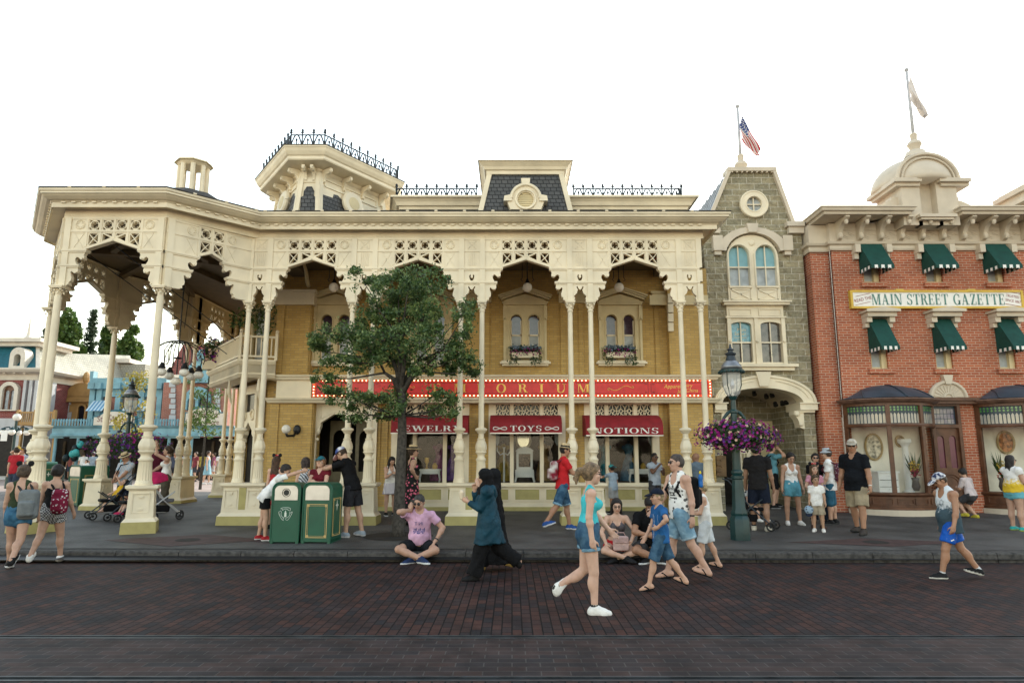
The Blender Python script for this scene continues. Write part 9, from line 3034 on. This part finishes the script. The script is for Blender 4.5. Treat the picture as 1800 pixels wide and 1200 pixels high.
adm = sitter('man in a black T-shirt sitting on the kerb looking down at his phone', 1141, 874, H=1.74, skin=TAN, bw=1.1, lean=14, h=.0105, belly=.2, L={'to':(.06,.22,-.11),'pole':(-1,.25,.22),'foot':(.8,.6,-.1)}, Rr={'to':(-.05,.26,-.105),'pole':(1,.25,.22),'foot':(-.8,.6,-.1)}, Ra={'to':(.05,.22,.10),'pole':(1,-.3,-.4)}, La={'to':(-.04,.21,.11),'pole':(-1,-.3,-.4)}, head=(0,36), curl=.8, wear=[tee(BLK,.6,.012),shorts(fab((.05,.05,.055)),.75,rise=.07),shoes(SHB,fab((.6,.6,.6))),hair(DKB,'short'),beard((.02,.015,.012))])
phone(adm, 'R', 'phone held low by the seated man in a black T-shirt')
lf = []
for a,L in((90,.055), (140,.046), (40,.046)):
 d_,s_ = (math.cos(R(a)), math.sin(R(a))),(-math.sin(R(a)), math.cos(R(a)))
 lf.append([(0,.035),(d_[0]*L*.5+s_[0]*.018,.035+d_[1]*L*.5+s_[1]*.018),(d_[0]*L,.035+d_[1]*L),(d_[0]*L*.5-s_[0]*.018,.035+d_[1]*L*.5-s_[1]*.018)])
for k in range(3):lf.append([(-.042,.028-.012*k),(.042,.028-.012*k),(.042,.022-.012*k),(-.042,.022-.012*k)])
chest_print(adm, 'tshirt', M['white'], lf+text_polys('adidas',.045,0,-.03))
navyp = fab((.05,.07,.20))
chest_print(pink, 'tshirt', navyp, text_polys('IN T',.075,0,.04)+[q for k in range(9)for q in stroke((-.09+.022*k,-.03-.02*(k%3)),(-.085+.022*k,-.10-.015*(k%2)),.012)]+stroke((-.10,-.06),(.10,-.05),.010)+stroke((-.08,-.11),(.09,-.115),.014))
chest_print(dad, 'tank_top', BLK, text_polys('SuperDry',.075,0,.02,.85,.15)+[q for k in range(3)for q in stroke((-.06,-.04-.035*k),(.06,-.04-.035*k),.014)])
chest_print(boy1, 'tshirt', fab((.55,.60,.66)), [q for k in range(7)for q in stroke((-.09,.05-.016*k),(.10-.006*k,.05-.016*k),.004)]+stroke((-.02,-.06),(-.02,-.24),.010))
chest_print(capboy, 'shorts', M['white'], [[(-.03,.012),(-.012,-.006),(.045,.018),(-.010,-.020),(-.034,-.004)]], c=capboy.hip['L']+v3(-.02,.0,-.20), n=nrm(v3(-.8,.55,0)), name='shorts_mark')
# around the bins
wb = person('boy in a white T-shirt leaning over the recycling bin from the left', 462, 826, fy=949, yaw=-72, skin=LIGHT, hs=1.08, H=1.46, lean=34, bw=.96, L=(-4,6,3,0), Rr=(6,6,3,0), Ra={'to':(.08,.44,.32),'pole':(.6,-.2,.3)}, La={'to':(-.06,.48,.33),'pole':(-1,0,.3)}, head=(-8,-6), curl=.8, wear=[tee(WHT,.65,-.07,loose=.02),shorts(BLK,.55),shoes(fab((.36,.015,.02),.6),fab((.7,.7,.7))),hair((.022,.016,.013),'short',.008)])
flagcap = person('man in a black T-shirt and striped flag cap leaning on the bins from the right', 617, 798, fy=943, yaw=68, skin=(.46,.28,.19), lean=20, bw=1.0, H=1.74, L=(4,4,4,0), Rr=(-8,6,4,-4), La={'to':(-.10,.36,.20),'pole':(-1,-.3,-.3)}, Ra={'to':(.0,.40,.22),'pole':(1,-.3,-.4)}, head=(0,24), curl=.8, wear=[tee(BLK,.6,-.05),shorts(fab((.02,.02,.024)),.78,loose=.02),shoes(fab((.30,.35,.40),.6),fab((.65,.65,.66))),hair(BRN,'crop'),cap(fab((.72,.71,.70),pat='camo',col2=(.05,.08,.25),sc=4),fab((.6,.58,.56),pat='stripe',col2=(.5,.03,.04),sc=12))])
person('woman in a teal cap and dark red top behind the bins', 562, 800, Y=13.35, yaw=170, skin=FAIR, fem=True, bw=1.06, h=.0115, Ra={'to':(.04,.20,.14)}, La={'to':(-.04,.20,.15)}, head=(0,-8), curl=.8, wear=[tee(fab((.15,.012,.022)),.3,vneck=.08),shorts(NAVY,.8),shoes(SHB),hair((.25,.12,.06),'bob'),cap(fab((.02,.12,.15)))])
person('woman seen from behind in a black and white striped top behind the recycling bin', 535, 802, Y=13.9, yaw=-10, skin=FAIR, fem=True, bw=1.0, wear=[tank(fab((.03,.03,.04),pat='zebra',col2=(.62,.64,.66),sc=9),back=.01),trousers(NAVY,.02),shoes(SHB),hair((.05,.035,.03),'bob',.008)])
person('girl with long brown hair, red top and round-eared headband seen from behind', 483, 800, Y=14.6, yaw=-15, skin=FAIR, fem=True, bw=.95, wear=[tank(fab((.36,.015,.02)),back=.04),skirt(fab((.30,.012,.018)),-.2),shoes(SHB),hair((.075,.035,.018),'longback',.008),ear_band(True)])
# beside the tree and the shop windows
person('woman with long black hair in a striped white playsuit reading her phone by the wall', 685, 801, fy=906, yaw=-150, skin=LIGHT, fem=True, bw=1.0, h=.014, Ra={'to':(.03,.15,.19)}, La={'to':(-.03,.15,.18)}, head=(0,26), curl=.7, wear=[tank(fab((.70,.68,.64)),hem=.0),skirt(fab((.70,.68,.64),pat='stripe',col2=(.36,.30,.38),sc=11),-.16,.045),shoes(SHB,fab((.6,.6,.6))),hair(DKB,'long',.008)])
person('woman in a straw hat and long flowered dark dress standing behind the tree', 722, 797, fy=923, yaw=-70, skin=(.46,.27,.19), fem=True, bw=1.04, H=1.68, h=.0125, Ra={'to':(.14,.02,.09),'pole':(1,-.6,-.1)}, La=(0,8,10), head=(-10,0), wear=[tank(fab((.012,.012,.012),pat='dots',col2=(.55,.12,.18),sc=15),hem=.0,drop=.03),skirt(fab((.012,.012,.012),pat='dots',col2=(.55,.12,.18),sc=15),-.46,.05),shoes(SHB),hair(BRN,'short'),straw_hat(STRAW,BAND),sunglasses()])
redm = person('man in a red T-shirt, straw hat and denim shorts walking right with a backpack', 990, 785, fy=932, yaw=-82, skin=TAN, bw=1.0, lean=3, H=1.72, Rr=(-20,16,2,-18), L=(14,6,2,5), Ra={'to':(.05,.23,.12)}, La={'to':(-.04,.24,.13)}, head=(0,4), curl=.7, wear=[tee(fab((.50,.018,.024)),.62,-.05),shorts(DENIM,.95,cuff=LDENIM),shoes(fab((.02,.07,.24),.6),fab((.6,.6,.62))),hair(DKB,'crop'),straw_hat(STRAW,BAND,.075),sunglasses()])
chest_print(redm, 'tshirt', fab((.5,.45,.45)), [q for k in range(8)for q in stroke((-.08+.02*k,.08-.01*(k%3)),(-.07+.02*k,-.10+.02*(k%2)),.008)])
backpack(redm, 'dark red and white backpack on the man in a red T-shirt', fab((.20,.015,.03),pat='camo',col2=(.55,.52,.5),sc=5), fab((.2,.02,.03)), size=.95)
person('boy in a pale blue T-shirt and cap reaching to the shop window', 1079, 822, fy=902, yaw=40, skin=TAN, hs=1.18, h=.014, H=1.20, lean=4, La={'to':(-.12,.30,.20),'pole':(-1,0,-1)}, Ra=(0,8,10), wear=[tee(fab((.32,.40,.48)),.6,-.06),shorts(fab((.38,.38,.38)),.85),shoes(SHB,fab((.6,.6,.6))),hair(DKB,'crop'),cap(fab((.03,.05,.06),pat='camo',col2=(.05,.3,.3),sc=14),back=True)])
person('man in sunglasses and pale grey T-shirt eating beside the shop window', 1153, 794, fy=905, yaw=-150, skin=DARK, h=.014, bw=1.04, Ra={'to':(.06,.17,.26)}, La={'to':(-.05,.17,.20)}, head=(0,4), curl=.8, wear=[tee(fab((.36,.40,.45)),.6,-.05),trousers(fab((.05,.05,.055)),.012),shoes(SHB),hair(DKB,'crop'),sunglasses()])
person('bald man in a blue grey T-shirt seen from behind between the right columns', 1226, 794, Y=16.9, yaw=20, skin=(.30,.16,.10), bw=1.05, h=.0145, head=(35,0), wear=[tee(fab((.12,.16,.20)),.6,-.05),shorts(NAVY,.8),shoes(SHB)])
# by the lamp and the stone passage
person('man in a dark grey T-shirt seen from behind beside the street lamp', 1338, 786, fy=932, yaw=-28, skin=(.30,.17,.11), bw=1.12, belly=.1, H=1.74, h=.0125, L=(3,2,5,0), Rr=(-3,2,5,0), La=(4,10,14), Ra=(2,10,12), head=(-35,4), wear=[tee(fab((.013,.012,.013)),.62,-.06),shorts(fab((.007,.011,.024)),.85,loose=.02),shoes(fab((.55,.50,.40),.6),fab((.62,.58,.5)),sock=SHB),hair(DKB,'short',.008),beard((.02,.015,.012))])
tealm = person('man in a teal T-shirt drinking, leaning by the stone passage', 1362, 789, fy=893, yaw=-82, skin=LIGHT, h=.014, H=1.72, L=(24,34,3,0), Rr=(-4,6,3,0), Ra={'to':(.02,.12,.39),'pole':(.5,.4,-.6)}, La=(8,8,30), head=(0,-6), curl=.8, wear=[tee(fab((.10,.25,.30)),.6,-.05),shorts(BLK,.9,loose=.02),shoes(SHB,fab((.4,.4,.4))),hair(DKB,'short')])
backpack(tealm, 'dark blue backpack on the drinking man in a teal T-shirt', fab((.03,.05,.07)), BLK, size=.95)
person('woman in a white sleeveless blouse and light blue shorts looking down', 1396, 793, fy=922, yaw=180, skin=(.42,.24,.16), fem=True, bw=1.02, h=.0125, L=(0,0,6,0), Rr=(0,0,6,0,20), La=(2,10,8), Ra=(2,10,8), head=(4,26), curl=.45, wear=[tank(WHT,drop=.05,hem=.03,arm=.04,inf=.009,loose=.006),shorts(fab((.10,.30,.38)),.50,rise=.085,loose=.028,over=True),shoes(SHW,fab((.75,.74,.72))),hair(DKB,'bun',.008)])
person('woman in dark sunglasses standing behind the girl with a red bow', 1437, 795, Y=15.6, yaw=165, skin=LIGHT, fem=True, h=.0145, wear=[tee(BLK,.6,vneck=.06),trousers(NAVY,.015),shoes(SHB),hair(DKB,'bun'),sunglasses()])
person('smiling girl in pink with a red bow headband behind the little boy', 1433, 812, Y=14.6, yaw=176, skin=FAIR, fem=True, hs=1.15, h=.0125, bw=.95, H=1.30, head=(0,0), Ra={'to':(.12,.16,.10)}, wear=[tee(fab((.55,.25,.32)),.5,-.03),shorts(fab((.30,.32,.34)),.6),shoes(fab((.10,.06,.05))),hair((.10,.06,.03),'long',.007),ear_band(True)])
lb = person('little boy in a white T-shirt and beige shorts holding a blue cap', 1440, 837, fy=934, yaw=152, skin=(.42,.25,.16), hs=1.28, h=.011, H=1.10, L=(0,0,4,0), Rr=(0,0,4,0), La=(4,10,12), Ra=(4,8,12), head=(30,0), curl=.7, wear=[tee(WHT,.62,-.07),shorts(fab((.36,.30,.22)),.9),shoes(SHW),hair((.09,.055,.03),'short',.009)])
c_ = lb.wr['R']+lb.hd['R']*.10+v3(0, .04, -.03)
held(lb, 'baseball_hat', 'pale blue patterned cap dangling from the little boy hand', 'cap', [ell(c_,v3(.085,.05,.085))], fab((.28,.38,.48),pat='dots',col2=(.03,.04,.08),sc=22), h=.009, extra=[('cap_brim',[ell(c_+v3(0,.0,-.09),v3(.07,.012,.05))],fab((.02,.03,.06)))])
teen = person('teenager in a bucket hat and white T-shirt with a backpack, facing left', 1464, 797, fy=921, yaw=62, skin=LIGHT, h=.0125, hs=1.03, bw=1.02, H=1.62, L=(3,2,4,0), Rr=(-3,2,4,0), La=(6,8,16), Ra=(8,8,40), head=(0,4), wear=[tee(WHT,.7,-.08,loose=.02),shorts(fab((.03,.11,.17)),1.05,loose=.022),shoes(SHB,fab((.10,.10,.10)),sock=SHB),hair(BRN,'short'),bucket_hat(fab((.40,.43,.46))),watch('L',fab((.04,.12,.3)))])
backpack(teen, 'maroon patterned backpack on the teenager in a bucket hat', fab((.09,.02,.035),pat='dots',col2=(.35,.28,.3),sc=22), fab((.10,.02,.03)), size=1.0)
person('big man in a black T-shirt, khaki cargo shorts and peaked cap striding left', 1512, 769, fy=938, yaw=128, skin=TAN, bw=1.16, belly=.35, lean=1, h=.0115, L=(12,8,4,0), Rr=(-10,6,4,-6), La=(4,12,12), Ra=(-2,12,14), head=(22,0), curl=.6, wear=[tee(fab((.0045,.006,.009)),.66,-.07,loose=.02,vneck=.03),shorts(KHAKI,.92,loose=.03),shoes(fab((.05,.04,.035),.8),fab((.03,.03,.03)),sock=SHB),hair((.06,.05,.045),'crop'),cap(fab((.32,.28,.22),pat='camo',col2=(.55,.5,.42),sc=9)),sunglasses(),watch('L',M['steel'])])
person('woman in a white and yellow top and light blue shorts at the right edge', 1790, 798, fy=932, yaw=-80, skin=(.48,.29,.21), fem=True, bw=1.24, belly=.2, h=.0115, Ra={'to':(.06,.17,.10)}, La={'to':(-.04,.18,.09)}, head=(0,2), wear=[tee(fab((.62,.42,.03),pat='fade',col2=(.72,.71,.70),sc=1.10),.35,-.02),shorts(fab((.13,.38,.45)),.38),shoes(fab((.03,.35,.33),.6),fab((.4,.5,.1))),hair((.02,.016,.014),'longback'),sunglasses()])
person('girl with dark buns crouching by the shop door, seen from behind', 1706, 843, Y=16.5, yaw=20, skin=LIGHT, fem=True, h=.014, H=1.34, hs=1.08, bw=.95, lean=14, L=(58,96,6,0), Rr=(44,88,6,0), La={'to':(-.05,.22,.12)}, Ra={'to':(.08,.2,.1)}, head=(0,10), wear=[tee(fab((.55,.47,.46)),.9,-.02),shorts(fab((.05,.05,.055)),.7),shoes(fab((.5,.42,.05))),hair((.018,.014,.012),'topbun',.01)])
b = pushchair(1322, 930, -120, 'black pushchair with a toddler beside the street lamp', BLK, None)
person('toddler in a black and white top sitting in the pushchair by the lamp', 1320, 850, Y=b.y, zg_=zg(b.y), yaw=-150, skin=FAIR, hs=1.4, H=.92, pz=.56, h=.013, lean=-14, L=(72,62,8,0), Rr=(70,60,8,0), wear=[tee(fab((.5,.5,.5),pat='dots',col2=(.02,.02,.03),sc=14),.5,.03),shorts(fab((.4,.33,.22)),.6),shoes(SHW),hair((.34,.24,.12),'crop')])
# under the pavilion
oldm = person('man in a straw hat and checked shirt with a cross-body bag beside a pushchair', 214, 794, fy=903, yaw=165, skin=TAN, bw=1.1, belly=.25, h=.0135, La={'to':(-.02,.22,-.02)}, Ra={'to':(.06,.2,-.02)}, head=(-8,26), curl=.6, wear=[tee(fab((.28,.40,.50),pat='check',col2=(.50,.42,.40),sc=26),.75,-.06,loose=.02),shorts(NAVY,.9),shoes(SHB),hair((.1,.09,.08),'crop'),straw_hat(STRAW,BAND,.10)])
sb = oldm.P+v3(.085, .06, .05)*oldm.H
held(oldm, 'shoulder_bag', 'small black bag on a strap across the checked shirt', 'bag', [rbx(sb+v3(.03,.04,0),v3(.09,.04,.07),.02)], BLK, h=.012, extra=[('strap',[cone(sb+v3(.02,.08,.06),oldm.S+oldm.tf*.11*oldm.H,.014,.014),cone(oldm.S+oldm.tf*.11*oldm.H,oldm.sh['L']+oldm.tu*.05,.014,.014)],BLK)])
person('bearded man in a maroon T-shirt sitting behind the pavilion column', 268, 792, Y=19.0, yaw=-150, skin=LIGHT, bw=1.1, h=.015, H=1.74, Ra={'to':(.1,.25,.1)}, wear=[tee(fab((.10,.014,.03)),.6),shorts(NAVY,.9),shoes(SHB),hair(DKB,'short'),beard((.03,.02,.015))])
person('woman in a white tank top raising one hand behind a pushchair', 290, 796, Y=17.9, yaw=110, skin=(.46,.27,.19), fem=True, h=.0135, bw=1.02, H=1.66, La={'to':(-.03,.17,.47),'pole':(-.6,.4,-1),'hand':(0,.15,1)}, Ra={'to':(.04,.24,.05)}, head=(0,-4), curl=.1, wear=[tank(WHT,hem=-.02,drop=.04),trousers(fab((.10,.085,.06)),.012),shoes(SHW),hair(BRN,'bun',.008)])
b = pushchair(195, 911, 130, 'black pushchair holding a child in yellow in front of the checked shirt', BLK, None)
person('small child in a yellow top lying in the black pushchair', 205, 850, Y=b.y, zg_=zg(b.y), lift=0, yaw=130, skin=FAIR, hs=1.4, H=.92, pz=.56, h=.013, bw=1.0, lean=-28, L=(62,40,8,0), Rr=(58,36,8,0), La={'to':(-.1,.02,.45)}, Ra={'to':(.2,.1,.05)}, wear=[tee(fab((.62,.36,.02)),.5),shorts(fab((.05,.05,.05)),.5),hair((.20,.12,.06),'crop')])
b = pushchair(232, 915, 140, 'second black pushchair half behind the pavilion column', BLK, None)
person('small child with pink shoes in the second pushchair behind the column', 238, 850, Y=b.y, zg_=zg(b.y), yaw=140, skin=FAIR, hs=1.4, H=.92, pz=.56, h=.013, lean=-28, L=(60,34,8,0), Rr=(56,30,8,0), wear=[tee(fab((.5,.3,.3)),.5),shorts(fab((.4,.1,.1)),.5),shoes(fab((.50,.03,.10))),hair(BRN,'crop')])
b = pushchair(280, 912, -65, 'pink hooded grey pushchair right of the pavilion column', fab((.10,.10,.11)), fab((.48,.02,.10)))
# far people on the plaza
far = [(33,788,24,165,LIGHT,(.40,.45,.52),(.3,.3,.3),'man in a pale T-shirt shading his eyes, far left',{'Ra':{'to':(.06,.10,.42),'pole':(1,.3,0)}}), (22,800,23.3,0,LIGHT,(.40,.02,.03),(.04,.05,.08),'person in a red shirt and yellow cap at the far left',{'cap':(.65,.42,.03)}), (52,797,24.5,-90,LIGHT,(.30,.36,.44),(.3,.27,.2),'person in a pale blue top half behind the leftmost column',{}), (141,787,42,20,LIGHT,(.70,.69,.67),(.25,.3,.38),'person in a white T-shirt carrying dark balloons of the far group',{}), (147,797,41,170,LIGHT,(.74,.73,.71),(.35,.4,.45),'child in a white top in the far group by the blue shop',{'H':1.25}), (158,784,41.5,0,LIGHT,(.28,.33,.38),(.10,.14,.2),'person in a sun hat with a grey backpack by the blue shop',{'hat':1}), (174,786,40.5,175,LIGHT,(.76,.75,.74),(.02,.08,.32),'man in a white T-shirt and bright blue shorts far behind',{}), (128,789,43,90,LIGHT,(.62,.60,.58),(.4,.4,.4),'person in pale clothes at the left of the far group',{}), (362,791,36,-80,FAIR,(.24,.42,.50),(.24,.42,.50),'woman in a light blue dress walking on the far plaza',{'dress':1}), (384,793,37,60,LIGHT,(.74,.72,.70),(.45,.38,.28),'person in a white T-shirt and beige shorts right of the blue dress',{}), (340,797,40,150,LIGHT,(.20,.04,.05),(.05,.05,.06),'person in a dark red top in the shade of the blue canopy',{}), (120,792,44,200,TAN,(.25,.08,.07),(.05,.06,.1),'person in a brick red top beside the canopy post far behind',{}), (185,793,44,-60,LIGHT,(.10,.14,.20),(.3,.27,.2),'person in a navy top and beige shorts far behind the pavilion',{}), (320,795,41,90,LIGHT,(.45,.44,.42),(.08,.09,.12),'person in a grey top under the blue canopy',{}), (352,798,42,10,DARK,(.35,.27,.06),(.04,.04,.05),'person in a mustard top in the far shade',{}), (372,790,43,120,LIGHT,(.30,.10,.16),(.5,.5,.5),'person in a dull pink top far behind the columns',{}), (303,796,39,200,TAN,(.05,.06,.09),(.03,.03,.04),'person in dark clothes in the shade of the blue canopy',{})]
for(px, top, Y, yaw, sk, c1, c2, lab, ex)in far:
 wr = []
 if ex.get('dress'):wr = [tank(fab(c1)), skirt(fab(c1),-.24,.05)]
 else:wr = [tee(fab(c1),.6,-.05), shorts(fab(c2),.85)]
 wr += [shoes(SHW if sum(c1)>1 else SHB), hair(BRN,'short')]
 if 'cap' in ex:wr.append(cap(fab(ex['cap'])))
 if 'hat' in ex:wr.append(bucket_hat(fab((.6,.57,.5))))
 kw = {k:v for k, v in ex.items()if k in('Ra','La')}
 person(lab, px, top, Y=Y, yaw=yaw, skin=sk, H=ex.get('H',1.70), zg_=.35, h=.026, wear=wr, L=(10,8,3,0), Rr=(-8,6,3,0), group='people on the far plaza', **kw)
for(px, py, Y, col, lab)in((130,797,42,(.01,.02,.022),'dark balloon cluster left of the far group'), (151,788,42,(.012,.014,.016),'dark balloon cluster above the far group')):
 c = P(px, py, Y);t = empty('balloons', c, lab, 'balloons', 'balloon clusters by the blue shop');rr = np.random.default_rng(px)
 for k in range(5):
  b_ = MB();o = Vector(rr.normal(size=3)*.22);b_.ball(c+o, .2, 10, 8, (1,1,1.15));b_.build('balloon', fab(col,.3)if k%3 else fab((.05,.30,.30),.3), t, smooth=True)
